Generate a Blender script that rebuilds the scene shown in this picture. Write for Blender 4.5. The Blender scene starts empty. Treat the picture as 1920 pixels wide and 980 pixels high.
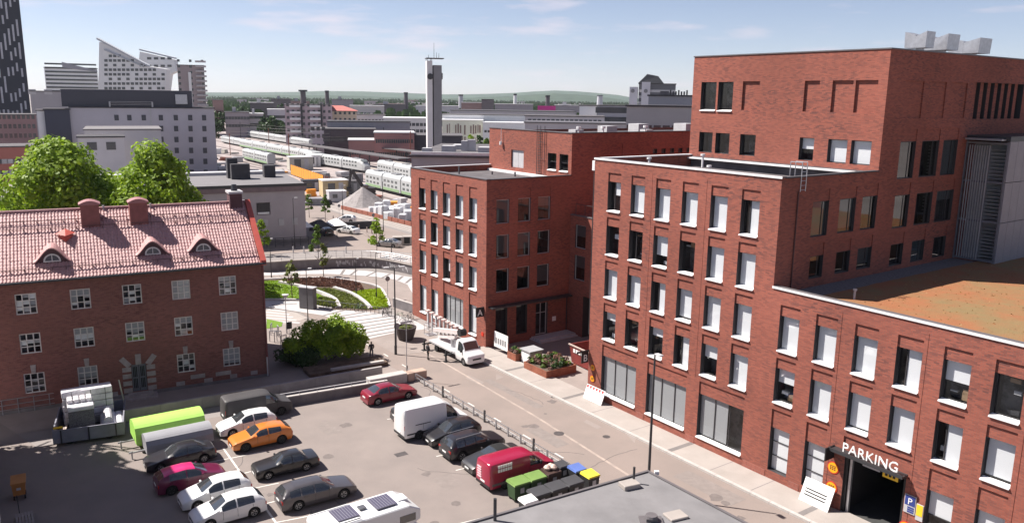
import bpy, bmesh, math, random
from mathutils import Vector, Matrix
rad = math.radians
rnd = random.Random(7)
scene = bpy.context.scene

# ------------------------------------------------------------------ camera
CAM_H = 25.4
PITCH, ROLL, FPX = 11.5542, 0.7822, 1500.55
cam_data = bpy.data.cameras.new("camera")
cam = bpy.data.objects.new("camera", cam_data)
scene.collection.objects.link(cam)
cam.location = (0, 0, CAM_H)
cam.rotation_euler = (Matrix.Rotation(rad(90 - PITCH), 3, 'X') @ Matrix.Rotation(rad(ROLL), 3, 'Z')).to_euler()
cam_data.sensor_width = 36.0
cam_data.lens = 36.0 * FPX / 1920.0
cam_data.clip_start = 0.5
cam_data.clip_end = 40000.0
scene.camera = cam

# ------------------------------------------------------------------ world, sun, exposure
SUN_EL, SHADOW_AZ = 50.5, 105.0
world = bpy.data.worlds.new("World")
scene.world = world
world.use_nodes = True
wn, wl = world.node_tree.nodes, world.node_tree.links
wn.clear()
w_out = wn.new("ShaderNodeOutputWorld")
w_bg = wn.new("ShaderNodeBackground")
w_sky = wn.new("ShaderNodeTexSky")
w_sky.sky_type = 'NISHITA'
w_sky.sun_disc = False
w_sky.sun_elevation = rad(SUN_EL)
w_sky.sun_rotation = rad(SHADOW_AZ + 180.0)
w_sky.altitude = 100
w_sky.air_density = 0.65
w_sky.dust_density = 0.2
w_sky.ozone_density = 1.0
w_bg.inputs['Strength'].default_value = 0.060
# thin drifting fair-weather clouds
w_tc = wn.new("ShaderNodeTexCoord")
w_map = wn.new("ShaderNodeMapping")
w_map.inputs['Scale'].default_value = (2.4, 2.4, 15.0)
w_map.inputs['Location'].default_value = (0.35, 0.1, 0.4)
w_noise = wn.new("ShaderNodeTexNoise")
w_noise.inputs['Scale'].default_value = 2.6
w_noise.inputs['Detail'].default_value = 6.0
w_noise.inputs['Roughness'].default_value = 0.58
w_ramp = wn.new("ShaderNodeValToRGB")
w_ramp.color_ramp.elements[0].position = 0.545
w_ramp.color_ramp.elements[1].position = 0.74
w_ramp.color_ramp.elements[1].color = (0.62, 0.62, 0.62, 1)
w_mix = wn.new("ShaderNodeMixRGB")
w_mix.inputs['Color2'].default_value = (8.2, 7.0, 7.4, 1)
wl.new(w_tc.outputs['Generated'], w_map.inputs['Vector'])
wl.new(w_map.outputs['Vector'], w_noise.inputs['Vector'])
wl.new(w_noise.outputs['Fac'], w_ramp.inputs['Fac'])
wl.new(w_ramp.outputs['Color'], w_mix.inputs['Fac'])
w_hs = wn.new("ShaderNodeHueSaturation")
w_hs.inputs['Saturation'].default_value = 0.92
w_tint = wn.new("ShaderNodeMixRGB"); w_tint.blend_type = 'MULTIPLY'; w_tint.inputs['Fac'].default_value = 1.0
w_tint.inputs['Color2'].default_value = (1.04, 0.97, 1.0, 1)
wl.new(w_sky.outputs['Color'], w_hs.inputs['Color'])
wl.new(w_hs.outputs['Color'], w_tint.inputs['Color1'])
wl.new(w_tint.outputs['Color'], w_mix.inputs['Color1'])
wl.new(w_mix.outputs['Color'], w_bg.inputs['Color'])
wl.new(w_bg.outputs['Background'], w_out.inputs['Surface'])

sun_data = bpy.data.lights.new("sun", 'SUN')
sun_data.energy = 5.0
sun_data.angle = rad(0.5)
sun_data.color = (1.0, 0.94, 0.87)
sun = bpy.data.objects.new("sun", sun_data)
scene.collection.objects.link(sun)
_a = rad(SHADOW_AZ)
sun_dir = Vector((math.sin(_a) * math.cos(rad(SUN_EL)), math.cos(_a) * math.cos(rad(SUN_EL)), -math.sin(rad(SUN_EL))))
sun.rotation_euler = sun_dir.to_track_quat('-Z', 'Y').to_euler()
sun.location = (-60, 30, 90)

vs = scene.view_settings
vs.view_transform = 'Standard'
vs.look = 'None'
vs.exposure = 1.02
vs.gamma = 1.0
vs.use_curve_mapping = False

# ------------------------------------------------------------------ survey helpers (pixel of the 1920x980 survey picture -> place on the ground)
_p, _r = rad(PITCH), rad(ROLL)
def ray(px, py):
    a, b = (px - 960) / FPX, (py - 490) / FPX
    a, b = a * math.cos(_r) + b * math.sin(_r), -a * math.sin(_r) + b * math.cos(_r)
    return (a, math.cos(_p) - b * math.sin(_p), -math.sin(_p) - b * math.cos(_p))
def G(px, py, z=0.0):
    d = ray(px, py); t = (z - CAM_H) / d[2]
    return (d[0] * t, d[1] * t)
def at(px, py, Y):
    d = ray(px, py); t = Y / d[1]
    return (d[0] * t, Y, CAM_H + d[2] * t)
ANG_U = -54.3316                                   # street direction (towards the viewer)
UX, UY = math.cos(rad(ANG_U)), math.sin(rad(ANG_U))
VX, VY = -UY, UX
def UV(u, v): return (UX * u + VX * v, UY * u + VY * v)

# ------------------------------------------------------------------ materials
MATS = {}
def mat(name, col, rough=0.8, var=0.12, scale=1.5, bump=0.0, metal=0.0, spec=0.4, stretch=None, col2=None, detail=5.0, emit=0.0, coat=0.0, bscale=None, contrast=None):
    if name in MATS: return MATS[name]
    m = bpy.data.materials.new(name); MATS[name] = m
    m.use_nodes = True
    n, l = m.node_tree.nodes, m.node_tree.links
    b = n['Principled BSDF']
    b.inputs['Roughness'].default_value = rough
    b.inputs['Metallic'].default_value = metal
    b.inputs['Specular IOR Level'].default_value = spec
    if coat: b.inputs['Coat Weight'].default_value = coat; b.inputs['Coat Roughness'].default_value = 0.08
    c = (*col, 1)
    b.inputs['Base Color'].default_value = c
    if emit: b.inputs['Emission Color'].default_value = c; b.inputs['Emission Strength'].default_value = emit
    if var or bump or col2:
        tc = n.new("ShaderNodeTexCoord"); mp = n.new("ShaderNodeMapping")
        l.new(tc.outputs['Object'], mp.inputs['Vector'])
        if stretch: mp.inputs['Scale'].default_value = stretch
        t = n.new("ShaderNodeTexNoise"); t.inputs['Scale'].default_value = scale; t.inputs['Detail'].default_value = detail; t.inputs['Roughness'].default_value = 0.62
        l.new(mp.outputs['Vector'], t.inputs['Vector'])
        r = n.new("ShaderNodeValToRGB")
        lo, hi = contrast or (0.32, 0.68)
        r.color_ramp.elements[0].position = lo; r.color_ramp.elements[1].position = hi
        c2 = col2 or tuple(x * (1 - var) for x in col)
        c1 = col if col2 else tuple(min(1, x * (1 + var)) for x in col)
        r.color_ramp.elements[0].color = (*c2, 1); r.color_ramp.elements[1].color = (*c1, 1)
        l.new(t.outputs['Fac'], r.inputs['Fac']); l.new(r.outputs['Color'], b.inputs['Base Color'])
        if bump:
            t2 = n.new("ShaderNodeTexNoise"); t2.inputs['Scale'].default_value = bscale or scale * 8; t2.inputs['Detail'].default_value = 4
            l.new(mp.outputs['Vector'], t2.inputs['Vector'])
            bp = n.new("ShaderNodeBump"); bp.inputs['Strength'].default_value = bump; bp.inputs['Distance'].default_value = 0.05
            l.new(t2.outputs['Fac'], bp.inputs['Height']); l.new(bp.outputs['Normal'], b.inputs['Normal'])
    return m

def brick_mat(name, c1, c2, mortar, bw=0.30, bh=0.085, patch=0.35, darkc=(0.10, 0.045, 0.04)):
    m = bpy.data.materials.new(name); MATS[name] = m; m.use_nodes = True
    n, l = m.node_tree.nodes, m.node_tree.links
    b = n['Principled BSDF']; b.inputs['Roughness'].default_value = 0.88; b.inputs['Specular IOR Level'].default_value = 0.25
    tc = n.new("ShaderNodeTexCoord"); sp = n.new("ShaderNodeSeparateXYZ"); l.new(tc.outputs['Object'], sp.inputs[0])
    ad = n.new("ShaderNodeMath"); ad.operation = 'ADD'; l.new(sp.outputs['X'], ad.inputs[0]); l.new(sp.outputs['Y'], ad.inputs[1])
    cb = n.new("ShaderNodeCombineXYZ"); l.new(ad.outputs[0], cb.inputs['X']); l.new(sp.outputs['Z'], cb.inputs['Y'])
    br = n.new("ShaderNodeTexBrick"); br.inputs['Scale'].default_value = 1.0
    br.inputs['Brick Width'].default_value = bw; br.inputs['Row Height'].default_value = bh
    br.inputs['Mortar Size'].default_value = 0.009; br.inputs['Mortar Smooth'].default_value = 0.3; br.inputs['Bias'].default_value = -0.25
    br.inputs['Color1'].default_value = (*c1, 1); br.inputs['Color2'].default_value = (*c2, 1); br.inputs['Mortar'].default_value = (*mortar, 1)
    l.new(cb.outputs[0], br.inputs['Vector'])
    # burnt bricks scattered one by one, gathered in loose clouds
    b2 = n.new("ShaderNodeTexBrick"); b2.inputs['Scale'].default_value = 1.0; b2.inputs['Brick Width'].default_value = bw; b2.inputs['Row Height'].default_value = bh
    b2.inputs['Mortar Size'].default_value = 0.0; b2.inputs['Bias'].default_value = 0.0; b2.offset_frequency = 2
    b2.inputs['Color1'].default_value = (0, 0, 0, 1); b2.inputs['Color2'].default_value = (1, 1, 1, 1); b2.inputs['Mortar'].default_value = (0, 0, 0, 1)
    sh = n.new("ShaderNodeVectorMath"); sh.operation = 'ADD'; sh.inputs[1].default_value = (bw*17.0, bh*46.0, 0); l.new(cb.outputs[0], sh.inputs[0]); l.new(sh.outputs[0], b2.inputs['Vector'])
    r = n.new("ShaderNodeValToRGB"); r.color_ramp.elements[0].position = 0.58; r.color_ramp.elements[1].position = 0.92
    l.new(b2.outputs['Color'], r.inputs['Fac'])
    t2 = n.new("ShaderNodeTexNoise"); t2.inputs['Scale'].default_value = 0.22; t2.inputs['Detail'].default_value = 4; l.new(cb.outputs[0], t2.inputs['Vector'])
    r2 = n.new("ShaderNodeValToRGB"); r2.color_ramp.elements[0].position = 0.38; r2.color_ramp.elements[1].position = 0.66
    r2.color_ramp.elements[0].color = (0.25, 0.25, 0.25, 1)
    l.new(t2.outputs['Fac'], r2.inputs['Fac'])
    mu = n.new("ShaderNodeMath"); mu.operation = 'MULTIPLY'; l.new(r.outputs['Color'], mu.inputs[0]); l.new(r2.outputs['Color'], mu.inputs[1])
    mu2 = n.new("ShaderNodeMath"); mu2.operation = 'MULTIPLY'; l.new(mu.outputs[0], mu2.inputs[0]); mu2.inputs[1].default_value = patch
    mx = n.new("ShaderNodeMixRGB"); l.new(mu2.outputs[0], mx.inputs['Fac']); l.new(br.outputs['Color'], mx.inputs['Color1']); mx.inputs['Color2'].default_value = (*darkc, 1)
    # slow tonal drift over the wall
    t3 = n.new("ShaderNodeTexNoise"); t3.inputs['Scale'].default_value = 0.12; t3.inputs['Detail'].default_value = 3; l.new(cb.outputs[0], t3.inputs['Vector'])
    hs = n.new("ShaderNodeHueSaturation"); mr = n.new("ShaderNodeMapRange"); mr.inputs['To Min'].default_value = 0.62; mr.inputs['To Max'].default_value = 1.38
    l.new(t3.outputs['Fac'], mr.inputs['Value']); l.new(mr.outputs[0], hs.inputs['Value']); l.new(mx.outputs[0], hs.inputs['Color'])
    l.new(hs.outputs[0], b.inputs['Base Color'])
    bp = n.new("ShaderNodeBump"); bp.inputs['Strength'].default_value = 0.35; bp.inputs['Distance'].default_value = 0.012
    l.new(br.outputs['Fac'], bp.inputs['Height']); bp.invert = True; l.new(bp.outputs['Normal'], b.inputs['Normal'])
    return m

def glass_mat(name, tint=(0.9, 0.95, 1.0), refl=0.12, rough=0.02):
    m = bpy.data.materials.new(name); MATS[name] = m; m.use_nodes = True
    n, l = m.node_tree.nodes, m.node_tree.links
    n.remove(n['Principled BSDF'])
    o = n['Material Output']; tr = n.new("ShaderNodeBsdfTransparent"); gl = n.new("ShaderNodeBsdfGlossy"); mx = n.new("ShaderNodeMixShader")
    tr.inputs['Color'].default_value = (*tint, 1); gl.inputs['Roughness'].default_value = rough
    lw = n.new("ShaderNodeLayerWeight"); lw.inputs['Blend'].default_value = 0.5
    pw = n.new("ShaderNodeMath"); pw.operation = 'POWER'; pw.inputs[1].default_value = 3.5; l.new(lw.outputs['Facing'], pw.inputs[0])
    ad = n.new("ShaderNodeMath"); ad.operation = 'MULTIPLY_ADD'; ad.inputs[1].default_value = 0.75; ad.inputs[2].default_value = refl; ad.use_clamp = True
    l.new(pw.outputs[0], ad.inputs[0]); l.new(ad.outputs[0], mx.inputs['Fac']); l.new(tr.outputs[0], mx.inputs[1]); l.new(gl.outputs[0], mx.inputs[2]); l.new(mx.outputs[0], o.inputs['Surface'])
    return m

def leaf_mat(name, c1, c2, trans=0.35):
    m = bpy.data.materials.new(name); MATS[name] = m; m.use_nodes = True
    n, l = m.node_tree.nodes, m.node_tree.links
    b = n['Principled BSDF']; b.inputs['Roughness'].default_value = 0.55; b.inputs['Specular IOR Level'].default_value = 0.3
    g = n.new("ShaderNodeNewGeometry"); mx = n.new("ShaderNodeMixRGB"); l.new(g.outputs['Random Per Island'], mx.inputs['Fac'])
    mx.inputs['Color1'].default_value = (*c1, 1); mx.inputs['Color2'].default_value = (*c2, 1)
    l.new(mx.outputs[0], b.inputs['Base Color'])
    t = n.new("ShaderNodeBsdfTranslucent"); l.new(mx.outputs[0], t.inputs['Color'])
    ms = n.new("ShaderNodeMixShader"); ms.inputs['Fac'].default_value = trans
    l.new(b.outputs[0], ms.inputs[1]); l.new(t.outputs[0], ms.inputs[2]); l.new(ms.outputs[0], n['Material Output'].inputs['Surface'])
    return m

# ------------------------------------------------------------------ mesh builder
class MB:
    def __init__(s): s.v = []; s.f = []; s.m = []
    def quad(s, a, b, c, d, mi=0):
        i = len(s.v); s.v += [a, b, c, d]; s.f.append((i, i+1, i+2, i+3)); s.m.append(mi); return s
    def tri(s, a, b, c, mi=0):
        i = len(s.v); s.v += [a, b, c]; s.f.append((i, i+1, i+2)); s.m.append(mi); return s
    def poly(s, pts, mi=0):
        i = len(s.v); s.v += list(pts); s.f.append(tuple(range(i, i+len(pts)))); s.m.append(mi); return s
    def box(s, x0, x1, y0, y1, z0, z1, mi=0):
        i = len(s.v)
        s.v += [(x0,y0,z0),(x1,y0,z0),(x1,y1,z0),(x0,y1,z0),(x0,y0,z1),(x1,y0,z1),(x1,y1,z1),(x0,y1,z1)]
        for q in ((0,3,2,1),(4,5,6,7),(0,1,5,4),(1,2,6,5),(2,3,7,6),(3,0,4,7)):
            s.f.append(tuple(i+k for k in q)); s.m.append(mi)
        return s
    def hexa(s, p, mi=0):                     # 8 points: bottom ring then top ring
        i = len(s.v); s.v += list(p)
        for q in ((0,3,2,1),(4,5,6,7),(0,1,5,4),(1,2,6,5),(2,3,7,6),(3,0,4,7)):
            s.f.append(tuple(i+k for k in q)); s.m.append(mi)
        return s
    def prism(s, pts, z0, z1, mi=0):
        n = len(pts); i = len(s.v)
        s.v += [(p[0], p[1], z0) for p in pts] + [(p[0], p[1], z1) for p in pts]
        s.f.append(tuple(i+k for k in reversed(range(n)))); s.f.append(tuple(i+n+k for k in range(n))); s.m += [mi, mi]
        for k in range(n):
            j = (k+1) % n; s.f.append((i+k, i+j, i+n+j, i+n+k)); s.m.append(mi)
        return s
    def prism_y(s, pts, y0, y1, mi=0):        # pts in (x,z), extruded along y
        n = len(pts); i = len(s.v)
        s.v += [(p[0], y0, p[1]) for p in pts] + [(p[0], y1, p[1]) for p in pts]
        s.f.append(tuple(i+k for k in range(n))); s.f.append(tuple(i+n+k for k in reversed(range(n)))); s.m += [mi, mi]
        for k in range(n):
            j = (k+1) % n; s.f.append((i+j, i+k, i+n+k, i+n+j)); s.m.append(mi)
        return s
    def tube(s, a, b, r0, r1=None, n=8, mi=0, cap=True):
        r1 = r0 if r1 is None else r1
        a, b = Vector(a), Vector(b); d = (b - a)
        if d.length < 1e-6: return s
        d.normalize(); t = Vector((1,0,0)) if abs(d.x) < 0.9 else Vector((0,1,0))
        e1 = d.cross(t).normalized(); e2 = d.cross(e1)
        i = len(s.v)
        for c, r in ((a, r0), (b, r1)):
            for k in range(n):
                an = 2*math.pi*k/n; s.v.append(tuple(c + e1*(r*math.cos(an)) + e2*(r*math.sin(an))))
        for k in range(n):
            j = (k+1) % n; s.f.append((i+k, i+j, i+n+j, i+n+k)); s.m.append(mi)
        if cap:
            s.f.append(tuple(i+k for k in reversed(range(n)))); s.f.append(tuple(i+n+k for k in range(n))); s.m += [mi, mi]
        return s
    def lathe(s, prof, n=16, c=(0,0,0), mi=0):
        i = len(s.v)
        for r, z in prof:
            for k in range(n):
                an = 2*math.pi*k/n; s.v.append((c[0]+r*math.cos(an), c[1]+r*math.sin(an), c[2]+z))
        for q in range(len(prof)-1):
            for k in range(n):
                j = (k+1) % n; s.f.append((i+q*n+k, i+q*n+j, i+(q+1)*n+j, i+(q+1)*n+k)); s.m.append(mi)
        s.f.append(tuple(i+k for k in reversed(range(n)))); s.f.append(tuple(i+(len(prof)-1)*n+k for k in range(n))); s.m += [mi, mi]
        return s
    def mesh(s, name, mats, smooth=False):
        me = bpy.data.meshes.new(name)
        me.from_pydata(s.v, [], s.f)
        if not isinstance(mats, (list, tuple)): mats = [mats]
        for m in mats: me.materials.append(m)
        if len(mats) > 1: me.polygons.foreach_set('material_index', s.m)
        if smooth: me.polygons.foreach_set('use_smooth', [True]*len(me.polygons))
        me.update()
        return me
    def build(s, name, mats, parent=None, loc=None, rz=0.0, smooth=False, bevel=0.0):
        me = s.mesh(name, mats, smooth)
        if bevel:
            bm = bmesh.new(); bm.from_mesh(me); bmesh.ops.remove_doubles(bm, verts=bm.verts, dist=1e-5)
            bmesh.ops.bevel(bm, geom=bm.edges[:], offset=bevel, segments=1, affect='EDGES', profile=0.5)
            bm.to_mesh(me); bm.free()
        return put(name, me, parent, loc, rz)

def put(name, me, parent=None, loc=None, rz=0.0):
    o = bpy.data.objects.new(name, me); scene.collection.objects.link(o)
    if parent is not None: o.parent = parent
    if loc is not None: o.location = loc
    if rz: o.rotation_euler = (0, 0, rz)
    return o
def tag(o, label=None, cat=None, group=None, kind=None):
    if label: o['label'] = label
    if cat: o['category'] = cat
    if group: o['group'] = group
    if kind: o['kind'] = kind
    return o
def thing(name, label, cat, loc=(0,0,0), rz=0.0, group=None):
    o = bpy.data.objects.new(name, None); scene.collection.objects.link(o)
    o.empty_display_size = 0.5; o.location = loc if len(loc) == 3 else (loc[0], loc[1], 0); o.rotation_euler = (0, 0, rz)
    return tag(o, label, cat, group)
def copy_tree(o, parent=None):
    c = o.copy(); scene.collection.objects.link(c); c.parent = parent
    for ch in list(o.children): copy_tree(ch, c)
    return c
def struct(o): o['kind'] = 'structure'; return o
def text_mesh(txt, size, depth, m, name='lettering'):
    cu = bpy.data.curves.new(name, 'FONT'); cu.body = txt; cu.size = size; cu.extrude = depth; cu.align_x = 'CENTER'; cu.resolution_u = 3
    ob = bpy.data.objects.new(name, cu); scene.collection.objects.link(ob)
    dg = bpy.context.evaluated_depsgraph_get(); me = bpy.data.meshes.new_from_object(ob.evaluated_get(dg))
    bpy.data.objects.remove(ob); bpy.data.curves.remove(cu)
    me.materials.clear(); me.materials.append(m)
    return me

# ------------------------------------------------------------------ wall with openings: a grid of cells each at its own depth
class Facade:
    """O = local start of the wall line, d = unit direction along it (right-hand when looking at the wall from outside)"""
    def __init__(s, O, d, x0, x1, z0, z1):
        s.O = O; s.d = d; s.b = (x0, x1, z0, z1); s.cells = []; s.dark = True
        s.inw = (-d[1], d[0])
    def cell(s, x0, x1, z0, z1, depth, mi=0): s.cells.append((x0, x1, z0, z1, depth, mi)); return s
    def joint(s, x, z0, z1): s.cells.insert(0, (x, x+.03, z0, z1, .03, 0))
    def P(s, x, z, dep):
        return (s.O[0] + s.d[0]*x + s.inw[0]*dep, s.O[1] + s.d[1]*x + s.inw[1]*dep, z)
    def bake(s, mb):
        X = sorted(set([s.b[0], s.b[1]] + [round(c, 4) for q in s.cells for c in q[:2] if s.b[0] < c < s.b[1]]))
        Z = sorted(set([s.b[2], s.b[3]] + [round(c, 4) for q in s.cells for c in q[2:4] if s.b[2] < c < s.b[3]]))
        nx, nz = len(X)-1, len(Z)-1
        D = [[(0.0, 0)]*nz for _ in range(nx)]
        for (a, b, c, e, dep, mi) in s.cells:
            for i in range(nx):
                xm = (X[i]+X[i+1])/2
                if a < xm < b:
                    for j in range(nz):
                        zm = (Z[j]+Z[j+1])/2
                        if c < zm < e: D[i][j] = (dep, mi)
        for i in range(nx):
            for j in range(nz):
                dep, mi = D[i][j]
                if mi < 0: continue
                mb.quad(s.P(X[i],Z[j],dep), s.P(X[i+1],Z[j],dep), s.P(X[i+1],Z[j+1],dep), s.P(X[i],Z[j+1],dep), mi)
                if i+1 < nx and D[i+1][j][1] >= 0 and abs(D[i+1][j][0]-dep) > 1e-6:
                    o = D[i+1][j][0]
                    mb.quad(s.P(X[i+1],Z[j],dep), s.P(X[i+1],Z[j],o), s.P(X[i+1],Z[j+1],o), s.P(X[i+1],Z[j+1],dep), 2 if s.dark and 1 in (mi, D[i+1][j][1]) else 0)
                if j+1 < nz and D[i][j+1][1] >= 0 and abs(D[i][j+1][0]-dep) > 1e-6:
                    o = D[i][j+1][0]
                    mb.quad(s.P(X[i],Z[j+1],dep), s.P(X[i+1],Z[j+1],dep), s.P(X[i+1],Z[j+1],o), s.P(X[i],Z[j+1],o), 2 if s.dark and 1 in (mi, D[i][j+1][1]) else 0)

WIN = {}
def window(parent, fac, x0, x1, z0, z1, depth, style='plain', blind=1.0, mull=(), trans=(), sill=True, glass='win_glass', frame='win_frame', blindm='blind_white', part='window', fw=0.06, blind_x=(0.0, 1.0)):
    w, h = round(x1-x0, 3), round(z1-z0, 3)
    key = (w, h, round(depth, 3), tuple(mull), tuple(trans), frame, fw)
    ang = math.atan2(fac.d[1], fac.d[0])
    if key not in WIN:
        b = MB(); y0, y1 = depth, depth + 0.07
        b.box(0, fw, y0, y1, 0, h); b.box(w-fw, w, y0, y1, 0, h); b.box(fw, w-fw, y0, y1, 0, fw); b.box(fw, w-fw, y0, y1, h-fw, h)
        for t in mull: b.box(w*t-fw*.45, w*t+fw*.45, y0+.004, y1-.004, fw, h-fw)
        for t in trans: b.box(fw, w-fw, y0+.008, y1-.008, h*t-fw*.4, h*t+fw*.4)
        me = b.mesh('window', MATS[frame])
        p = MB().quad((fw,depth+.035,fw),(w-fw,depth+.035,fw),(w-fw,depth+.035,h-fw),(fw,depth+.035,h-fw)).mesh('pane', MATS[glass])
        WIN[key] = (me, p)
    me, pm = WIN[key]
    o = put(part, me, parent, fac.P(x0, z0, 0), ang)
    put('pane', pm, o)
    if blind > 0:
        k2 = ('bl', w, h, round(depth, 3), round(blind, 2), blindm, blind_x)
        if k2 not in WIN:
            a, c = fw + (w-2*fw)*blind_x[0], fw + (w-2*fw)*blind_x[1]
            zb = h - fw - (h-2*fw)*blind
            WIN[k2] = MB().box(a, c, depth+.065, depth+.08, zb, h-fw).mesh('blind', MATS[blindm])
        put('blind', WIN[k2], o)
    if sill:
        k3 = ('si', w, round(depth, 3), sill)
        if k3 not in WIN:
            e = 0.03
            WIN[k3] = MB().hexa([(.004,-.11,-.05),(w-.004,-.11,-.05),(w-.004,depth-.002,.004),(.004,depth-.002,.004),(.004,-.11,.012),(w-.004,-.11,.012),(w-.004,depth-.002,.10),(.004,depth-.002,.10)]).mesh('sill', MATS['sill_white'])
        put('sill', WIN[k3], o)
    return o

brick_mat('brick_red', (0.310, 0.094, 0.064), (0.210, 0.063, 0.047), (0.19, 0.108, 0.088), patch=0.62, darkc=(0.080, 0.043, 0.043))
brick_mat('brick_old', (0.24, 0.092, 0.075), (0.165, 0.064, 0.056), (0.20, 0.135, 0.12), bw=0.28, bh=0.08, patch=0.55, darkc=(0.09, 0.035, 0.035))
glass_mat('win_glass', tint=(.88,.90,.91), refl=0.05)
glass_mat('dark_glass', tint=(0.35, 0.4, 0.42), refl=0.12)
mat('win_frame', (0.045, 0.042, 0.045), 0.5, 0)
mat('frame_white', (0.62, 0.58, 0.56), 0.6, 0.1)
mat('blind_white', (0.80, 0.79, 0.80), 0.9, 0)
mat('blind_grey', (0.36, 0.36, 0.37), 0.9, 0.0)
mat('sill_white', (0.76, 0.75, 0.75), 0.45, 0.06)
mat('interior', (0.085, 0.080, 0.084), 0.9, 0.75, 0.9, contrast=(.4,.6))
mat('coping', (0.12, 0.11, 0.115), 0.5, 0.08)
mat('coping_white', (0.72, 0.71, 0.71), 0.4, 0.08)
mat('roof_felt', (0.10, 0.092, 0.097), 0.9, 0.25, 0.6, 0.3)
mat('roof_dark', (0.055, 0.052, 0.058), 0.85, 0.2, 0.6)
mat('black_metal', (0.018, 0.018, 0.02), 0.45, 0.0)
mat('dark_steel', (0.06, 0.06, 0.065), 0.45, 0.1, metal=0.4)
mat('galv', (0.45, 0.45, 0.47), 0.4, 0.12, 3, metal=0.7)
mat('light_grey', (0.45, 0.44, 0.45), 0.6, 0.08)
mat('cladding', (0.24, 0.225, 0.25), 0.5, 0.07, 1.2)
mat('white_paint', (0.78, 0.77, 0.76), 0.5, 0.05)
mat('orange_sign', (0.85, 0.36, 0.01), 0.5, 0)
mat('red_rim', (0.55, 0.04, 0.02), 0.5, 0)
mat('yellow_sign', (0.85, 0.52, 0.03), 0.5, 0)
mat('blue_sign', (0.03, 0.05, 0.22), 0.5, 0)
mat('ink', (0.02, 0.02, 0.02), 0.7, 0)
# ================================================================== the red brick offices along the street
ROT_U = rad(ANG_U)
V0 = 44.09
def brick_root(u, name, label):
    x, y = UV(u, V0)
    return thing(name, label, 'building', (x, y, 0), ROT_U)
BL = [1.0, 1.0, 1.0, 1.0, 0.62, 0.0, 0.35]
def pick(i, j):
    return BL[(i*5 + j*3 + i*j) % len(BL)]

def street_bays(fac, parent, cols, w, rows, skip=(), depth=0.33, blinds=None):
    for r, (pt, wt, wb) in enumerate(rows):
        for k, x in enumerate(cols):
            if (r, k) in skip: continue
            fac.cell(x, x+w, wt, pt, 0.09)
            fac.cell(x, x+w, wb, wt, depth + 0.9, 1)
            bl = blinds[r][k] if blinds else pick(r, k)
            q_ = (r*7 + k*5 + int(x*3)) % 5
            if q_ == 0: window(parent, fac, x, x+w, wb, wt, depth, blind=bl, mull=(.34,), blind_x=(.36, 1.0))
            elif q_ == 3: window(parent, fac, x, x+w, wb, wt, depth, blind=bl*.93)
            else: window(parent, fac, x, x+w, wb, wt, depth, blind=bl)
            if bl < .8 or q_ == 0:        # what stands inside: desk edge, cabinet, lamp
                rq = random.Random(int(x*31 + wb*17)); f0 = fac.P(x, wb, 0)
                for _ in range(3):
                    xa = rq.uniform(.1, w-.5); za = rq.choice((.15, .5, 1.3, 1.9)); ww = rq.uniform(.15, .6)
                    o_ = MB().box(xa, xa+ww, depth+.3, depth+.5, za, za+rq.uniform(.06, .45)).build('room_fitting', MATS[rq.choice(('light_grey','blind_grey','sill_white','wood_desk','dark_steel'))], parent, f0, math.atan2(fac.d[1], fac.d[0]))

mat('kerb_pale',(.42,.36,.35),.6)
mat('wood_desk', (.30,.19,.11), .6)
# ---------------------------------------------------------------- main block: low wing + five-storey block + tall block
bld = brick_root(-49.87, 'brick_office_building', 'large red brick office block with stepped roofs and PARKING entrance by the street')
mb = MB()
colsC = [1.67 + 2.673*k for k in range(6)]
rowsC = [(19.58 - 3.613*r, 18.86 - 3.613*r, 16.47 - 3.613*r) for r in range(4)]
fC = Facade((0, 0), (1, 0), 0, 18.1, 0, 20.3)
blC = [[0.45,1,1,1,1,1],[0,0.0,0.7,0.0,1,1],[1,1,1,1,1,1],[0.3,0,0.3,1,0.45,1]]
street_bays(fC, bld, colsC, 1.5, rowsC, blinds=blC)
for g in range(3):
    x = 1.69 + 5.346*g
    fC.cell(x, x+4.12, 4.15, 5.12, 0.09); fC.cell(x, x+4.12, 0.80, 4.15, 1.3, 1)
    window(bld, fC, x, x+4.12, 0.80, 4.15, 0.25, mull=(0.34, 0.67), trans=(), blind=(0.97, 0.98, 0.96)[g], blindm='blind_grey', part='shop_window', blind_x=(0, 1) if g < 2 else (0, .62))
# thin vertical movement joints
for x in (6.6, 11.95): fC.joint(x, 5.3, 19.9)
fC.bake(mb)
colsD = [18.78 + 2.667*j for j in range(13)]
rowsD = [(12.34, 11.6, 9.22), (8.72, 8.0, 5.62)]
fD = Facade((0, 0), (1, 0), 18.1, 54.0, 0, 13.1)
blD = [[1,1,1,1,.55,.0,1,1,.6,1,0,1,1],[.45,1,.95,1,1,1,1,0,1,1,.6,1,1]]
street_bays(fD, bld, colsD, 1.5, rowsD, blinds=blD)
for j, x in enumerate(colsD):
    if j in (2, 3): continue
    fD.cell(x, x+1.5, 3.8, 5.12, 0.09); fD.cell(x, x+1.5, 0.72, 3.8, 1.2, 1)
    window(bld, fD, x, x+1.5, 0.72, 3.8, 0.30, trans=(0.34, 0.67) if j < 2 else (0.5,), blind=1.0 if j < 2 else 0.5, blindm='blind_white', sill=(j not in (0, 1)))
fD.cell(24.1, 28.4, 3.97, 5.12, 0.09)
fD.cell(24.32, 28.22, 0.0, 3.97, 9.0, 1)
for x in (23.2, 28.52, 33.9, 39.2): fD.joint(x, 0.1, 12.8)
fD.bake(mb)
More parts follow.
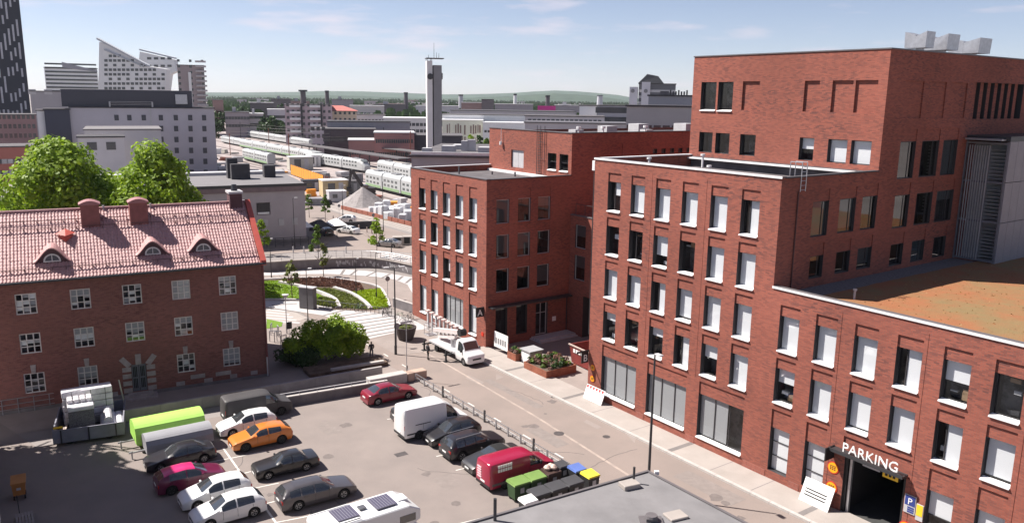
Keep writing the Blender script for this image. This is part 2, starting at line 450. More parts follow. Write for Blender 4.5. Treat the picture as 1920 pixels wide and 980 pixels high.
# camera-side wall above the green roof (five-storey block and tall block in one plane)
fE = Facade((18.1, 0), (0, 1), 0, 60, 12.2, 28.8)
fE.cell(0, 11.21, 20.3, 28.8, 0, -1)
sideW = [(13.79,15.98,19.85,22.6),(16.86,19.42,19.85,22.6),(20.06,22.33,19.85,22.6),(13.84,15.92,16.12,18.6),(16.94,19.34,16.12,18.6),(20.0,22.65,16.12,18.6),
         (13.99,15.79,13.2,14.85),(17.06,18.95,13.2,14.85),(20.38,22.31,13.2,14.85),(3.6,5.45,16.38,18.78),(6.73,8.72,16.38,18.78),(9.52,11.45,16.38,18.78),(3.81,5.35,13.45,15.0),(6.89,8.62,13.45,15.0),(9.58,11.4,13.45,15.0)]
sb = [.0,0,1,.0,0,.3,.0,1,0,1,.9,.0,0,0,.8]
for q, (a, b, c, d) in enumerate(sideW):
    fE.cell(a, b, d, d+0.9, 0.07); fE.cell(a, b, c, d, 1.0, 1)
    window(bld, fE, a, b, c, d, 0.16, blind=sb[q], blindm='blind_grey', sill=False, mull=(0.72,), glass='dark_glass')
for a, b in ((13.6,16.2),(17.0,19.5),(20.3,22.8)): fE.cell(a, b, 24.3, 27.0, 0.10)
fE.cell(23.9, 32.65, 24.2, 27.1, 0.9, 1)
for k in range(7): fE.cell(24.2 + 1.22*k, 24.75 + 1.22*k, 24.2, 27.1, 0.25, 0)
fE.bake(mb)
# tall block street face, set back on the roof
fT = Facade((0, 11.21), (1, 0), 0, 18.1, 19.6, 28.8)
tw = [(.98,2.68,24.52,26.95),(2.89,4.49,24.52,26.95),(1.08,2.58,20.9,22.65),(2.93,4.45,20.9,22.65),(5.57,7.15,20.9,22.65),(11.35,12.64,20.9,22.65),(13.85,15.44,20.9,22.65),(15.76,17.36,20.9,22.65)]
tb = [.0,0,0,0,0,.5,.0,.0]
for q, (a, b, c, d) in enumerate(tw):
    fT.cell(a, b, c, d, 1.2, 1)
    window(bld, fT, a, b, c, d, 0.28, blind=(1.0 if q >= 6 else tb[q]), sill=(q < 2))
for a, b in ((5.46,7.16),(11.37,12.69),(13.77,15.47),(15.65,17.39)): fT.cell(a, b, 24.64, 26.98, 0.16)
fT.bake(mb)
# remaining wall faces
mb.quad((0,0,0),(0,11.21,0),(0,11.21,20.3),(0,0,20.3))
mb.quad((0,11.21,0),(0,60,0),(0,60,28.8),(0,11.21,28.8))
mb.quad((0,60,0),(18.1,60,0),(18.1,60,28.8),(0,60,28.8))
mb.quad((54,0,0),(54,60,0),(54,60,13.1),(54,0,13.1))
mb.build('wall', [MATS['brick_red'], MATS['interior'], MATS['win_frame']], bld)
# flat roofs
MB().box(0.35,17.8,0.35,11.2,19.3,19.62).build('roof', MATS['roof_felt'], bld)
MB().box(0.35,17.8,11.55,59.7,28.0,28.3).build('roof', MATS['roof_dark'], bld)
# parapets with metal copings
def coping(parent, x0, x1, y0, y1, z, h=0.36, m='coping_white', name='coping'):
    b = MB(); b.box(x0-.06, x1+.06, y0-.06, y1+.06, z, z+.09)
    c = b.build(name, MATS['coping' if m == 'coping_white' and x1-x0 > 3 else m], parent)
    if m == 'coping_white' and x1-x0 > 3: MB().box(x0-.062, x1+.062, y0-.075, y0-.061, z-.06, z+.095).build('coping_edge', MATS['coping_white'], c)
def parapet(parent, x0, x1, y0, y1, z0, z1): MB().box(x0, x1, y0, y1, z0, z1).build('parapet', MATS['brick_red'], parent)
parapet(bld, 0, 18.1, 0.003, .34, 20.3, 20.58); coping(bld, 0, 18.1, 0, .34, 20.58)
parapet(bld, 0.003, .34, .34, 11.2, 19.6, 20.58); coping(bld, 0, .34, .41, 11.2, 20.575, m='coping_white')
parapet(bld, 17.76, 18.097, .34, 11.2, 19.6, 20.52); coping(bld, 17.8, 18.1, .41, 11.2, 20.52, m='roof_dark')
MB().box(0.4, 17.7, 11.05, 11.20, 19.62, 20.5).build('flashing', MATS['roof_felt'], bld)
MB().box(0.4, 17.7, 10.6, 11.04, 20.3, 20.42).build('walkway_ledge', MATS['coping_white'], bld)
parapet(bld, 0, 18.1, 11.213, 11.5, 28.8, 29.1); coping(bld, 0, 18.1, 11.21, 11.5, 29.1, m='coping')
parapet(bld, 17.8, 18.097, 11.5, 60, 28.3, 29.1); coping(bld, 17.8, 18.1, 11.57, 60, 29.1, m='coping')
parapet(bld, 18.1, 54, 0.003, .34, 13.1, 13.38); coping(bld, 18.12, 54, 0, .34, 13.38)
MB().box(18.2, 54, .42, .62, 12.7, 13.3).build('parapet', MATS['roof_felt'], bld); MB().box(18.2, 54, .625, .75, 12.9, 13.36).build('inner_flashing', MATS['kerb_pale'], bld)
MB().box(18.14, 54, .63, 1.5, 12.5, 12.86).build('gravel_strip', mat('gravel_strip', (0.16, 0.145, 0.15), 0.95, 0.3, 6, 0.6), bld)
MB().box(18.12, 20.1, 1.5, 23.8, 12.5, 12.86).build('gravel_strip', MATS['gravel_strip'], bld)
# sedum roof
sed = mat('sedum', (0.27, 0.105, 0.045), 1.0, 0, 0.35, 0.8, col2=(0.20, 0.135, 0.06), detail=9, contrast=(0.36, 0.62), bscale=14)
g = MB(); nx, ny = 90, 70
def sz(x, y): return 12.90 + 0.015*math.sin(x*3.1+y)*math.sin(y*2.3) + rnd.uniform(0, .02)
hh = [[sz(20.1+33.8*i/nx, 1.5+40*j/ny) for j in range(ny+1)] for i in range(nx+1)]
for i in range(nx):
    for j in range(ny):
        x0, x1 = 20.1+33.8*i/nx, 20.1+33.8*(i+1)/nx; y0, y1 = 1.5+40*j/ny, 1.5+40*(j+1)/ny
        g.quad((x0,y0,hh[i][j]),(x1,y0,hh[i+1][j]),(x1,y1,hh[i+1][j+1]),(x0,y1,hh[i][j+1]))
g.build('sedum_roof', sed, bld)
tuft = MB()
for k in range(2200):
    x, y = rnd.uniform(21, 53), rnd.uniform(1.6, 40); s_ = rnd.uniform(.03, .10); a = rnd.uniform(0, 3.1)
    dx, dy = math.cos(a)*s_, math.sin(a)*s_
    tuft.tri((x-dx,y-dy,12.9),(x+dx,y+dy,12.9),(x+rnd.uniform(-.1,.1),y+rnd.uniform(-.1,.1),12.93+s_*.5))
tag(tuft.build('sedum_tufts', leaf_mat('sedum_leaf', (0.28, 0.115, 0.045), (0.33, 0.24, 0.08), 0.2), bld), kind='stuff')
for x, y in ((21.9, 3.3), (31.8, 5.2)):
    v = MB(); v.tube((x,y,12.86),(x,y,13.5),.07,.07,8); v.tube((x,y,13.5),(x,y,13.62),.13,.13,8); v.build('roof_vent', MATS['light_grey'], bld)
# roof vents and pipes on the five-storey block
for x, y, h_ in ((1.6, 4.6, .9), (3.3, 9.3, 1.15), (6.2, 6.8, .5)):
    v = MB(); v.tube((x,y,19.6),(x,y,19.6+h_),.09,.09,8); v.tube((x,y,19.6+h_),(x,y,19.75+h_),.2,.2,8); v.build('roof_vent', MATS['coping_white'], bld)
# ladder hoop over the parapet
l_ = MB()
for dx in (0, .55):
    l_.tube((18.2, 1.9+dx, 19.6),(18.2, 1.9+dx, 21.5),.03,.03,6); l_.tube((18.2,1.9+dx,21.5),(17.3,1.9+dx,21.5),.03,.03,6); l_.tube((17.3,1.9+dx,21.5),(17.3,1.9+dx,19.7),.03,.03,6)
for k in range(6): l_.tube((18.2,1.9,19.7+.3*k),(18.2,2.45,19.7+.3*k),.02,.02,5)
l_.build('roof_ladder', MATS['galv'], bld)
MB().tube((18.16,1.8,12.9),(18.16,1.8,19.6),.05,.05,8).build('downpipe', mat('pipe_red',(.09,.035,.032),.6), bld)
# air handling units on the tall roof
for x, y, w, d in ((16.6, 17.2, 1.2, 1.2), (16.3, 20.6, 1.5, 1.8), (15.9, 26.2, 1.8, 2.0)):
    a = MB(); a.box(x-w*.2,x+w*.2,y+d*.35,y+d*.65,28.3,29.6); a.build('duct_riser', MATS['galv'], bld)
    a = MB(); z0, z1 = 29.5, 30.7
    a.hexa([(x-w*.75,y,z0),(x-w*.1,y,z0),(x-w*.1,y+d,z0),(x-w*.75,y+d,z0),(x-w*.78,y-.03,z1),(x-w*.1,y,z1-.25),(x-w*.1,y+d,z1-.25),(x-w*.78,y+d+.03,z1)])
    a.hexa([(x-w*.095,y,z0),(x+w*.6,y,z0),(x+w*.6,y+d,z0),(x-w*.095,y+d,z0),(x-w*.095,y,z1-.35),(x+w*.63,y-.03,z1),(x+w*.63,y+d+.03,z1),(x-w*.095,y+d,z1-.35)])
    a.build('air_duct_hood', MATS['galv'], bld)
# glazed stair tower with ribbed cladding
st = MB(); sx0, sx1, sy = 18.1, 21.3, 23.81
for z in (12.95, 16.1, 19.25, 22.3): st.box(sx0+.02, sx1, sy-.09, sy+.09, z, z+.16)
for x in (sx0+.02, sx1-.1): st.box(x, x+.1, sy-.1, sy+.1, 12.9, 22.5)
st.build('stair_frame', mat('stair_steel',(.17,.17,.19),.5), bld)
for k in range(9):
    MB().box(sx0+.35+.19*k, sx0+.39+.19*k, sy-.22, sy-.10, 13.1, 22.2).build('sun_fin', mat('fin_pale',(.42,.42,.44),.5), bld)
for z0, z1 in ((13.12,16.08),(16.28,19.23),(19.43,22.28)):
    MB().quad((sx0+.1,sy+.05,z0),(sx1-.1,sy+.05,z0),(sx1-.1,sy+.05,z1),(sx0+.1,sy+.05,z1)).build('stair_pane', MATS['win_glass'], bld)
si = MB(); si.box(sx0+.1, sx1-.15, sy+1.3, sy+1.5, 12.9, 22.4)
si.build('stair_core', mat('stair_core',(.36,.37,.38),.8,.15,.6), bld)
for f_ in range(3):
    z = 13.0 + 3.15*f_
    for q in range(10):
        MB().box(sx0+1.7, sx1-.3, sy+.5+.0, sy+1.5, z+.28*q, z+.06+.28*q).build('stair_tread', MATS['light_grey'], bld)
for z0, z1 in ((12.86,16.15),(16.2,19.35),(19.4,22.55)):
    for q in range(14):
        MB().box(sx1, sx1+.09, sy+.0+1.3*q, sy+1.27+1.3*q, z0, z1).build('cladding_panel', MATS['cladding'], bld)
MB().box(sx0, sx1+.1, sy-.12, 60, 22.56, 22.95).build('stair_roof', MATS['dark_steel'], bld)
MB().box(sx0+.25, sx1-.2, sy-.9, sy-.13, 22.62, 22.75).build('stair_canopy', MATS['galv'], bld)
MB().quad((sx1-.02,sy+.12,12.6),(sx1-.02,60,12.6),(sx1-.02,60,22.56),(sx1-.02,sy+.12,22.56)).build('stair_wall', MATS['interior'], bld)
# parking gate
gt = MB(); gt.box(24.32,24.5,.12,.5,0,3.97); gt.box(28.04,28.22,.12,.5,0,3.97); gt.box(24.5,28.04,.12,.5,3.8,3.97)
gt.build('gate_frame', MATS['black_metal'], bld)
MB().box(24.56,24.72,.22,.4,0.05,3.7).build('gate_rail', MATS['galv'], bld)
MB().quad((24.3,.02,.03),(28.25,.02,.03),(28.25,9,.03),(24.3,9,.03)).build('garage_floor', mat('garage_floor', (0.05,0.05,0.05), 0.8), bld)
cp = MB(); cp.box(23.55, 28.3, -.62, -.003, 4.12, 4.24); cp.box(23.55, 28.3, -.66, -.6, 4.10, 4.32); cp.build('gate_canopy', MATS['dark_steel'], bld)
MB().box(23.5, 23.58, -.95, -.02, 3.45, 4.3).build('sign_board', MATS['black_metal'], bld)
o = put('lettering', text_mesh('P', .75, .02, MATS['white_paint']), bld, (23.48, -.5, 3.6)); o.rotation_euler = (rad(90), 0, rad(-90))
# letters stand on the canopy
o = put('lettering', text_mesh('PARKING', .86, .03, MATS['white_paint']), bld, (26.2, -.58, 4.36)); o.rotation_euler = (rad(90), 0, 0)
def disc_sign(parent, x, z, r, face='orange_sign', y=-.03, rim='red_rim', name='round_sign'):
    b = MB(); b.tube((x, y+.02, z), (x, y, z), r, r, 20); s1 = b.build(name, MATS[rim], parent)
    MB().tube((x, y-.004, z), (x, y-.012, z), r*.84, r*.84, 20).build('sign_face', MATS[face], s1)
    k = MB()
    for q in range(3):
        zz = z + r*.28 - r*.28*q
        for t in range(3): k.box(x-r*.5+r*.36*t, x-r*.26+r*.36*t, y-.02, y-.013, zz-r*.07, zz+r*.10)
    k.build('sign_print', MATS['ink'], s1)
    return s1
disc_sign(bld, 23.6, 2.78, .40); disc_sign(bld, 23.62, 1.45, .40); disc_sign(bld, 28.5, 0.95, .42)
s1 = MB().box(26.9, 27.85, -.22, -.18, 3.62, 4.08).build('height_sign', MATS['yellow_sign'], bld)
k_ = MB(); [k_.box(27.05+.24*t, 27.2+.24*t, -.235, -.222, 3.75, 3.95) for t in range(3)]; k_.build('sign_print', MATS['ink'], s1)
MB().box(25.6, 26.7, -.2, -.16, 3.78, 4.05).build('info_plate', MATS['light_grey'], bld)
pb = MB().box(28.28, 28.95, -.06, -.01, 1.95, 3.08).build('parking_board', MATS['light_grey'], bld)
MB().box(28.32, 28.91, -.075, -.062, 2.45, 3.04).build('sign_face', MATS['blue_sign'], pb)
o = put('lettering', text_mesh('P', .55, .004, MATS['white_paint']), pb, (28.62, -.085, 2.52)); o.rotation_euler = (rad(90), 0, 0)
k_ = MB(); [k_.box(28.5, 28.88, -.075, -.062, 2.02+.13*t, 2.11+.13*t) for t in range(3)]; k_.build('sign_print', MATS['blue_sign'], pb)
pb = MB().box(29.0, 29.42, -.06, -.01, 1.75, 2.75).build('parking_board', MATS['light_grey'], bld)
MB().box(29.03, 29.39, -.075, -.062, 2.05, 2.72).build('sign_face', MATS['yellow_sign'], pb)
disc_sign(bld, .62, 2.75, .30, face='orange_sign', y=-.04); disc_sign(bld, .62, 1.75, .30, face='orange_sign', y=-.04)
# projecting letter board B
MB().box(-.02, .06, -1.35, -.02, 4.05, 4.2).build('sign_arm', MATS['black_metal'], bld)
MB().box(-.05, .05, -.8, -.06, 3.1, 4.04).build('sign_board', MATS['black_metal'], bld)
o = put('lettering', text_mesh('B', .85, .012, MATS['white_paint']), bld, (.066, -.42, 3.25)); o.rotation_euler = (rad(90), 0, rad(90))
# downpipe head on the far corner
MB().box(-.35,-.05,.0,.3,19.6,20.4).build('downpipe_head', MATS['coping_white'], bld)
MB().tube((-.2,.15,5.5),(-.2,.15,19.6),.07,.07,8).build('downpipe', MATS['dark_steel'], bld)
# brick soldier course at plinth
brick_mat('brick_soldier', (0.30,0.085,0.06), (0.22,0.06,0.045), (0.30,0.2,0.17), bw=.085, bh=.3, patch=.2)
for a, b in ((.05,1.5),(6.0,6.9),(11.35,12.2),(16.7,18.6),(20.5,21.3),(23.0,24.0)): MB().box(a, b, -.02, -.004, .05, .62).build('plinth_course', MATS['brick_soldier'], bld)

# ---------------------------------------------------------------- end block with entrance A
ba = brick_root(-81.56, 'brick_office_building', 'smaller red brick office block with entrance A behind the white truck')
mb = MB()
cA = [1.86 + 2.64*k for k in range(5)]
fA = Facade((0,0),(1,0),0,15.65,0,17.1)
rowsA = [(16.42,15.27,12.95),(12.4,11.68,9.35),(8.86,8.12,5.72)]
street_bays(fA, ba, cA, 1.48, rowsA, blinds=[[.75,1,1,1,1],[1,1,1,1,1],[1,.9,.6,1,1]])
for k in (0,1,4):
    x = cA[k]; fA.cell(x,x+1.48,4.03,5.31,.09); fA.cell(x,x+1.48,.85,4.03,1.2,1)
    window(ba, fA, x, x+1.48, 0.85, 4.03, .25, blind=.95, blindm='blind_white')
x = 7.16; fA.cell(x,x+4.12,4.15,5.5,.09); fA.cell(x,x+4.12,1.0,4.15,1.2,1)
window(ba, fA, x, x+4.12, 1.0, 4.15, .25, mull=(.25,.5,.75), blind=.98, blindm='blind_grey', part='shop_window')
fA.bake(mb)
fB = Facade((15.65,0),(0,1),0,10.9,0,17.1)
aw = [(1.2,2.78,12.87,15.3,.95),(3.9,5.5,12.87,15.3,0),(6.47,8.1,12.87,15.3,.4),(1.22,2.8,9.25,11.7,.8),(3.9,5.5,9.25,11.7,.7),(6.47,8.1,9.25,11.7,0),(1.25,2.83,5.72,8.15,0),(3.9,5.5,5.72,8.1,0),(6.5,8.1,5.7,8.05,.8)]
for a,b,c,d,bl in aw:
    fB.cell(a,b,d,d+1.05,.06); fB.cell(a,b,c,d,1.1,1)
    window(ba, fB, a, b, c, d, .14, blind=bl, blindm='blind_grey', sill=False, frame='light_grey', glass='dark_glass')
for a,b in ((1.22,2.7),(3.86,5.29)):
    fB.cell(a,b,.85,4.0,1.1,1); window(ba, fB, a, b, .85, 4.0, .25, blind=0, sill=False, glass='dark_glass')
fB.cell(6.45,8.05,.3,3.85,1.3,1)
dr = window(ba, fB, 6.45, 8.05, .3, 3.85, .25, blind=0, sill=False, frame='light_grey', mull=(.5,), trans=(.68,), part='entrance_door', glass='dark_glass', fw=.09)
MB().box(.72,.76,.16,.22,1.0,1.6).build('handle', MATS['galv'], dr)
fB.bake(mb)
# rear block, set back above the roof
fU = Facade((0,10.83),(1,0),0,15.65,16.4,21.5)
fU.cell(4.57,7.05,17.4,19.45,.25); fU.cell(11.55,13.07,17.65,19.5,1.0,1); fU.cell(13.62,15.1,17.65,19.5,1.0,1)
window(ba, fU, 11.55, 13.07, 17.65, 19.5, .2, blind=.0, trans=(.5,), sill=True); window(ba, fU, 13.62, 15.1, 17.65, 19.5, .2, blind=0, trans=(.5,), sill=True)
fU.bake(mb)
fV = Facade((15.65,0),(0,1),10.83,45,0,21.5)
fV.cell(10.83,10.9,0,17.1,0,-1)
for k in range(5): fV.cell(22.9+1.4*k, 23.6+1.4*k, 19.3, 19.85, .3, 1)
fV.cell(15.2,18.2,16.5,20.6,.08)
fV.bake(mb)
mb.quad((0,0,0),(0,45,0),(0,45,17.1),(0,0,17.1)); mb.quad((0,10.83,17.1),(0,45,17.1),(0,45,21.5),(0,10.83,21.5)); mb.quad((0,45,0),(15.65,45,0),(15.65,45,21.5),(0,45,21.5))
mb.build('wall', [MATS['brick_red'], MATS['interior'], MATS['win_frame']], ba)
d2 = MB(); d2.box(4.62,5.79,11.0,11.06,17.42,19.4); d2.box(5.83,7.0,11.0,11.06,17.42,19.4); d2.build('roof_door', MATS['light_grey'], ba)
MB().box(0.33,15.3,0.33,10.8,16.4,16.72).build('roof', MATS['roof_felt'], ba)
MB().box(0.3,15.35,11.1,44.7,20.9,21.2).build('roof', MATS['roof_dark'], ba)
parapet(ba,0,15.65,.003,.32,17.1,17.38); coping(ba,0,15.65,0,.32,17.38,m='coping')
parapet(ba,.003,.32,.32,10.82,16.7,17.38); coping(ba,0,.32,.39,10.8,17.375,m='coping_white')
parapet(ba,15.33,15.647,.32,10.82,16.7,17.33); coping(ba,15.36,15.65,.39,10.82,17.33,m='roof_dark')
parapet(ba,0,15.65,10.835,11.1,21.5,21.78); coping(ba,0,15.65,10.83,11.1,21.78,m='coping')
parapet(ba,15.33,15.647,11.1,45,21.2,21.76); coping(ba,15.35,15.65,11.17,45,21.76,m='roof_dark')
MB().box(.4,15.2,10.3,10.8,16.72,16.98).build('walkway_ledge', MATS['coping_white'], ba)
l_ = MB()
for x in (9.7, 10.35, 11.1):
    l_.tube((x,10.7,16.8),(x,10.7,22.4),.035,.035,6)
for k in range(18): l_.tube((9.7,10.7,17+.3*k),(11.1 if k%6==0 else 10.35,10.7,17+.3*k),.022,.022,5)
l_.build('roof_ladder', MATS['dark_steel'], ba)
v = MB(); v.tube((2.75,10.6,19.9),(2.75,10.6,20.3),.16,.16,10); v.tube((2.75,10.65,20.3),(2.75,10.65,21.8),.03,.03,6); v.build('alarm_lamp', MATS['coping_white'], ba)
for x,y,h_ in ((3.2,4.5,.9),(8.5,8.6,.55),(5.4,7.6,.4)):
    v = MB(); v.tube((x,y,16.7),(x,y,16.7+h_),.1,.1,8); v.build('roof_vent', MATS['coping'], ba)
for x,y,s_ in ((12.5,14,1.2),(11,20,1.6),(9,27,1.8),(13,31,2.0),(13.4,24,1.1)):
    MB().box(x-s_*.5,x+s_*.5,y-s_*.5,y+s_*.5,21.2,21.2+s_*.7).build('roof_unit', MATS['light_grey'], ba)
for x,y in ((14.6,12.6),(14.5,16.2),(14.2,23),(14.0,35)):
    v = MB(); v.tube((x,y,21.2),(x,y,22.2),.1,.1,8); v.tube((x,y,22.2),(x,y,22.45),.26,.26,8); v.build('roof_vent', MATS['coping_white'], ba)
# entrance canopy and letter A
MB().box(15.66,16.5,.3,10.8,4.25,4.4).build('canopy', MATS['dark_steel'], ba)
MB().box(15.7,15.78,10.6,10.7,0,4.2).build('canopy_post', MATS['dark_steel'], ba)
MB().box(15.2,15.3,-.95,-.01,3.35,4.35).build('sign_board', MATS['black_metal'], ba)
o = put('lettering', text_mesh('A', .9, .012, MATS['white_paint']), ba, (15.312,-.48,3.5)); o.rotation_euler = (rad(90),0,rad(90))
MB().box(15.66,15.7,8.7,9.2,1.6,2.1).build('notice', MATS['white_paint'], ba)
MB().box(14.9,15.3,-.05,-.01,1.2,1.6).build('notice', MATS['red_rim'], ba)
MB().box(-.5,-.02,.3,1.2,4.6,5.3).build('wall_lamp', MATS['light_grey'], ba)
st = MB(); st.box(15.66,17.6,5.7,10.8,0,.15); st.box(15.66,17.2,5.9,10.8,.15,.3); st.build('entrance_steps', MATS['light_grey'], ba)

# ---------------------------------------------------------------- low link between the two blocks
lx, ly = UV(-65.91, 54.99)
lk = thing('brick_link_building', 'shaded brick link set back between the two brick office blocks', 'building', (lx, ly, 0), ROT_U)
mb = MB(); fL = Facade((0,0),(1,0),0.01,16.03,0,13.1)
for a,b in ((.9,2.6),(3.6,5.3),(6.4,8.1),(9.2,10.9),(12,13.7)):
    for c,d in ((6.2,8.9),(9.7,12.2)):
        fL.cell(a,b,c,d,.9,1); window(lk, fL, a, b, c, d, .15, blind=(.5 if a < 3 else 0), sill=False, frame='light_grey', blindm='blind_grey', glass='dark_glass')
fL.cell(2.5,15.5,0,4.6,6.0,1)
fL.bake(mb)
mb.quad((0.01,.0,13.1),(16.03,.0,13.1),(16.03,30,13.1),(0.01,30,13.1))
mb.build('wall', [MATS['brick_red'], MATS['interior'], MATS['win_frame']], lk)
coping(lk, .08, 15.95, 0, .3, 13.12, m='coping')
rl = MB(); [rl.tube((.3+1.5*k,.5,13.1),(.3+1.5*k,.5,14.3),.03,.03,6) for k in range(11)]; rl.tube((.3,.5,14.3),(15.3,.5,14.3),.03,.03,6); rl.build('railing', MATS['dark_steel'], lk)
# ================================================================== ground, lot, street, plaza
mat('asphalt_far', (0.24, 0.215, 0.205), 0.95, 0.22, 0.02, 0, detail=8)
mat('asphalt_lot', (0.242, 0.204, 0.187), 0.92, 0, 0.35, 0.25, col2=(0.198, 0.169, 0.157), detail=10, contrast=(0.30, 0.72), bscale=9)
mat('asphalt_road', (0.255, 0.207, 0.185), 0.92, 0, 0.28, 0.25, col2=(0.216, 0.179, 0.161), detail=10, stretch=(1, 1, 1), bscale=9)
mat('asphalt_path', (0.255, 0.216, 0.198), 0.92, 0.1, 0.5, 0.2)
mat('paving', (0.36, 0.32, 0.295), 0.85, 0, 0.5, 0.2, col2=(0.30, 0.268, 0.245), detail=8, bscale=8)
mat('paving_white', (0.45, 0.425, 0.42), 0.8, 0.07, 0.6, 0.15)
mat('paving_dark', (0.17, 0.155, 0.15), 0.9, 0.1, 2)
mat('kerb', (0.42, 0.39, 0.37), 0.8, 0.1, 3)
mat('mark', (0.62, 0.60, 0.56), 0.7, 0, 2.5, col2=(0.40, 0.37, 0.34), contrast=(.25, .5))
mat('mark_worn', (0.42, 0.34, 0.29), 0.8, 0, 1.2, col2=(0.25, 0.21, 0.19), contrast=(.3, .7))
mat('concrete', (0.30, 0.275, 0.27), 0.85, 0.16, 0.9, 0.2)
mat('concrete_dark', (0.17, 0.155, 0.16), 0.85, 0.2, 0.9, 0.2)
mat('lawn', (0.145, 0.245, 0.022), 1.0, 0, 1.0, 1.0, col2=(0.105, 0.19, 0.02), bscale=18)
mat('bed_soil', (0.12, 0.085, 0.065), 1.0, 0.35, 2.0, 1.0)
mat('ballast', (0.31, 0.265, 0.255), 1.0, 0.2, 0.25, 0.3, detail=8)
mat('rail_dark', (0.13, 0.105, 0.10), 0.9, 0.2, 0.6)
def sheet(name, pts, z, m, parent=None):
    return MB().poly([(p[0], p[1], z) for p in pts]).build(name, MATS[m], parent)
def pxpoly(pts, z=0.0): return [G(x, y, z) for x, y in pts]
def z8(pts): return [(480 + x/3.379, 430 + y/3.379) for x, y in pts]
def ribbon(name, pts, w, z0, z1, m, parent=None):
    pts = [Vector((p[0], p[1])) for p in pts]
    L, R_ = [], []
    for i, p in enumerate(pts):
        d = (pts[min(i+1, len(pts)-1)] - pts[max(i-1, 0)]).normalized(); n = Vector((-d.y, d.x))*w*.5
        L.append(p+n); R_.append(p-n)
    b = MB()
    for i in range(len(pts)-1):
        b.hexa([(R_[i].x,R_[i].y,z0),(R_[i+1].x,R_[i+1].y,z0),(L[i+1].x,L[i+1].y,z0),(L[i].x,L[i].y,z0),(R_[i].x,R_[i].y,z1),(R_[i+1].x,R_[i+1].y,z1),(L[i+1].x,L[i+1].y,z1),(L[i].x,L[i].y,z1)])
    return b.build(name, MATS[m], parent)
gr = MB().quad((-9000,-60,-.03),(9000,-60,-.03),(9000,16000,-.03),(-9000,16000,-.03)).build('ground', MATS['asphalt_far']); struct(gr)
road = struct(sheet('road', [UV(-90, 33.4), UV(-4, 33.4), UV(-4, 41.3), UV(-90, 41.3)], 0.0, 'asphalt_road'))
lot = struct(sheet('parking_lot', [UV(-62.5,33.4), (-12.6,66.6), (-19.6,62.6), (-34.5,54.4), (-44,62), (-62,20), UV(-4,-14), UV(-4,33.39)], 0.0, 'asphalt_lot'))
forecourt = struct(sheet('pavement', [(-12.3,70.4), (-21,65.3), (-50,49.8), (-62,72), (-30,92), (-18,86.5), UV(-70,33.4), UV(-63.5,33.39)], -0.004, 'asphalt_path'))
# raised pavement beside the offices, with kerb and dark crossing bands
pv = MB(); P_ = [UV(-66.3,41.6), UV(-4,41.6), UV(-4,V0+.3), UV(-66.3,V0+.3)]; pv.prism(P_, -.02, .13)
pave = struct(pv.build('pavement', MATS['paving']))
court = struct(sheet('pavement', [UV(-65.8,V0+.31), UV(-49.9,V0+.31), UV(-49.9,60.9), UV(-65.8,60.9)], .02, 'asphalt_path'))
u = -66.3
while u < -4:
    u2 = min(u + 1.48, -4); MB().prism([UV(u,41.32), UV(u2,41.32), UV(u2,41.59), UV(u,41.59)], -.02, .142).build('kerb_stone', MATS['kerb'], pave); u += 1.5
for u in (-59.0, -50.4, -38.0, -26.9, -16.5): sheet('joint_band', [UV(u,41.62), UV(u+.42,41.62), UV(u+.42,V0), UV(u,V0)], .135, 'paving_dark', pave)
for u in (-63.0,-55,-46.5,-42,-34,-30.5,-22.5): sheet('slab_joint', [UV(u,41.62), UV(u+.05,41.62), UV(u+.05,V0), UV(u,V0)], .134, 'concrete_dark', pave)
# road markings
sheet('edge_line', [UV(-78,38.3), UV(-64.3,38.05), UV(-48.7,37.40), UV(-36,36.40), UV(-36,36.62), UV(-48.7,37.62), UV(-64.3,38.27), UV(-78,38.5)], .004, 'mark_worn', road)
u = -74.0
while u < -20:
    sheet('lane_dash', [UV(u,34.46), UV(u+1.0,34.46), UV(u+1.0,34.58), UV(u,34.58)], .005, 'mark', road); u += 3.95
for px, py, r in ((1048,812,.42),(1137,818,.30),(1046,740,.3),(1520,972,.4),(1038,744,.25)):
    c = G(px, py); MB().tube((c[0],c[1],-.01),(c[0],c[1],.006),r,r,14).build('manhole_cover', mat('iron', (.07,.06,.06), .7, .2), road)
for q in ([(878,702),(908,716),(900,722),(873,708)], [(930,700),(945,706),(930,712)], [(1178,800),(1196,806),(1190,830),(1172,812)], [(1100,786),(1128,800),(1120,804),(1094,790)]):
    sheet('asphalt_patch', pxpoly(q), .003, 'asphalt_path', road)
# parking lot lines
def strip(a, b, w, z=.004, m='mark', parent=None, name='bay_line'):
    a, b = Vector((a[0],a[1])), Vector((b[0],b[1])); d = (b-a).normalized(); n = Vector((-d.y, d.x))*w*.5
    return sheet(name, [a-n, b-n, b+n, a+n], z, m, parent)
def z7(x, y): return G(400 + x/3.267, 680 + y/3.267)
strip(z7(60,520), z7(400,1000), .13, parent=lot)
for a, b in (((110,582),(320,540)), ((160,682),(245,660)), ((208,775),(400,735)), ((280,870),(380,846)), ((388,975),(620,930)), ((150,690),(30,720)), ((1065,345),(1110,338)), ((1365,572),(1425,558)), ((1485,657),(1560,640)), ((1500,985),(1700,935)), ((-40,610),(95,585))):
    strip(z7(*a), z7(*b), .1, .0075, parent=lot)
rs_ = random.Random(12)
mat('stain', (.155,.132,.124), .95, .15, 3); mat('tar', (.11,.098,.095), .9, .1, 3); mat('patch_new', (.215,.184,.170), .95, .1, 2, .3)
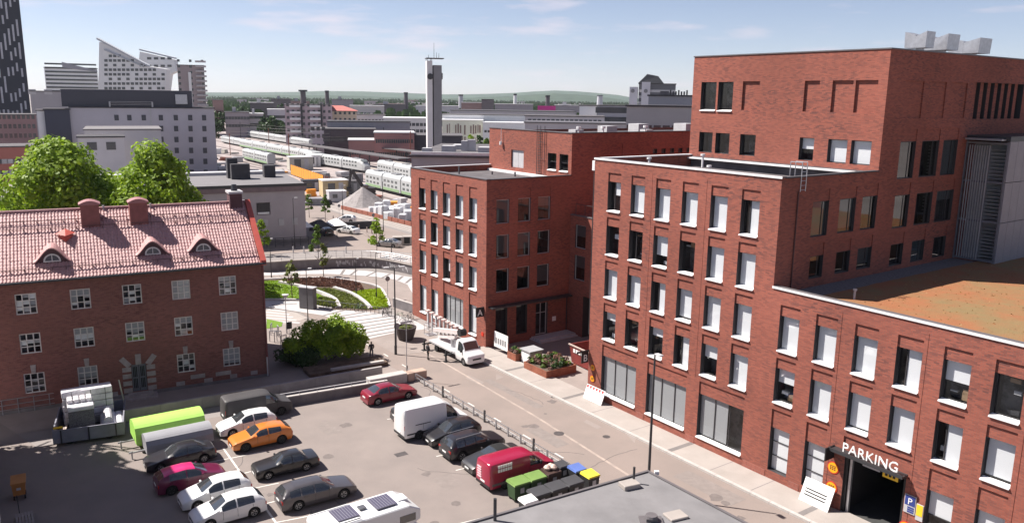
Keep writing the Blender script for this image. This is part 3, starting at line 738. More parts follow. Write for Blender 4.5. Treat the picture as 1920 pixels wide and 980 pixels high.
for k in range(26):
    c = UV(rs_.uniform(-58,-30), rs_.uniform(10,33)) if k < 18 else UV(rs_.uniform(-60,-25), rs_.uniform(35,41)); n_ = 11; R_ = rs_.uniform(.12,.5)
    sheet('oil_stain', [(c[0]+R_*rs_.uniform(.6,1.2)*math.cos(6.283*q/n_), c[1]+R_*rs_.uniform(.6,1.2)*math.sin(6.283*q/n_)) for q in range(n_)], .0032+.00002*k, 'stain', lot if k < 18 else road)
for k, (u0, v0, u1, v1) in enumerate([(-57,22,-54.5,23.2),(-52,14,-47,15.2),(-44,25,-42,26.5),(-60,30,-55,32),(-47,35.2,-43,36.4),(-58,38.6,-50,39.4),(-35,39.0,-30,40.6)]):
    sheet('asphalt_patch', [UV(u0,v0),UV(u1,v0),UV(u1,v1),UV(u0,v1)], .0026+.00003*k, 'patch_new', lot if v0 < 33 else road)
for k in range(14):
    u0, v0 = rs_.uniform(-60,-32), rs_.uniform(12,40); a = rs_.uniform(0,3.1); pts = [UV(u0,v0)]; x, y = pts[0]
    for q in range(9):
        a += rs_.uniform(-.45,.45); x += .55*math.cos(a); y += .55*math.sin(a); pts.append((x,y))
    ribbon('crack_seal', pts, .045, .0, .0042+.00002*k, 'tar', lot if v0 < 33 else road)
dr_ = z7(1150, 558); MB().box(-.45,.45,-.3,.3,-.01,.009).build('drain_grate', MATS['iron'], lot, (dr_[0],dr_[1],0), rad(34))
# plaza of pale paving with dark bands
plz = struct(sheet('plaza', pxpoly(z8([(55,450),(300,455),(380,492),(480,508),(700,520),(900,545),(1000,575),(1095,628),(880,655),(720,692),(640,650),(540,590),(430,545),(260,520),(160,505),(55,490)])), .016, 'paving_white'))
bandl = [((500,570),(860,520)),((540,590),(890,545)),((560,612),(895,560)),((600,630),(900,580)),((620,645),(905,597)),((660,662),(920,615)),((690,680),(940,635)),((430,545),(560,512)),((480,560),(690,524)),((100,480),(260,470)),((330,505),(440,500))]
for a, b in bandl: strip(G(*z8([a])[0]), G(*z8([b])[0]), .34, .021, 'paving_dark', plz, 'paving_band')
crossing = struct(sheet('pavement', pxpoly(z8([(55,500),(160,510),(250,525),(330,560),(200,600),(55,600)])), .004, 'paving'))
for k in range(5):
    strip(G(*z8([(62, 505+18*k)])[0]), G(*z8([(190+22*k, 520+18*k)])[0]), .5, .009, 'paving_white', crossing, 'crossing_bar')
struct(sheet('lower_plaza', pxpoly(z8([(1085,628),(1150,700),(1190,760),(960,790),(880,790),(720,700),(900,655)])), .008, 'asphalt_path'))
# curved cycle path and pale footpath in front of the curved wall
foot = struct(sheet('footpath', pxpoly(z8([(-60,275),(60,268),(240,255),(430,250),(560,252),(700,262),(850,280),(1000,305),(1000,420),(960,350),(880,318),(760,300),(600,288),(430,282),(240,285),(60,292),(-60,300)])), .010, 'paving_white'))
for a, b in (((560,255),(540,285)),((640,258),(600,288)),((760,268),(700,296)),((850,282),(800,306)),((930,296),(900,322)),((985,310),(950,340))): strip(G(*z8([a])[0]), G(*z8([b])[0]), .4, .016, 'paving_dark', foot, 'paving_band')
struct(sheet('cycle_path', pxpoly(z8([(-60,300),(60,293),(240,286),(430,283),(600,289),(760,301),(880,320),(960,352),(1010,430),(1060,560),(1000,572),(900,545),(845,480),(830,420),(790,370),(700,342),(560,320),(430,308),(240,310),(60,318),(-60,322)])), .006, 'asphalt_path'))
# planted island: lawn, beds and pale curved kerbs
isl = struct(sheet('lawn', pxpoly(z8([(-40,330),(60,322),(240,312),(430,310),(560,322),(690,342),(780,372),(828,440),(845,500),(700,515),(480,505),(380,490),(300,450),(55,446),(-40,446)])), .024, 'bed_soil'))
struct(sheet('lawn', pxpoly(z8([(-40,334),(60,326),(150,324),(180,345),(290,372),(400,412),(470,445),(500,492),(400,485),(340,462),(300,446),(55,442),(-40,442)])), .05, 'lawn'))
def smooth(pts, n=6):
    out = []
    for i in range(len(pts)-1):
        p0, p1, p2, p3 = pts[max(i-1,0)], pts[i], pts[i+1], pts[min(i+2,len(pts)-1)]
        for k in range(n):
            t = k/n
            out.append(tuple(.5*((2*p1[c]) + (-p0[c]+p2[c])*t + (2*p0[c]-5*p1[c]+4*p2[c]-p3[c])*t*t + (-p0[c]+3*p1[c]-3*p2[c]+p3[c])*t**3) for c in (0,1)))
    return out + [tuple(pts[-1])]
for pts, w, h_ in (([(150,340),(230,355),(300,370),(420,410),(500,450),(528,500)], .45, .32), ([(420,415),(490,450),(512,500)], .3, .2), ([(495,375),(600,410),(680,460),(728,508)], .45, .32), ([(-60,322),(60,318),(240,310),(430,308),(560,320),(690,342),(780,368),(826,430),(845,490)], .35, .16), ([(55,448),(300,452),(380,490),(480,506)], .35, .2)):
    ribbon('planting_kerb', smooth(pxpoly(z8(pts))), w, 0, h_, 'paving_white', isl)
# railway land
struct(sheet('rail_yard', pxpoly([(385,300),(385,214),(470,228),(640,262),(790,300),(1000,340),(1000,440),(770,425),(640,395),(560,365)]), -.008, 'ballast'))
far_road = struct(sheet('road', pxpoly([(560,375),(640,402),(772,440),(1000,520),(1000,560),(780,475),(700,468),(600,470),(500,478),(430,420)]), -.004, 'asphalt_road'))
struct(sheet('tram_track_bed', pxpoly([(560,362),(640,388),(772,422),(1000,490),(1000,512),(772,436),(640,400),(560,372)]), .002, 'paving'))
for k in range(4):
    dy = 3.2*k
    strip(G(560,364.0+dy*.6), G(772,424.5+dy), .16, .008, 'rail_dark', far_road, 'tram_rail')
for a, b in (((395,256),(700,318)), ((395,252),(720,312)), ((395,279),(640,336)), ((395,289),(620,342)), ((395,296),(560,330)), ((395,230),(600,258)), ((640,318),(800,352)), ((640,326),(800,364)), ((650,340),(800,378)), ((650,350),(800,392)), ((395,262),(620,303)), ((395,272),(600,312)), ((395,246),(640,290)), ((395,236),(560,262)), ((395,284),(520,306))):
    strip(G(*a), G(*b), 1.6, .0, 'rail_dark', far_road, 'rail_track')
pw = [(-50,262),(60,268),(240,256),(430,246),(560,240),(700,240),(850,255),(1000,287)]
# ================================================================== old brick house with tiled roof
FA = rad(28.19)
hs = thing('brick_house', 'old dark brick house with pink tiled roof and white framed windows', 'building', (-22.24, 70.07, 0), FA)
fx = Facade((0,0),(1,0),-29,0,0,10.75)
wb = MB()
hw = [-19.14+3.812*k for k in range(-2,5)]
mat('pane_bright', (0.5,0.5,0.5), .3)
def house_win(x, z0, style, bl):
    w, h_ = 1.46, 1.68
    fx.cell(x, x+w, z0, z0+h_, .8, 1)
    o = window(hs, fx, x, x+w, z0, z0+h_, .07, mull=(.335,.665), trans=(.34,.66), blind=bl, blindm='blind_grey', sill=False, frame='frame_white', fw=.085)
    rq = random.Random(int(x*100+z0*1000))
    for c in range(3):
        for r in range(3):
            if rq.random() < .42:
                xa, za = .09+.44*c, .1+.53*r; k_ = rq.uniform(.35,1)
                MB().box(xa, xa+.40, .16, .17, za+.45*(1-k_), za+.45).build('pane_reflection', MATS[rq.choice(('blind_white','blind_grey','light_grey','sill_white'))], o)  # pale quads behind random panes imitate bright reflections in the glass
    return o
for k, x in enumerate(hw):
    house_win(x, 8.03, 0, (.0,.0,.0,.3,.0,1.0,.25)[k])
    house_win(x, 4.78, 0, (.0,.0,.0,.35,.5,.3,1.0)[k])
    if abs(x+11.5) > 1: house_win(x, 1.46, 0, (.0,0,0,.6,0,.0,.9)[k])
mat('stone', (0.33,0.29,0.28), .85, .2, 1.5, .4)
# door with pale stone surround
dx0, dx1 = -11.33, -10.17
fx.cell(dx0, dx1, .3, 2.75, .4, 1)
fx.bake(wb)
wb.quad((0,0,0),(0,12,0),(0,12,10.75),(0,0,10.75)); wb.tri((0,0,10.75),(0,12,10.75),(0,6,15.35)); wb.quad((-29,12,0),(0,12,0),(0,12,10.75),(-29,12,10.75)); wb.quad((-29,0,0),(-29,12,0),(-29,12,10.75),(-29,0,10.75))
wb.build('wall', [MATS['brick_old'], MATS['interior'], MATS['brick_old']], hs)
dd = MB(); dm = mat('door_grey', (.16,.16,.19), .6, .1)
for a, b in ((dx0+.03,dx0+.56),(dx1-.56,dx1-.03)):
    dd.box(a,b,.2,.26,.32,2.7)
door = dd.build('door', dm, hs)
gl = MB()
for a, b in ((dx0+.12,dx0+.47),(dx1-.47,dx1-.12)):
    for z0, z1 in ((.6,1.45),(1.6,2.5)):
        for q in range(3): gl.box(a+.12*q, a+.12*q+.08, .18, .199, z0, z1)
gl.build('door_panel', MATS['ink'], door)
for z0 in (.35,.98,1.6,2.2):
    for sx in (-1, 1):
        cx_ = dx0-.36 if sx < 0 else dx1+.36
        MB().box(cx_-.34, cx_+.34, -.07, .3, z0, z0+.38).build('surround_block', MATS['stone'], hs, None)
for cx_, ang, ln in ((-11.75, 38, .95), (-10.75, 0, .9), (-9.75, -38, .95)):
    o = MB().box(-.22,.22,-.08,.28,-ln*.5,ln*.5).build('surround_block', MATS['stone'], hs, (cx_, 0, 3.2 if ang == 0 else 3.05)); o.rotation_euler = (0, rad(-ang), 0)
for k, x in enumerate(hw):
    if abs(x+11.5) > 1: MB().hexa([(x+.58,-.06,3.16),(x+.88,-.06,3.16),(x+.88,.1,3.16),(x+.58,.1,3.16),(x+.53,-.06,3.82),(x+.93,-.06,3.82),(x+.93,.1,3.82),(x+.53,.1,3.82)]).build('keystone', MATS['stone'], hs)
MB().box(dx0-.7,dx1+.7,-1.3,-.0,0,.16).build('door_step', MATS['stone'], hs); MB().box(dx0-.4,dx1+.4,-.9,-.003,.16,.3).build('door_step', MATS['stone'], hs)
for x, w, z in ((-7.9,.7,.5),(-6.7,1.2,.95),(-5.6,.7,.45),(-4.6,1.3,.9),(-3.4,.6,.5),(-1.6,.6,.55),(-13.2,.7,.4),(-15,.6,.45)):
    MB().box(x, x+w, -.05, .02, z-.18, z+.18).build('foundation_stone', MATS['stone'], hs)
MB().box(-29,.02,-.03,-.003,0,.28).build('plinth', MATS['concrete_dark'], hs)
# pantiled roof: real corrugation and steps
tile = mat('pantile', (0.50, 0.30, 0.295), .55, 0, 5.0, 0.15, col2=(0.36, 0.185, 0.175), spec=.35, contrast=(.3,.7), bscale=20)
def slope_z(y): return 10.80 + (y + .55) * (15.42-10.80)/6.55
def tile_side(y_of, name):
    t = MB(); cw, nr = .25, 21; nsub = 6; x0, x1 = -29.4, -.25; nc = int((x1-x0)/cw)
    prof = [(q/nsub, 0.045*(math.sin(math.pi*min(1, q/nsub/.62))**.8 if q/nsub < .62 else -.35*math.sin(math.pi*(q/nsub-.62)/.38))) for q in range(nsub+1)]
    for r in range(nr):
        ya, yb = -.55 + 6.55*r/nr, -.55 + 6.55*(r+1)/nr + .03
        za, zb = slope_z(ya) + .035, slope_z(yb) + .004
        for c in range(nc):
            xb = x0 + c*cw; j = rnd.uniform(-.012, .012)
            for q in range(nsub):
                (p0, h0), (p1, h1) = prof[q], prof[q+1]
                A = (xb+p0*cw, y_of(ya), za+h0+j); B = (xb+p1*cw, y_of(ya), za+h1+j); C = (xb+p1*cw, y_of(yb), zb+h1+j); D = (xb+p0*cw, y_of(yb), zb+h0+j)
                t.quad(A, B, C, D)
                if h0 > -.02: t.quad((A[0],A[1],A[2]-.07),(B[0],B[1],B[2]-.07),B,A)
    o = t.build(name, tile, hs); o['kind'] = 'stuff'; return o
tile_side(lambda y: y, 'roof_tiles')
rb = MB(); rb.quad((-29.4,5.99,15.42),(-.2,5.99,15.42),(-.2,12.55,10.8),(-29.4,12.55,10.8)); rb.quad((-29.4,-.5,10.78),(-.2,-.5,10.78),(-.2,6,15.36),(-29.4,6,15.36))
rb.build('roof', mat('roof_red', (.30,.13,.115), .6, .15), hs)
MB().tube((-29.4,6,15.46),(-.2,6,15.46),.13,.13,8).build('ridge_cap', tile, hs)
# gable verge in bright red sheet metal
vm = mat('red_sheet', (0.42, 0.075, 0.055), .5, .08)
vb = MB(); vb.hexa([(-.3,-.62,10.55),(.14,-.62,10.55),(.14,6,15.2),(-.3,6,15.2),(-.3,-.62,11.0),(.14,-.62,11.0),(.14,6,15.66),(-.3,6,15.66)]); vb.build('verge', vm, hs)
vb = MB(); vb.hexa([(-.3,6.01,15.2),(.14,6.01,15.2),(.14,12.6,10.55),(-.3,12.6,10.55),(-.3,6.01,15.66),(.14,6.01,15.66),(.14,12.6,11.0),(-.3,12.6,11.0)]); vb.build('verge', vm, hs)
MB().tube((-29.4,-.68,10.72),(.1,-.68,10.72),.09,.09,8).build('gutter', MATS['dark_steel'], hs)
MB().box(-29.4,.1,-.55,-.0,10.6,10.74).build('eaves', mat('eaves_red', (.14,.05,.045), .7), hs)
MB().tube((-.12,-.10,.1),(-.12,-.10,10.7),.06,.06,8).build('downpipe', mat('red_dark', (.16,.05,.05), .6), hs)
MB().tube((-.12,-.14,.1),(-.12,-.14,1.9),.065,.065,8).build('downpipe_foot', MATS['light_grey'], hs)
# snow rails and walkway along the slope
for y, h_ in ((0.25,.16),(4.0,.17),(4.75,.15)):
    z = slope_z(y) + .12
    s_ = MB(); s_.box(-29.2,-.4,y-.03,y+.03,z+h_-.05,z+h_)
    for k in range(30): s_.box(-29+k*.97,-28.95+k*.97,y-.03,y+.1,z-.1,z+h_-.05)
    s_.build('snow_rail', mat('rail_brown', (.11,.055,.055), .6), hs)
# chimneys
mat('chimney', (0.25,0.095,0.085), .8, .15, 2)
for x0, x1, zt in ((-14.05,-12.62,16.3),(-10.28,-8.85,16.3)):
    MB().box(x0,x1,4.1,5.5,13.4,zt-.22).build('chimney', MATS['chimney'], hs)
    c = MB(); n = 8
    pts = [(x0-.12 + (x1-x0+.24)*k/n, zt-.22 + .28*math.sin(math.pi*k/n)) for k in range(n+1)]
    c.prism_y(pts + [(x1+.12, zt-.3),(x0-.12, zt-.3)], 3.95, 5.65); c.build('chimney_hood', mat('hood_red', (.33,.15,.145), .5, .1), hs)
    MB().tube((x1+.35,5.9,14.9),(x1+.35,5.9,15.7),.09,.09,8).build('vent_pipe', MATS['light_grey'], hs)
MB().box(-1.75,-.65,5.3,7.0,14.2,16.3).build('chimney', mat('chimney_dark', (.10,.05,.055), .8), hs)
MB().box(-1.85,-.55,5.2,7.1,16.3,16.5).build('chimney_cap', MATS['light_grey'], hs)
MB().tube((-1.2,6.1,16.5),(-1.2,6.1,17.1),.3,.22,10).build('chimney_pot', MATS['dark_steel'], hs)
MB().box(-.5,.12,6.2,8.0,13.0,15.2).build('chimney', MATS['chimney_dark'], hs); MB().box(-.58,.2,6.1,8.1,15.2,15.35).build('chimney_cap', MATS['light_grey'], hs)
# eyebrow dormers
for xc in (-16.35, -8.9, -4.85):
    y0 = .95; zb = slope_z(y0) + .06; W, HH, n = 1.35, 1.15, 16
    prof = []
    for k in range(n+1):
        t_ = -1 + 2*k/n; prof.append((xc + W*t_, zb + HH*(math.cos(math.pi*t_)*.5+.5)**.8))
    sl = (15.42-10.80)/6.55
    top, und = MB(), MB()
    for k in range(n):
        (xa, za), (xb_, zb_) = prof[k], prof[k+1]
        ya, yb = y0 + (za-zb)/sl + .25, y0 + (zb_-zb)/sl + .25
        top.quad((xa,y0-.16,za+.05),(xb_,y0-.16,zb_+.05),(xb_,yb,zb_+.16),(xa,ya,za+.16))
        top.quad((xa,y0-.16,za-.06),(xb_,y0-.16,zb_-.06),(xb_,y0-.16,zb_+.05),(xa,y0-.16,za+.05))
        und.quad((xa,y0,zb-.25),(xb_,y0,zb-.25),(xb_,y0,zb_),(xa,y0,za))
    dm_ = top.build('dormer', tile, hs); und.build('dormer_front', MATS['chimney_dark'], dm_)
    fr, pn = MB(), MB(); r = .62; m_ = 12
    for k in range(m_):
        a, b = math.pi*k/m_, math.pi*(k+1)/m_
        ca, sa, cb_, sb_ = math.cos(a), math.sin(a), math.cos(b), math.sin(b)
        fr.quad((xc+r*ca,y0-.05,zb+.1+r*sa*.95),(xc+r*cb_,y0-.05,zb+.1+r*sb_*.95),(xc+r*.8*cb_,y0-.05,zb+.1+r*.8*sb_*.95),(xc+r*.8*ca,y0-.05,zb+.1+r*.8*sa*.95))
        pn.tri((xc,y0-.03,zb+.1),(xc+r*.85*ca,y0-.03,zb+.1+r*.85*sa*.95),(xc+r*.85*cb_,y0-.03,zb+.1+r*.85*sb_*.95))
    fr.box(xc-r,xc+r,y0-.06,y0-.04,zb+.02,zb+.12); fr.box(xc-.03,xc+.03,y0-.055,y0-.045,zb+.12,zb+.1+r*.9)
    w_ = fr.build('dormer_window', MATS['frame_white'], dm_); pn.build('pane', mat('pane_dark', (.10,.10,.11), .12, 0, spec=.6), w_)
# small triangular roof vent
xc, y0 = -15.3, 2.7; zb = slope_z(y0) + .1
v = MB(); v.tri((xc-.75,y0+.75,zb+.62),(xc,y0-.1,zb+.52),(xc,y0+1.15,zb+.95)); v.tri((xc+.75,y0+.75,zb+.62),(xc,y0+1.15,zb+.95),(xc,y0-.1,zb+.52)); v.tri((xc-.7,y0+.7,zb+.5),(xc,y0,zb),(xc,y0-.08,zb+.5)); v.tri((xc+.7,y0+.7,zb+.5),(xc,y0-.08,zb+.5),(xc,y0,zb))
v.build('roof_hatch', vm, hs)

# ================================================================== pale house at the left edge (its shadow lies over the lot)
wx, wy = -38.0, 54.3
wh = thing('white_house', 'white rendered wall of a tall house at the left picture edge', 'building', (wx, wy, 0), rad(-54.9))
mat('render_white', (.78,.77,.78), .8, .06, .7)
m_ = MB()
m_.box(0,40,-12,-.003,0,19.0)
m_.build('wall', MATS['render_white'], wh)
for k in range(9):
    for z in (1.4,4.8,8.2,11.6,15.0):
        o = MB().box(2+4.2*k,3.4+4.2*k,-.02,.03,z,z+1.7).build('window', MATS['frame_white'], wh); MB().box(2.1+4.2*k,3.3+4.2*k,.031,.036,z+.1,z+1.6).build('pane', MATS['pane_dark'], o)
MB().box(-.3,40.3,-12.3,.3,19.0,19.25).build('roof', MATS['roof_dark'], wh)
MB().box(0,40,.002,.05,0,.5).build('plinth', MATS['concrete'], wh)

# ================================================================== grey flat-roofed hall behind the house
gh = thing('grey_hall', 'flat-roofed grey hall with black roof boxes behind the brick house', 'building', (-36.07, 138.14, 0), rad(26))
mat('render_grey', (.40,.36,.375), .85, .08, .3)
fg = Facade((0,0),(1,0),-44,0,0,10.1)
fg.cell(-8.2,-5.9,5.3,7.4,.3); fg.cell(-12.6,-10.3,0.3,3.2,.3,1)
b = MB(); fg.bake(b); b.quad((0,0,0),(0,22,0),(0,22,10.1),(0,0,10.1)); b.quad((-44,22,0),(0,22,0),(0,22,10.1),(-44,22,10.1)); b.build('wall', [MATS['render_grey'], MATS['interior'], MATS['win_frame']], gh)
MB().box(-44.2,.25,-.25,22.2,10.1,10.35).build('roof_slab', mat('roof_pale', (.17,.16,.165), .8, .08, .2), gh)
MB().box(-44.2,.26,-.3,-.1,9.2,10.1).build('fascia', mat('fascia_brown', (.20,.145,.15), .8), gh)
MB().box(-44.2,.27,-.34,-.25,10.0,10.5).build('roof_edge', MATS['dark_steel'], gh)
MB().box(-44.2,.25,19.5,22.3,10.36,10.9).build('parapet', MATS['light_grey'], gh)
for x, y, w, h_ in ((-10.6,11,3.2,2.7),(-4.6,13,2.0,2.2),(-11,13.2,1.8,3.6)):
    MB().box(x,x+w,y,y+2.2,10.35,10.35+h_).build('roof_box', MATS['roof_dark'], gh)
o = MB().box(-8.1,-6.0,.16,.22,5.4,7.3).build('window', MATS['win_frame'], gh); MB().box(-8.0,-6.1,-.02,.1,5.42,5.75).build('sill', MATS['sill_white'], o)
MB().box(-12.5,-10.4,.1,.2,.3,3.1).build('door', MATS['black_metal'], gh)
for x in (-7.3,-4.6,-2.3): MB().box(x,x+.9,-.12,-.02,3.3,4.5).build('wall_board', MATS['light_grey'], gh)
MB().box(-8.6,.1,-.05,-.003,0,.9).build('plinth', MATS['concrete_dark'], gh)
rl = MB(); [rl.tube((-8.5+1.4*k,-2.2,0),(-8.5+1.4*k,-2.2,1.5),.05,.05,6) for k in range(7)]; rl.tube((-8.5,-2.2,1.5),(-.1,-2.2,1.5),.05,.05,6); rl.tube((-8.5,-2.2,.8),(-.1,-2.2,.8),.04,.04,6); rl.build('ramp_railing', MATS['dark_steel'], gh)

# ================================================================== flat roof in the foreground
c0, c1, c2 = G(1215,880,3.8), G(868,980,3.8), G(1405,980,3.8)
d1 = (Vector(c1)-Vector(c0)).normalized(); d2 = (Vector(c2)-Vector(c0)).normalized(); c0v = Vector(c0)
pts = [c0v, c0v + d2*34, c0v + d2*34 + d1*28, c0v + d1*28]
cen = sum(pts, Vector((0,0)))/4
sh = thing('flat_roof_shed', 'low shed with grey felt flat roof and vents at the bottom edge', 'building', (cen.x, cen.y, 0), 0)
pl = [(p.x-cen.x, p.y-cen.y) for p in pts]
MB().prism([(x*.985, y*.985) for x, y in pl], 0, 3.5).build('wall', MATS['concrete'], sh)
MB().prism(pl, 3.5, 3.72).build('roof', mat('felt_grey', (.185,.178,.182), .9, .16, .35, .2, bscale=30), sh)
for i in range(4):
    a, b_ = Vector(pl[i]), Vector(pl[(i+1) % 4]); d = (b_-a).normalized(); n = Vector((-d.y, d.x))
    if (a+n).length > a.length: n = -n
    MB().hexa([(a.x,a.y,3.6),(b_.x,b_.y,3.6),(b_.x+n.x*.16,b_.y+n.y*.16,3.6),(a.x+n.x*.16,a.y+n.y*.16,3.6),(a.x,a.y,3.8+.003*i),(b_.x,b_.y,3.8+.003*i),(b_.x+n.x*.16,b_.y+n.y*.16,3.8+.003*i),(a.x+n.x*.16,a.y+n.y*.16,3.8+.003*i)]).build('roof_edge', MATS['coping'], sh)
for k in range(1, 24):
    p = Vector(pl[0]) + d1*1.15*k; q = p + d2*34
    MB().hexa([(p.x,p.y,3.718),(q.x,q.y,3.718),(q.x+d1.x*.08,q.y+d1.y*.08,3.718),(p.x+d1.x*.08,p.y+d1.y*.08,3.718),(p.x,p.y,3.727),(q.x,q.y,3.727),(q.x+d1.x*.08,q.y+d1.y*.08,3.723),(p.x+d1.x*.08,p.y+d1.y*.08,3.723)]).build('felt_seam', MATS['felt_grey'], sh)
def on_roof(px, py): g_ = G(px, py, 3.72); return (g_[0]-cen.x, g_[1]-cen.y, 3.72)
for px, py, w, d, h_ in ((1180,912,1.05,.75,.28),(1267,968,1.1,.85,.14)):
    MB().box(-w*.5,w*.5,-d*.5,d*.5,0,h_).build('roof_hatch', MATS['paving'], sh, on_roof(px,py), rad(24), bevel=.03)
for px, py, h_, r in ((1188,905,1.0,.07),(928,975,1.25,.09)):
    x, y, z = on_roof(px,py); MB().tube((x,y,z),(x,y,z+h_),r,r,10).build('vent_pipe', MATS['dark_steel'], sh)
x, y, z = on_roof(1221,978); v = MB(); v.box(x-.6,x+.6,y-.45,y+.45,z,z+.12); v.box(x-.3,x+.3,y-.25,y+.25,z+.12,z+.3); v.tube((x,y,z+.3),(x,y,z+.42),.34,.3,12); v.build('roof_vent', MATS['coping'], sh)
x, y, z = on_roof(1231,888); MB().box(x-.13,x+.13,y-.1,y+.1,z,z+.2).build('floodlight', MATS['white_paint'], sh)
# ================================================================== vehicles
def paint(name, col, rough=.28, metal=0.0): return mat(name, col, rough, 0, spec=.5, metal=metal, coat=.6)
mat('tyre', (.016,.016,.017), .85, 0); mat('rim', (.42,.42,.43), .35, 0, metal=.6); mat('rim_dark', (.05,.05,.05), .4, 0)
mat('car_glass', (.035,.04,.045), .04, 0, spec=1.0, coat=1.0); mat('lamp_clear', (.75,.75,.78), .15, 0, spec=.8); mat('lamp_red', (.42,.02,.015), .2, 0, spec=.6)
mat('trim_black', (.022,.022,.024), .6, 0); mat('plate', (.75,.75,.74), .5, 0); mat('under', (.012,.012,.012), .9, 0)
def interp(keys, x):
    if x <= keys[0][0]: return keys[0][1]
    for (a, va), (b, vb) in zip(keys, keys[1:]):
        if x <= b:
            t = (x-a)/(b-a); return va + (vb-va)*t
    return keys[-1][1]
# length, width, wheel centres, wheel radius, belt profile, top profile, (windscreen x0,x1), (rear window x0,x1), side windows, sill height; x runs front 0 -> rear L
TYPES = {
 'sedan': dict(L=4.6, W=1.80, fw=.88, rw=3.72, r=.32, sill=.20, belt=[(0,.55),(.25,.70),(1.2,.90),(3.9,.98),(4.45,.96),(4.6,.70)], top=[(0,.60),(.2,.74),(1.35,.97),(2.15,1.40),(2.7,1.445),(3.3,1.40),(4.05,1.06),(4.45,1.02),(4.6,.78)], ws=(1.38,2.10), rw_=(3.38,4.02), sw=((1.75,2.62),(2.70,3.62))),
 'oldsedan': dict(L=4.35, W=1.66, fw=.80, rw=3.40, r=.30, sill=.22, belt=[(0,.62),(.1,.74),(1.2,.88),(3.5,.90),(4.25,.88),(4.35,.62)], top=[(0,.66),(.1,.80),(1.35,.94),(1.95,1.34),(2.5,1.38),(3.05,1.35),(3.55,.96),(4.25,.94),(4.35,.68)], ws=(1.37,1.92), rw_=(3.10,3.52), sw=((1.70,2.42),(2.50,3.22))),
 'coupe': dict(L=4.4, W=1.80, fw=.85, rw=3.45, r=.33, sill=.18, belt=[(0,.52),(.2,.66),(1.3,.88),(3.4,.93),(4.25,.92),(4.4,.65)], top=[(0,.56),(.2,.71),(1.5,.94),(2.2,1.34),(2.6,1.36),(3.1,1.30),(3.75,.99),(4.25,.98),(4.4,.72)], ws=(1.52,2.15), rw_=(3.16,3.72), sw=((1.85,2.62),(2.70,3.2))),
 'hatch': dict(L=4.3, W=1.78, fw=.86, rw=3.48, r=.32, sill=.20, belt=[(0,.56),(.2,.70),(1.1,.92),(3.9,1.02),(4.22,.98),(4.3,.66)], top=[(0,.62),(.2,.76),(1.15,1.0),(1.95,1.42),(2.5,1.49),(3.4,1.45),(3.85,1.34),(4.22,1.04),(4.3,.72)], ws=(1.2,1.92), rw_=(3.84,4.18), sw=((1.6,2.46),(2.54,3.55))),
 'estate': dict(L=4.9, W=1.84, fw=.92, rw=3.88, r=.34, sill=.20, belt=[(0,.56),(.2,.72),(1.35,.92),(4.4,1.0),(4.82,.96),(4.9,.66)], top=[(0,.62),(.2,.77),(1.45,1.0),(2.2,1.42),(2.8,1.475),(4.0,1.44),(4.5,1.36),(4.82,1.02),(4.9,.72)], ws=(1.48,2.15), rw_=(4.48,4.80), sw=((1.85,2.75),(2.83,3.62),(3.70,4.35))),
 'suv': dict(L=4.7, W=1.88, fw=.90, rw=3.72, r=.37, sill=.28, belt=[(0,.68),(.15,.88),(1.2,1.06),(4.3,1.12),(4.62,1.08),(4.7,.72)], top=[(0,.74),(.15,.93),(1.25,1.13),(1.95,1.58),(2.5,1.66),(3.9,1.63),(4.3,1.54),(4.62,1.16),(4.7,.78)], ws=(1.3,1.9), rw_=(4.28,4.60), sw=((1.62,2.52),(2.6,3.4),(3.48,4.15))),
 'crossover': dict(L=4.37, W=1.80, fw=.86, rw=3.50, r=.34, sill=.26, belt=[(0,.62),(.2,.76),(1.2,.96),(3.95,1.06),(4.28,1.02),(4.37,.70)], top=[(0,.68),(.2,.82),(1.25,1.03),(2.0,1.42),(2.5,1.47),(3.4,1.42),(3.9,1.30),(4.28,1.08),(4.37,.76)], ws=(1.3,1.97), rw_=(3.86,4.24), sw=((1.68,2.5),(2.58,3.5))),
 'van': dict(L=5.3, W=1.95, fw=.95, rw=4.05, r=.34, sill=.28, belt=[(0,.70),(.1,.98),(.95,1.18),(1.9,1.22),(5.24,1.22),(5.3,1.2)], top=[(0,.76),(.1,1.04),(.9,1.26),(1.75,1.92),(2.3,2.0),(4.9,2.0),(5.24,1.95),(5.3,1.80)], ws=(.98,1.66), rw_=(9,9), sw=((1.2,2.12),)),
 'hivan': dict(L=5.6, W=2.0, fw=1.0, rw=4.35, r=.35, sill=.30, belt=[(0,.72),(.1,1.0),(.9,1.22),(1.9,1.3),(5.54,1.3),(5.6,1.28)], top=[(0,.78),(.1,1.06),(.85,1.30),(1.55,2.18),(2.2,2.55),(5.2,2.58),(5.54,2.54),(5.6,2.35)], ws=(.92,1.58), rw_=(9,9), sw=((1.15,2.0),)),
 'truckcab': dict(L=2.35, W=2.0, fw=.95, rw=9, r=.35, sill=.34, belt=[(0,.74),(.1,1.02),(.85,1.24),(1.6,1.3),(2.3,1.3),(2.35,1.3)], top=[(0,.8),(.1,1.08),(.8,1.34),(1.38,2.18),(1.7,2.32),(2.2,2.32),(2.3,2.28),(2.35,2.2)], ws=(.88,1.34), rw_=(9,9), sw=((1.05,1.95),)),
}
WHEELS = {}
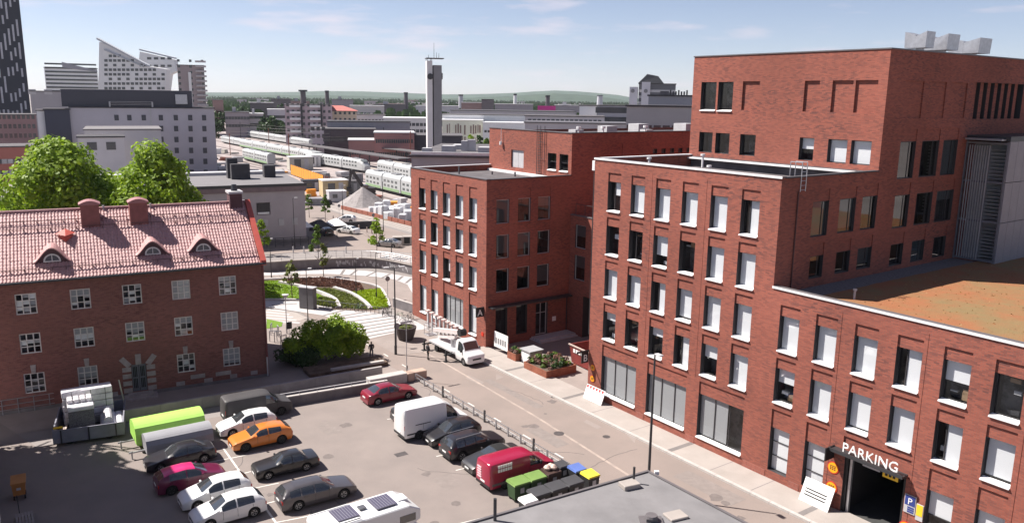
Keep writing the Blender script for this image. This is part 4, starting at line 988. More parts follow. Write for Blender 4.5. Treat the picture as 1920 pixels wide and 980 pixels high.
def wheel_meshes(r, w, rimm):
    k = (r, w, rimm)
    if k not in WHEELS:
        t = MB(); n = 20
        prof = [(r*.62,-w*.5),(r*.92,-w*.5),(r,-w*.32),(r,w*.32),(r*.92,w*.5),(r*.62,w*.5)]
        for i in range(n):
            a, b = 2*math.pi*i/n, 2*math.pi*(i+1)/n
            for (ra, ya), (rb, yb) in zip(prof, prof[1:]):
                t.quad((ra*math.cos(a),ya,ra*math.sin(a)),(ra*math.cos(b),ya,ra*math.sin(b)),(rb*math.cos(b),yb,rb*math.sin(b)),(rb*math.cos(a),yb,rb*math.sin(a)))
        q = MB()
        for s_ in (-1, 1):
            y = s_*w*.40
            for i in range(10):
                a, b = 2*math.pi*i/10, 2*math.pi*(i+1)/10
                if i % 2 == 0:
                    q.quad((r*.12*math.cos(a),y,r*.12*math.sin(a)),(r*.63*math.cos(a-.08),y,r*.63*math.sin(a-.08)),(r*.63*math.cos(b-.1),y,r*.63*math.sin(b-.1)),(r*.12*math.cos(b),y,r*.12*math.sin(b)))
            for i in range(n):
                a, b = 2*math.pi*i/n, 2*math.pi*(i+1)/n
                q.quad((r*.54*math.cos(a),y,r*.54*math.sin(a)),(r*.64*math.cos(a),y,r*.64*math.sin(a)),(r*.64*math.cos(b),y,r*.64*math.sin(b)),(r*.54*math.cos(b),y,r*.54*math.sin(b)))
        h = MB(); h.tube((0,-w*.3,0),(0,w*.3,0),r*.6,r*.6,16)
        WHEELS[k] = (t.mesh('wheel', MATS['tyre'], False), q.mesh('rim', MATS[rimm]), h.mesh('hub', MATS['under']))
    return WHEELS[k]
def car(name, label, kind, pm, x, y, head, group=None, cat='car', rim='rim', roofm=None, plates=True, tilt=0.0, parent=None):
    T = TYPES[kind]; L, W, sill, r = T['L'], T['W'], T['sill'], T['r']
    root = thing(name, label, cat, (x, y, 0), rad(head), group) if parent is None else parent
    xs = set([0, .06, .14, .25, L-.22, L-.12, L-.05, L])
    for kx in (T['fw'], T['rw']):
        if kx < L:
            for q in range(-7, 8): xs.add(kx + (r+.08)*q/7)
    for k in list(T['ws']) + list(T['rw_']) + [c for s_ in T['sw'] for c in s_]: xs.add(k)
    q = .3
    while q < L: xs.add(round(q, 3)); q += .22
    xs = sorted(v for v in xs if 0 <= v <= L)
    out = [xs[0]]
    for v in xs[1:]:
        if v - out[-1] > .012: out.append(v)
    xs = out
    boxy = kind in ('van', 'hivan', 'truckcab')
    rings = []
    for v in xs:
        bz, tz = interp(T['belt'], v), interp(T['top'], v)
        e = min(v, L-v)
        rr = .5 if not boxy else .22
        pl = W*.5*(1 - .16*max(0, 1-e/rr)**2.2)
        if kind == 'truckcab' and v > 1.2: pl = W*.5
        zs = sill
        for kx in (T['fw'], T['rw']):
            d = abs(v-kx)
            if d < r+.075: zs = max(zs, r + math.sqrt(max(0, (r+.075)**2 - d*d)) - .02)
        g = tz - bz
        tum = (.26 if not boxy else .10)*max(0, min(1, g/.5))
        wr = pl - .05 - tum
        zs = min(zs, bz-.06)
        z1 = max(zs + .03, sill+.16); z2 = max(z1+.015, bz*.68)
        cr = .03 if g > .2 else .02
        ring = [(pl*.93, zs), (pl*.985, min(z1, bz-.04)), (pl, min(z2, bz-.02)), (pl*.985, bz), ((pl*.985+wr)*.5+.02, bz+g*.52), (wr, tz-min(.07, g*.3)), (wr-.10, tz-.005), (wr*.5, tz+cr*.7), (0, tz+cr)]
        rings.append(ring)
    nr = len(rings[0])
    body, glass, roof = MB(), MB(), MB()
    X = lambda v: L*.5 - v
    front_g, rear_g, side_g = MB(), MB(), [MB() for _ in range(2*len(T['sw']))]
    for i in range(len(xs)-1):
        xm = (xs[i]+xs[i+1])*.5
        for s_ in (-1, 1):
            for j in range(nr-1):
                a, b, c, d = rings[i][j], rings[i][j+1], rings[i+1][j+1], rings[i+1][j]
                tgt = body
                if j in (3, 4):
                    for k, (p0, p1) in enumerate(T['sw']):
                        if p0 < xm < p1: tgt = side_g[2*k + (s_ > 0)]
                if j >= 5:
                    if T['ws'][0] < xm < T['ws'][1] and j >= 6: tgt = front_g
                    elif T['rw_'][0] < xm < T['rw_'][1] and j >= 6: tgt = rear_g
                    elif roofm and T['ws'][1] < xm < (T['rw_'][0] if T['rw_'][0] < L else L): tgt = roof
                pts = [(X(xs[i]), s_*a[0], a[1]), (X(xs[i]), s_*b[0], b[1]), (X(xs[i+1]), s_*c[0], c[1]), (X(xs[i+1]), s_*d[0], d[1])]
                if s_ < 0: pts.reverse()
                tgt.quad(*pts)
    for idx in (0, -1):
        rg = rings[idx]; xx = X(xs[idx])
        for j in range(nr-1):
            body.quad((xx,rg[j][0],rg[j][1]),(xx,rg[j+1][0],rg[j+1][1]),(xx,-rg[j+1][0],rg[j+1][1]),(xx,-rg[j][0],rg[j][1]))
    def fin(mb_, nm, m, par):
        if not mb_.f: return None
        me = mb_.mesh(nm, m, True); bm = bmesh.new(); bm.from_mesh(me); bmesh.ops.remove_doubles(bm, verts=bm.verts, dist=1e-4); bm.to_mesh(me); bm.free()
        me.polygons.foreach_set('use_smooth', [True]*len(me.polygons))
        me.set_sharp_from_angle(angle=rad(38))
        return put(nm, me, par)
    bo = fin(body, 'body', pm, root)
    fin(roof, 'roof', roofm, root)
    if kind == 'coupe' and roofm: pass
    fin(front_g, 'windscreen', MATS['car_glass'], root); fin(rear_g, 'rear_window', MATS['car_glass'], root)
    for sg in side_g: fin(sg, 'side_window', MATS['car_glass'], root)
    MB().box(-L*.5+.12, L*.5-.12, -W*.40, W*.40, sill-.04, sill+.34).build('underbody', MATS['under'], root)
    tm, rm, hm = wheel_meshes(r, .215, rim)
    for kx in (T['fw'], T['rw']):
        if kx > L: continue
        for s_ in (-1, 1):
            wo = put('wheel', tm, root, (X(kx), s_*(W*.5-.135), r)); put('rim', rm, wo); put('hub', hm, wo)
    # lamps, plates, mirrors
    bf, br_ = interp(T['belt'], .16), interp(T['belt'], L-.05)
    for s_ in (-1, 1):
        y0, y1 = sorted((s_*W*.27, s_*W*.43))
        MB().hexa([(X(.10),y0,bf-.17),(X(.20),y1,bf-.16),(X(.34),y1,bf-.13),(X(.34),y0,bf-.13),(X(.12),y0,bf-.005),(X(.24),y1,bf-.0),(X(.38),y1,bf+.015),(X(.38),y0,bf+.02)] if s_ > 0 else [(X(.20),y0,bf-.16),(X(.10),y1,bf-.17),(X(.34),y1,bf-.13),(X(.34),y0,bf-.13),(X(.24),y0,bf-.0),(X(.12),y1,bf-.005),(X(.38),y1,bf+.02),(X(.38),y0,bf+.015)]).build('headlight', MATS['lamp_clear'], root)
        y0, y1 = sorted((s_*W*.30, s_*(W*.445)))
        zt = br_ + (0.0 if boxy else -.02)
        MB().box(X(L)-.012+.03, X(L)+.16, y0, y1, zt-.20 if not boxy else zt-.35, zt).build('tail_light', MATS['lamp_red'], root)
        if T['rw'] < L or kind == 'truckcab':
            mx_ = T['ws'][0]+.32; zb = interp(T['belt'], mx_)
            y0, y1 = sorted((s_*(W*.5-.02), s_*(W*.5+.17)))
            MB().box(X(mx_+.06), X(mx_-.06), y0, y1, zb+.02, zb+.17+(.1 if boxy else 0)).build('mirror', pm if not boxy else MATS['trim_black'], root, bevel=.025)
    # door seams and handles
    if kind != 'truckcab':
        sm = [T['sw'][0][0]+.04] + [(a[1]+b[0])*.5 for a, b in zip(T['sw'], T['sw'][1:])][:1] + ([T['sw'][1][1]-.12] if len(T['sw']) > 1 else [T['sw'][0][1]+.06, L*.72])
        for s_ in (-1, 1):
            y0, y1 = sorted((s_*(W*.5-.006), s_*(W*.5+.003)))
            for q in sm:
                z0_ = sill+.2 if abs(q-T['rw']) > r+.1 else 2*r+.12
                if z0_ < interp(T['belt'], q)-.1: MB().box(X(q+.008), X(q-.008), y0, y1, z0_, interp(T['belt'], q)-.04).build('door_seam', MATS['trim_black'], root)
            for q in sm[1:]:
                zb = interp(T['belt'], q)-.13; MB().box(X(q-.10), X(q-.27), min(s_*(W*.5-.01),s_*(W*.5+.022)), max(s_*(W*.5-.01),s_*(W*.5+.022)), zb, zb+.035).build('door_handle', pm, root)
    zf = interp(T['belt'], .05)
    MB().box(X(.03), X(-.012), -W*.24, W*.24, zf-.22, zf-.06).build('grille', MATS['trim_black'], root)
    if plates:
        MB().box(X(.02), X(-.022), -.25, .25, .36, .47).build('plate', MATS['plate'], root)
        MB().box(X(L+.022), X(L-.02), -.25, .25, .55 if boxy else .62, .66 if boxy else .73).build('plate', MATS['plate'], root)
    MB().box(X(L+.01), X(L-.1), -W*.43, W*.43, sill+.02, sill+.2).build('bumper', MATS['trim_black'] if boxy or kind in ('suv','crossover') else pm, root)
    return root
HD = 34.0
near = lambda x, y: (x, y)
GL = 'cars parked in the yard'
car('parked_car','dark red saloon car parked alone by the concrete wall','sedan',paint('paint_dred',(.20,.012,.028)),-10.35,64.75,HD,GL)
car('parked_car','bright orange crossover hatchback with black roof pillars','crossover',paint('paint_orange',(.62,.19,.03)),-18.45,55.45,HD+180,GL,rim='rim_dark')
car('parked_car','white hatchback beside the dark grey van, behind the orange car','hatch',paint('paint_white',(.74,.74,.74)),-20.3,57.95,HD+180,GL)
car('parked_car','old black saloon car with chrome window line','oldsedan',paint('paint_black',(.020,.019,.021)),-15.4,51.15,HD+178,GL)
car('parked_car','dark grey estate car next to the camper van','estate',paint('paint_grey',(.085,.078,.085),.3,.3),-12.35,47.25,HD-1,GL)
car('parked_car','black sleek saloon car in front of the grey trailer','sedan',paint('paint_black2',(.022,.021,.026)),-23.05,52.1,HD+180,GL)
car('parked_car','dark purple car with bright magenta roof beside two white cars','hatch',paint('paint_purple',(.13,.010,.045)),-21.1,48.95,HD+1,GL,rim='rim_dark',roofm=paint('paint_magenta',(.60,.03,.16)))
car('parked_car','white hatchback with sunroof between the purple car and another white car','hatch',MATS['paint_white'],-18.75,47.05,HD+181,GL)
car('parked_car','nearest white hatchback at the bottom of the parking yard','hatch',MATS['paint_white'],-17.15,44.85,HD+181,GL)
car('parked_car','black hatchback nose out beside the white van','hatch',MATS['paint_black'],-4.35,56.75,HD+180,GL,rim='rim_dark')
b2 = car('parked_car','black estate with silver roof rails between two black cars','suv',MATS['paint_black2'],-2.7,54.5,HD,GL)
for s_ in (-1, 1):
    MB().tube((-1.7,s_*.62,1.66),(.4,s_*.62,1.70),.03,.03,6).build('roof_rail', MATS['rim'], b2)
car('parked_car','dark convertible with black fabric top behind the red van','coupe',paint('paint_charcoal',(.035,.034,.036)),-1.1,52.45,HD+180,GL,roofm=mat('soft_top',(.012,.012,.013),.9,0))
car('parked_car','dark car mostly hidden between the red saloon and the white van','sedan',MATS['paint_charcoal'],-7.25,60.85,HD,GL)
v1 = car('parked_van','white high-roof panel van parked at the barrier','hivan',MATS['paint_white'],-6.05,58.25,HD,'vans parked in the yard','van',rim='rim_dark')
for s_ in (-1, 1):
    MB().box(-1.9,-.6,s_*1.0-.012,s_*1.0+.012,1.22,1.27).build('door_rail', MATS['trim_black'], v1); MB().box(-2.6,2.0,s_*.992-.012,s_*.992+.012,.55,.66).build('rub_strip', MATS['trim_black'], v1)
v2 = car('parked_van','dark red panel van with white lettering beside the green bins','van',paint('paint_rvan',(.30,.012,.045)),.45,50.45,HD,'vans parked in the yard','van',rim='rim_dark')
MB().box(-2.5,2.2,-.985,-.965,.5,.66).build('rub_strip', mat('strip_grey',(.14,.12,.12),.7), v2)
for k in range(2):
    for q in range(6):
        MB().box(-2.05+.19*q,-1.9+.19*q,-.952,-.93,1.36+.27*k,1.57+.27*k).build('letter_block', MATS['white_paint'], v2)
for k in range(5): MB().box(-2.70,-2.652,.15,.62,.75+.17*k,.82+.17*k).build('letter_bar', mat('pale_pink',(.75,.45,.5),.6), v2)
v3 = car('parked_van','matt dark grey panel van behind the white hatchback','van',mat('matt_grey',(.060,.056,.058),.55,.1),-20.4,60.75,HD-1,'vans parked in the yard','van',rim='rim_dark')
# camper with solar panels
cvx, cvy = G(690, 958, 2.2)
rv = thing('camper_van', 'white camper van with two solar panels on its roof', 'van', (-8.1, 40.9, 0), rad(36))
cw = MATS['paint_white']
b = MB(); b.prism_y([(-2.9,.45),(2.2,.45),(2.2,1.5),(3.05,1.85),(3.05,2.45),(2.3,2.85),(-.4,2.85),(-.6,2.9),(-2.75,2.9),(-2.9,2.7)], -1.1, 1.1); b.build('body', cw, rv, bevel=.06)
MB().prism_y([(2.19,.5),(3.4,.5),(3.4,1.0),(2.85,1.15),(2.19,1.6)], -.98, .98).build('cab', cw, rv, bevel=.05)
for xa in (-1.75, .55):
    MB().box(xa,xa+1.25,-.62,.72,2.93,2.97).build('solar_panel', mat('solar',(.10,.09,.13),.25,0,spec=.7), rv)
    for q in range(7): MB().box(xa+.08+.16*q,xa+.10+.16*q,-.6,.7,2.971,2.975).build('cell_line', MATS['rim'], rv)
MB().box(-.25,.15,-.1,.3,2.9,2.98).build('roof_hatch', MATS['pane_dark'], rv); MB().box(2.0,2.6,-.35,.35,2.80,2.92).build('roof_light', MATS['paint_white'], rv)
for s_ in (-1, 1):
    MB().box(1.7,2.7,s_*1.105-.01,s_*1.105+.01,1.9,2.35).build('window', MATS['car_glass'], rv); MB().box(-1.2,-.2,s_*1.105-.01,s_*1.105+.01,1.5,2.1).build('window', MATS['car_glass'], rv)
    MB().tube((-2.7,s_*.95,2.97),(-.6,s_*.95,2.97),.03,.03,6).build('roof_rail', MATS['trim_black'], rv)
    MB().box(-2.4,2.0,s_*1.105-.01,s_*1.105+.01,1.15,1.3).build('stripe', MATS['strip_grey'], rv)
tm, rm, hm = wheel_meshes(.34, .215, 'rim')
for x in (-1.7, 2.55):
    for s_ in (-1, 1):
        wo = put('wheel', tm, rv, (x, s_*.88, .34)); put('rim', rm, wo)
# lift truck in the street
tr = thing('lift_truck', 'white flatbed truck with a folded boom lift beside the end block', 'truck', (-5.15, 76.2, 0), rad(ANG_U))
car('cab','', 'truckcab', MATS['paint_white'], 0, 0, 0, parent=(cabo := put('cab', MB().box(-.9,.9,-.9,.9,.36,.5).mesh('cab', MATS['under']), tr, (2.1,0,0))), plates=True)
ch = MB(); ch.box(-4.2,1.0,-.42,.42,.5,.72); ch.build('chassis', MATS['dark_steel'], tr)
MB().box(-4.3,.85,-1.02,1.02,.74,.9).build('deck', MATS['light_grey'], tr)
for x in (-2.9,):
    for s_ in (-1, 1):
        wo = put('wheel', wheel_meshes(.35,.215,'rim_dark')[0], tr, (x, s_*.85, .35)); put('rim', wheel_meshes(.35,.215,'rim_dark')[1], wo)
MB().tube((-.9,0,.9),(-.9,0,1.7),.38,.34,12).build('turret', MATS['galv'], tr)
boom = MB(); boom.hexa([(-4.8,-.22,1.55),(.6,-.22,2.5),(.6,.22,2.5),(-4.8,.22,1.55),(-4.8,-.22,1.9),(.6,-.22,2.95),(.6,.22,2.95),(-4.8,.22,1.9)]); boom.build('boom', mat('boom_white',(.62,.55,.54),.5,.1), tr)
MB().hexa([(-3.9,-.16,1.05),(-.6,-.16,1.8),(-.6,.16,1.8),(-3.9,.16,1.05),(-3.9,-.16,1.3),(-.6,-.16,2.1),(-.6,.16,2.1),(-3.9,.16,1.3)]).build('lower_boom', MATS['boom_white'], tr)
MB().tube((.55,-.35,2.72),(.55,.35,2.72),.36,.36,12).build('boom_joint', MATS['trim_black'], tr)
bk = MB()
for x in (-6.1,-5.1):
    for y in (-.5,.5): bk.tube((x,y,1.0),(x,y,2.1),.03,.03,6)
for z in (1.0,1.55,2.1):
    bk.tube((-6.1,-.5,z),(-5.1,-.5,z),.03,.03,6); bk.tube((-6.1,.5,z),(-5.1,.5,z),.03,.03,6); bk.tube((-6.1,-.5,z),(-6.1,.5,z),.03,.03,6); bk.tube((-5.1,-.5,z),(-5.1,.5,z),.03,.03,6)
bk.box(-6.1,-5.1,-.5,.5,.95,1.0); bk.build('basket', MATS['galv'], tr)
for x in (-3.9,.4):
    for s_ in (-1, 1):
        lg = MB(); lg.box(x-.1,x+.1,s_*1.7-.25 if s_ < 0 else s_*.9,s_*.9 if s_ < 0 else s_*1.7+.25,.62,.74); lg.box(x-.07,x+.07,s_*1.75-.07,s_*1.75+.07,.05,1.1); lg.box(x-.25,x+.25,s_*1.75-.25,s_*1.75+.25,0,.05); lg.build('outrigger', MATS['trim_black'], tr)
# white van half hidden in the court
car('parked_van','white van nose just showing behind the brick corner','van',MATS['paint_white'],*UV(-52.6,50.2),ANG_U-8,None,'van')
# ================================================================== far town, railway
mat('far_window', (.055,.058,.066), .15, 0, spec=.7)
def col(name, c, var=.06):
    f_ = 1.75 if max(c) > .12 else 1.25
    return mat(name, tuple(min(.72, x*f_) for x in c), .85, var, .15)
FW = {}
def far_box(name, label, px0, px1, pyt, Y, depth, wm, rm='roof_felt', yaw=None, rows=(), cols=0, ww=1.4, wh=1.6, zt=None, cat='building', parapet=.0, xr=None, side=0, group=None, wmat='far_window', x0m=None):
    """front face stands at distance Y, its left end at px0 and right end at px1; rows = sill heights"""
    a = at(px0, 183, Y); d1_ = ray(px1, 183); top = at((px0+px1)*.5, pyt, Y)[2] if zt is None else zt
    if yaw is None:
        m_ = at((px0+px1)*.5, 183, Y); yaw = math.degrees(math.atan2(-m_[0], Y))
    cy_, sy_ = math.cos(rad(yaw)), math.sin(rad(yaw))
    k_ = d1_[0]/d1_[1]; W = (k_*Y - a[0]) / (cy_ - k_*sy_)
    if zt is None: top = at((px0+px1)*.5, pyt, Y + W*.5*sy_)[2]
    r = thing(name, label, cat, (a[0], Y, 0), rad(yaw), group)
    MB().box(0, W, 0, depth, 0, top).build('wall', wm, r)
    MB().box(-.3, W+.3, -.3, depth+.3, top, top+.35).build('roof', MATS[rm], r)
    key = (ww, wh, wmat)
    if key not in FW: FW[key] = MB().box(-ww*.5, ww*.5, -.06, .05, 0, wh).mesh('window', MATS[wmat])
    if cols:
        m0 = x0m if x0m is not None else .06*W; pitch = (W - 2*m0)/max(1, cols-1)
        for z in rows:
            for c in range(cols): put('window', FW[key], r, (m0 + pitch*c, -.01, z))
    for c in range(side):
        for z in rows: put('window', FW[key], r, (0, depth*(c+.5)/side, z), rad(-90))
    return r, W, top
def frange(a, b, n): return [a + (b-a)*k/(n-1) for k in range(n)]
# tall black tower with white window strips
r, W, top = far_box('dark_tower','black high-rise with scattered white vertical strips at the left edge',-95,55,183,400,26,col('tower_black',(.028,.030,.042)),'roof_dark',zt=92,cat='tower')
me = MB().box(-.42,.42,-.1,.02,0,4.2).mesh('strip_panel', mat('tower_white',(.42,.42,.46),.5)); me2 = MB().box(-.42,.42,-.1,.02,0,8.0).mesh('strip_panel', MATS['tower_white'])
rs = random.Random(3)
for c in range(9):
    x = W - 2.0 - 1.95*c; z = 6 + rs.uniform(0,6)
    while z < 88:
        big = rs.random() < .3; put('strip_panel', me2 if big else me, r, (x, 0, z)); z += (8.0 if big else 4.2) + rs.choice((3.2,4.6,8.5))
# pale banded building far left
r, W, top = far_box('banded_building','pale horizontally banded building between the black tower and the white wedge',88,187,128,620,40,col('band_white',(.46,.46,.49)),'roof_dark')
for k in range(9): MB().box(.5,W-.5,-.25,-.02,22+2.9*k,23.3+2.9*k).build('window_band', MATS['far_window'], r)
MB().hexa([(W*.34,-.5,top+.3),(W,-.5,top-2.5),(W,10,top-2.5),(W*.34,10,top+.3),(W*.34,-.5,top+4.4),(W,-.5,top-1.5),(W,10,top-1.5),(W*.34,10,top+4.4)]).build('roof_wing', col('wing_grey',(.16,.16,.18)), r)
# white wedge-shaped pair
def wedge(name, label, pts, Y, depth, m, grid, canopy):
    P = [at(x, y, Y) for x, y in pts]; bx, bz = P[0][0], 0
    r = thing(name, label, 'building', (bx, Y, 0))
    depth = min(depth, 6)
    loc = [(p[0]-bx, max(0, p[2])) for p in P]
    b = MB(); b.prism_y(loc, 0, depth); b.build('wall', m, r)
    for (x0, y0, x1, y1, nx, nz, ww, wh, f_) in grid:
        me = MB().box(-ww*.5,ww*.5,-.12,.1,0,wh).mesh('window', MATS['far_window'])
        for i in range(nx):
            for j in range(nz):
                px, py = x0 + (x1-x0)*i/max(1,nx-1), y0 + (y1-y0)*j/max(1,nz-1)
                if f_(px, py):
                    q = at(px, py, Y); put('window', me, r, (q[0]-bx, 0, q[2]))
    for (xa, ya, xb, yb, th) in canopy:
        A, B = at(xa, ya, Y), at(xb, yb, Y)
        MB().hexa([(A[0]-bx,-1,A[2]-th),(B[0]-bx,-1,B[2]-th),(B[0]-bx,3,B[2]-th),(A[0]-bx,3,A[2]-th),(A[0]-bx,-1,A[2]),(B[0]-bx,-1,B[2]),(B[0]-bx,3,B[2]),(A[0]-bx,3,A[2])]).build('roof_canopy', col('wedge_roof',(.24,.25,.27)), r)
    return r
wm = col('wedge_white',(.60,.60,.64),.03)
wedge('wedge_building','white wedge-shaped office building with steep slanting roof',[(197,400),(186,79),(200,84),(276,124),(313,130),(316,400)],560,26,wm,[(199,99,306,168,14,9,2.2,1.7,lambda x,y: y > 95 + (x-196)*.36 + 2 and (int(x*7+y*3)%5))],[(182,71,278,122,1.2),(196,92,270,124,.9)])
wedge('wedge_building','second white wedge roof standing behind the first slanting building',[(262,400),(262,97),(326,112),(330,134),(318,140),(316,400)],585,20,col('wedge_white2',(.50,.50,.54)),[(280,112,318,126,4,2,3,1.6,lambda x,y: True)],[(262,92,328,108,1.0)])
r, W, top = far_box('balcony_tower','brown high-rise flats with white strip and balconies beside the wedge',336,386,123,500,22,col('tower_brown',(.20,.165,.165)),rows=frange(20,44,8),cols=3,ww=1.5,wh=1.5)
MB().box(6.0,7.6,-.6,-.02,0,top-4).build('white_fin', MATS['white_paint'], r)
for k in range(12): MB().box(W-5,W+1.2,-1.4,-.02,12+2.9*k,13.1+2.9*k).build('balcony', col('balc_grey',(.27,.25,.25)), r)
far_box('grey_block','low grey block with white panels beside the black tower',57,125,172,360,18,col('blk_grey',(.20,.19,.20)),rows=(24,),cols=3,ww=3.0,wh=2.2,wmat='light_grey')
# apartment block, its dark top storey and lower wings
r, W, top = far_box('apartment_block','grey apartment block with rows of square windows above the green trees',128,400,203,250,16,col('apt_grey',(.265,.25,.27)),'roof_dark')
me = MB().box(-.62,.62,-.08,.05,0,1.75).mesh('window', MATS['win_frame']); mp = MB().box(-.5,.5,-.1,-.081,.1,1.65).mesh('pane', mat('apt_pane',(.07,.07,.085),.35,0,spec=.3))
_ya = r.rotation_euler.z
def on_front(px, py):
    d = ray(px, py); cx_, sx_ = math.cos(_ya), math.sin(_ya); X0, Y0 = r.location.x, r.location.y; k_ = d[0]/d[1]
    s_ = (k_*Y0 - X0)/(cx_ - k_*sx_); t = (Y0 + s_*sx_)/d[1]
    return s_, CAM_H + d[2]*t
def apt_win(px, py):
    s_, z = on_front(px, py); o = put('window', me, r, (s_, -.01, z)); put('pane', mp, o)
for i, px in enumerate((302,330,357,383)):
    for j in range(7): apt_win(px + j*.6, 226 + 20.4*j)
for px in (219,243,270): apt_win(px, 226)
for px in (270,): apt_win(px, 247)
MB().box(-2, on_front(361,190)[0], 1.0, 15, top+.35, top+5.6).build('top_storey', col('apt_dark',(.055,.055,.068)), r)
for k in range(3): MB().tube((on_front(206,200)[0], .4, top+1.0+.5*k),(on_front(286,200)[0], .4, top+1.0+.5*k),.06,.06,5).build('terrace_rail', MATS['galv'], r)
for px in (206,286): MB().box(on_front(px-1.5,200)[0], on_front(px+1.5,200)[0], .0, .8, top+.36, top+2.0).build('roof_post', MATS['light_grey'], r)
MB().box(on_front(330,200)[0], on_front(352,200)[0], .2, .95, top+1.4, top+4.4).build('roof_plant', MATS['galv'], r)
MB().box(on_front(284,240)[0]-.25, on_front(284,240)[0]+.25, -.18, -.01, top-7, top+.3).build('wall_seam', MATS['light_grey'], r)
far_box('dark_panel_block','navy metal-clad block at the left end of the apartments',80,128,206,246,12,col('panel_navy',(.05,.052,.072)),'roof_dark')
far_box('white_gable','narrow pale rendered gable between brown block and navy block',66,82,208,246,10,col('gable_pale',(.50,.49,.50)))
rr, W, tp = far_box('apartment_wing','lower pale wing with light flat roof in front of the apartments',152,297,244,222,22,col('wing_pale',(.30,.285,.29)),'roof_pale')
far_box('apartment_annex','small pale annex with one square window behind the trees',138,226,258,205,12,col('annex_pale',(.33,.315,.32)),'roof_dark',rows=(10.8,),cols=2,ww=2.2,wh=2.0,x0m=7.5)
far_box('brown_block','brown brick block with small windows at the left edge',-40,64,216,300,16,col('brown_brick',(.17,.105,.105)),rows=(8,11.5,15),cols=11,ww=1.0,wh=1.6)
far_box('brick_shop','low red brick shop with white window bands left of the trees',-30,66,276,225,14,col('shop_brick',(.21,.08,.065)),rows=(2,5.2),cols=8,ww=3.4,wh=1.3,wmat='light_grey')
# towers, chimneys
tw = thing('clock_tower','tall pale clock tower with roof frame and aerials beside the rails','tower',(at(801,183,235)[0],235,0),rad(12))
mat('tower_pale',(.62,.60,.60),.7,.05,.4); mat('tower_grey',(.22,.215,.225),.8,.06,.4)
MB().box(0,1.55,-.0,3.6,0,35.4).build('white_shaft', MATS['tower_pale'], tw)
MB().box(1.9,4.25,.1,3.4,0,34.2).build('grey_shaft', MATS['tower_grey'], tw)
MB().box(1.56,1.89,.5,3.0,0,34).build('dark_joint', MATS['ink'], tw)
MB().box(-.2,4.9,-.4,4.0,36.0,36.2).build('roof_frame', MATS['dark_steel'], tw)
for x, y in ((.1,.1),(1.4,.1),(.1,3.4),(1.4,3.4)): MB().box(x-.06,x+.06,y-.06,y+.06,35.4,36.0).build('frame_post', MATS['dark_steel'], tw)
for x, h_ in ((2.2,4.2),(2.9,1.6),(3.6,1.4),(.6,.9)): MB().tube((x,1.5,36.2),(x,1.5,36.2+h_),.07,.04,6).build('aerial', MATS['dark_steel'], tw)
MB().tube((.9,-.35,31.0),(.9,-.02,31.0),.85,.85,20).build('clock', MATS['dark_steel'], tw); MB().tube((4.26,1.6,31.2),(4.6,1.6,31.2),.95,.95,20).build('clock', MATS['dark_steel'], tw)
def stack(px, py0, Y, r0, label, m=None, name='chimney_stack', cap=None):
    q = at(px, py0, Y); t = thing(name, label, 'chimney', (q[0], Y, 0))
    MB().tube((0,0,0),(0,0,q[2]),r0*1.25,r0,10).build('shaft', m or col('stack_dark',(.09,.075,.085)), t)
    MB().tube((0,0,q[2]),(0,0,q[2]+1.5),r0*(cap or 1.15),r0*(cap or 1.15),10).build('rim', MATS['dark_steel'], t)
stack(568,172,700,2.2,'dark slender water tower with wider head above the railway town',cap=1.7); stack(613,173,800,1.8,'thin dark chimney right of the water tower'); stack(761,176,850,2.0,'thin dark chimney left of the clock tower')
stack(864,180,900,2.4,'distant chimney just right of the clock tower',col('stack_grey',(.25,.25,.27))); stack(966,179,760,1.5,'pale slim mast above the long grey roofs',col('stack_pale',(.5,.5,.5))); stack(1027,182,760,2.0,'dark chimney next to the magenta sign'); stack(1125,180,1500,5,'distant grey twin silo near the hills',col('stack_grey',(.25,.25,.27)))
# railway-side buildings
r, W, top = far_box('balcony_flats','pinkish grey flats with white balconies beyond the railway',533,622,197,420,18,col('flat_pink',(.24,.19,.205)),rows=frange(3.5,19.5,6),cols=9,ww=1.3,wh=1.4)
for x in (.10,.52):
    for k in range(6): MB().box(W*x, W*x+5.4, -1.5, -.08, 3.0+3.2*k, 4.1+3.2*k).build('balcony', MATS['coping_white'], r)
    MB().box(W*x+5.5, W*x+6.4, -1.2, -.05, 1.5, 21).build('balcony_screen', MATS['roof_dark'], r)
def hip(name, label, px0, px1, pye, pyr, Y, depth, wm, rmat, **k):
    r, W, top = far_box(name, label, px0, px1, pye, Y, depth, wm, 'roof_felt', **k)
    zr = at((px0+px1)*.5, pyr, Y+depth*.5)[2]
    b = MB(); e = .8; A = [(-e,-e,top+.36),(W+e,-e,top+.36),(W+e,depth+e,top+.36),(-e,depth+e,top+.36)]; R1, R2 = (depth*.45,depth*.5,zr),(W-depth*.45,depth*.5,zr)
    b.quad(A[0],A[1],R2,R1); b.tri(A[1],A[2],R2); b.quad(A[2],A[3],R1,R2); b.tri(A[3],A[0],R1); b.build('hip_roof', rmat, r); return r
hip('tan_flats','tan flats with red hipped roof beyond the railway',588,668,209,198,435,16,col('tan_wall',(.36,.29,.22)),col('far_red_roof',(.26,.085,.075)),rows=(5,8.5,12,15.3),cols=9,ww=1.2,wh=1.4)
r, W, top = far_box('station_building','long dark station building with glazed lower storey by the tracks',605,703,243,335,22,col('station_dark',(.075,.065,.072)),'roof_felt',rows=(6.5,),cols=10,ww=3.2,wh=2.2)
far_box('station_upper','grey upper slab of the station behind the dark glazing',612,768,229,350,16,col('station_grey',(.17,.165,.18)),'roof_dark')
far_box('station_end','pale end block of the station with small dark windows',583,606,243,334,20,col('station_pale',(.33,.30,.31)),rows=(4,8,11),cols=3,ww=1.4,wh=1.5)
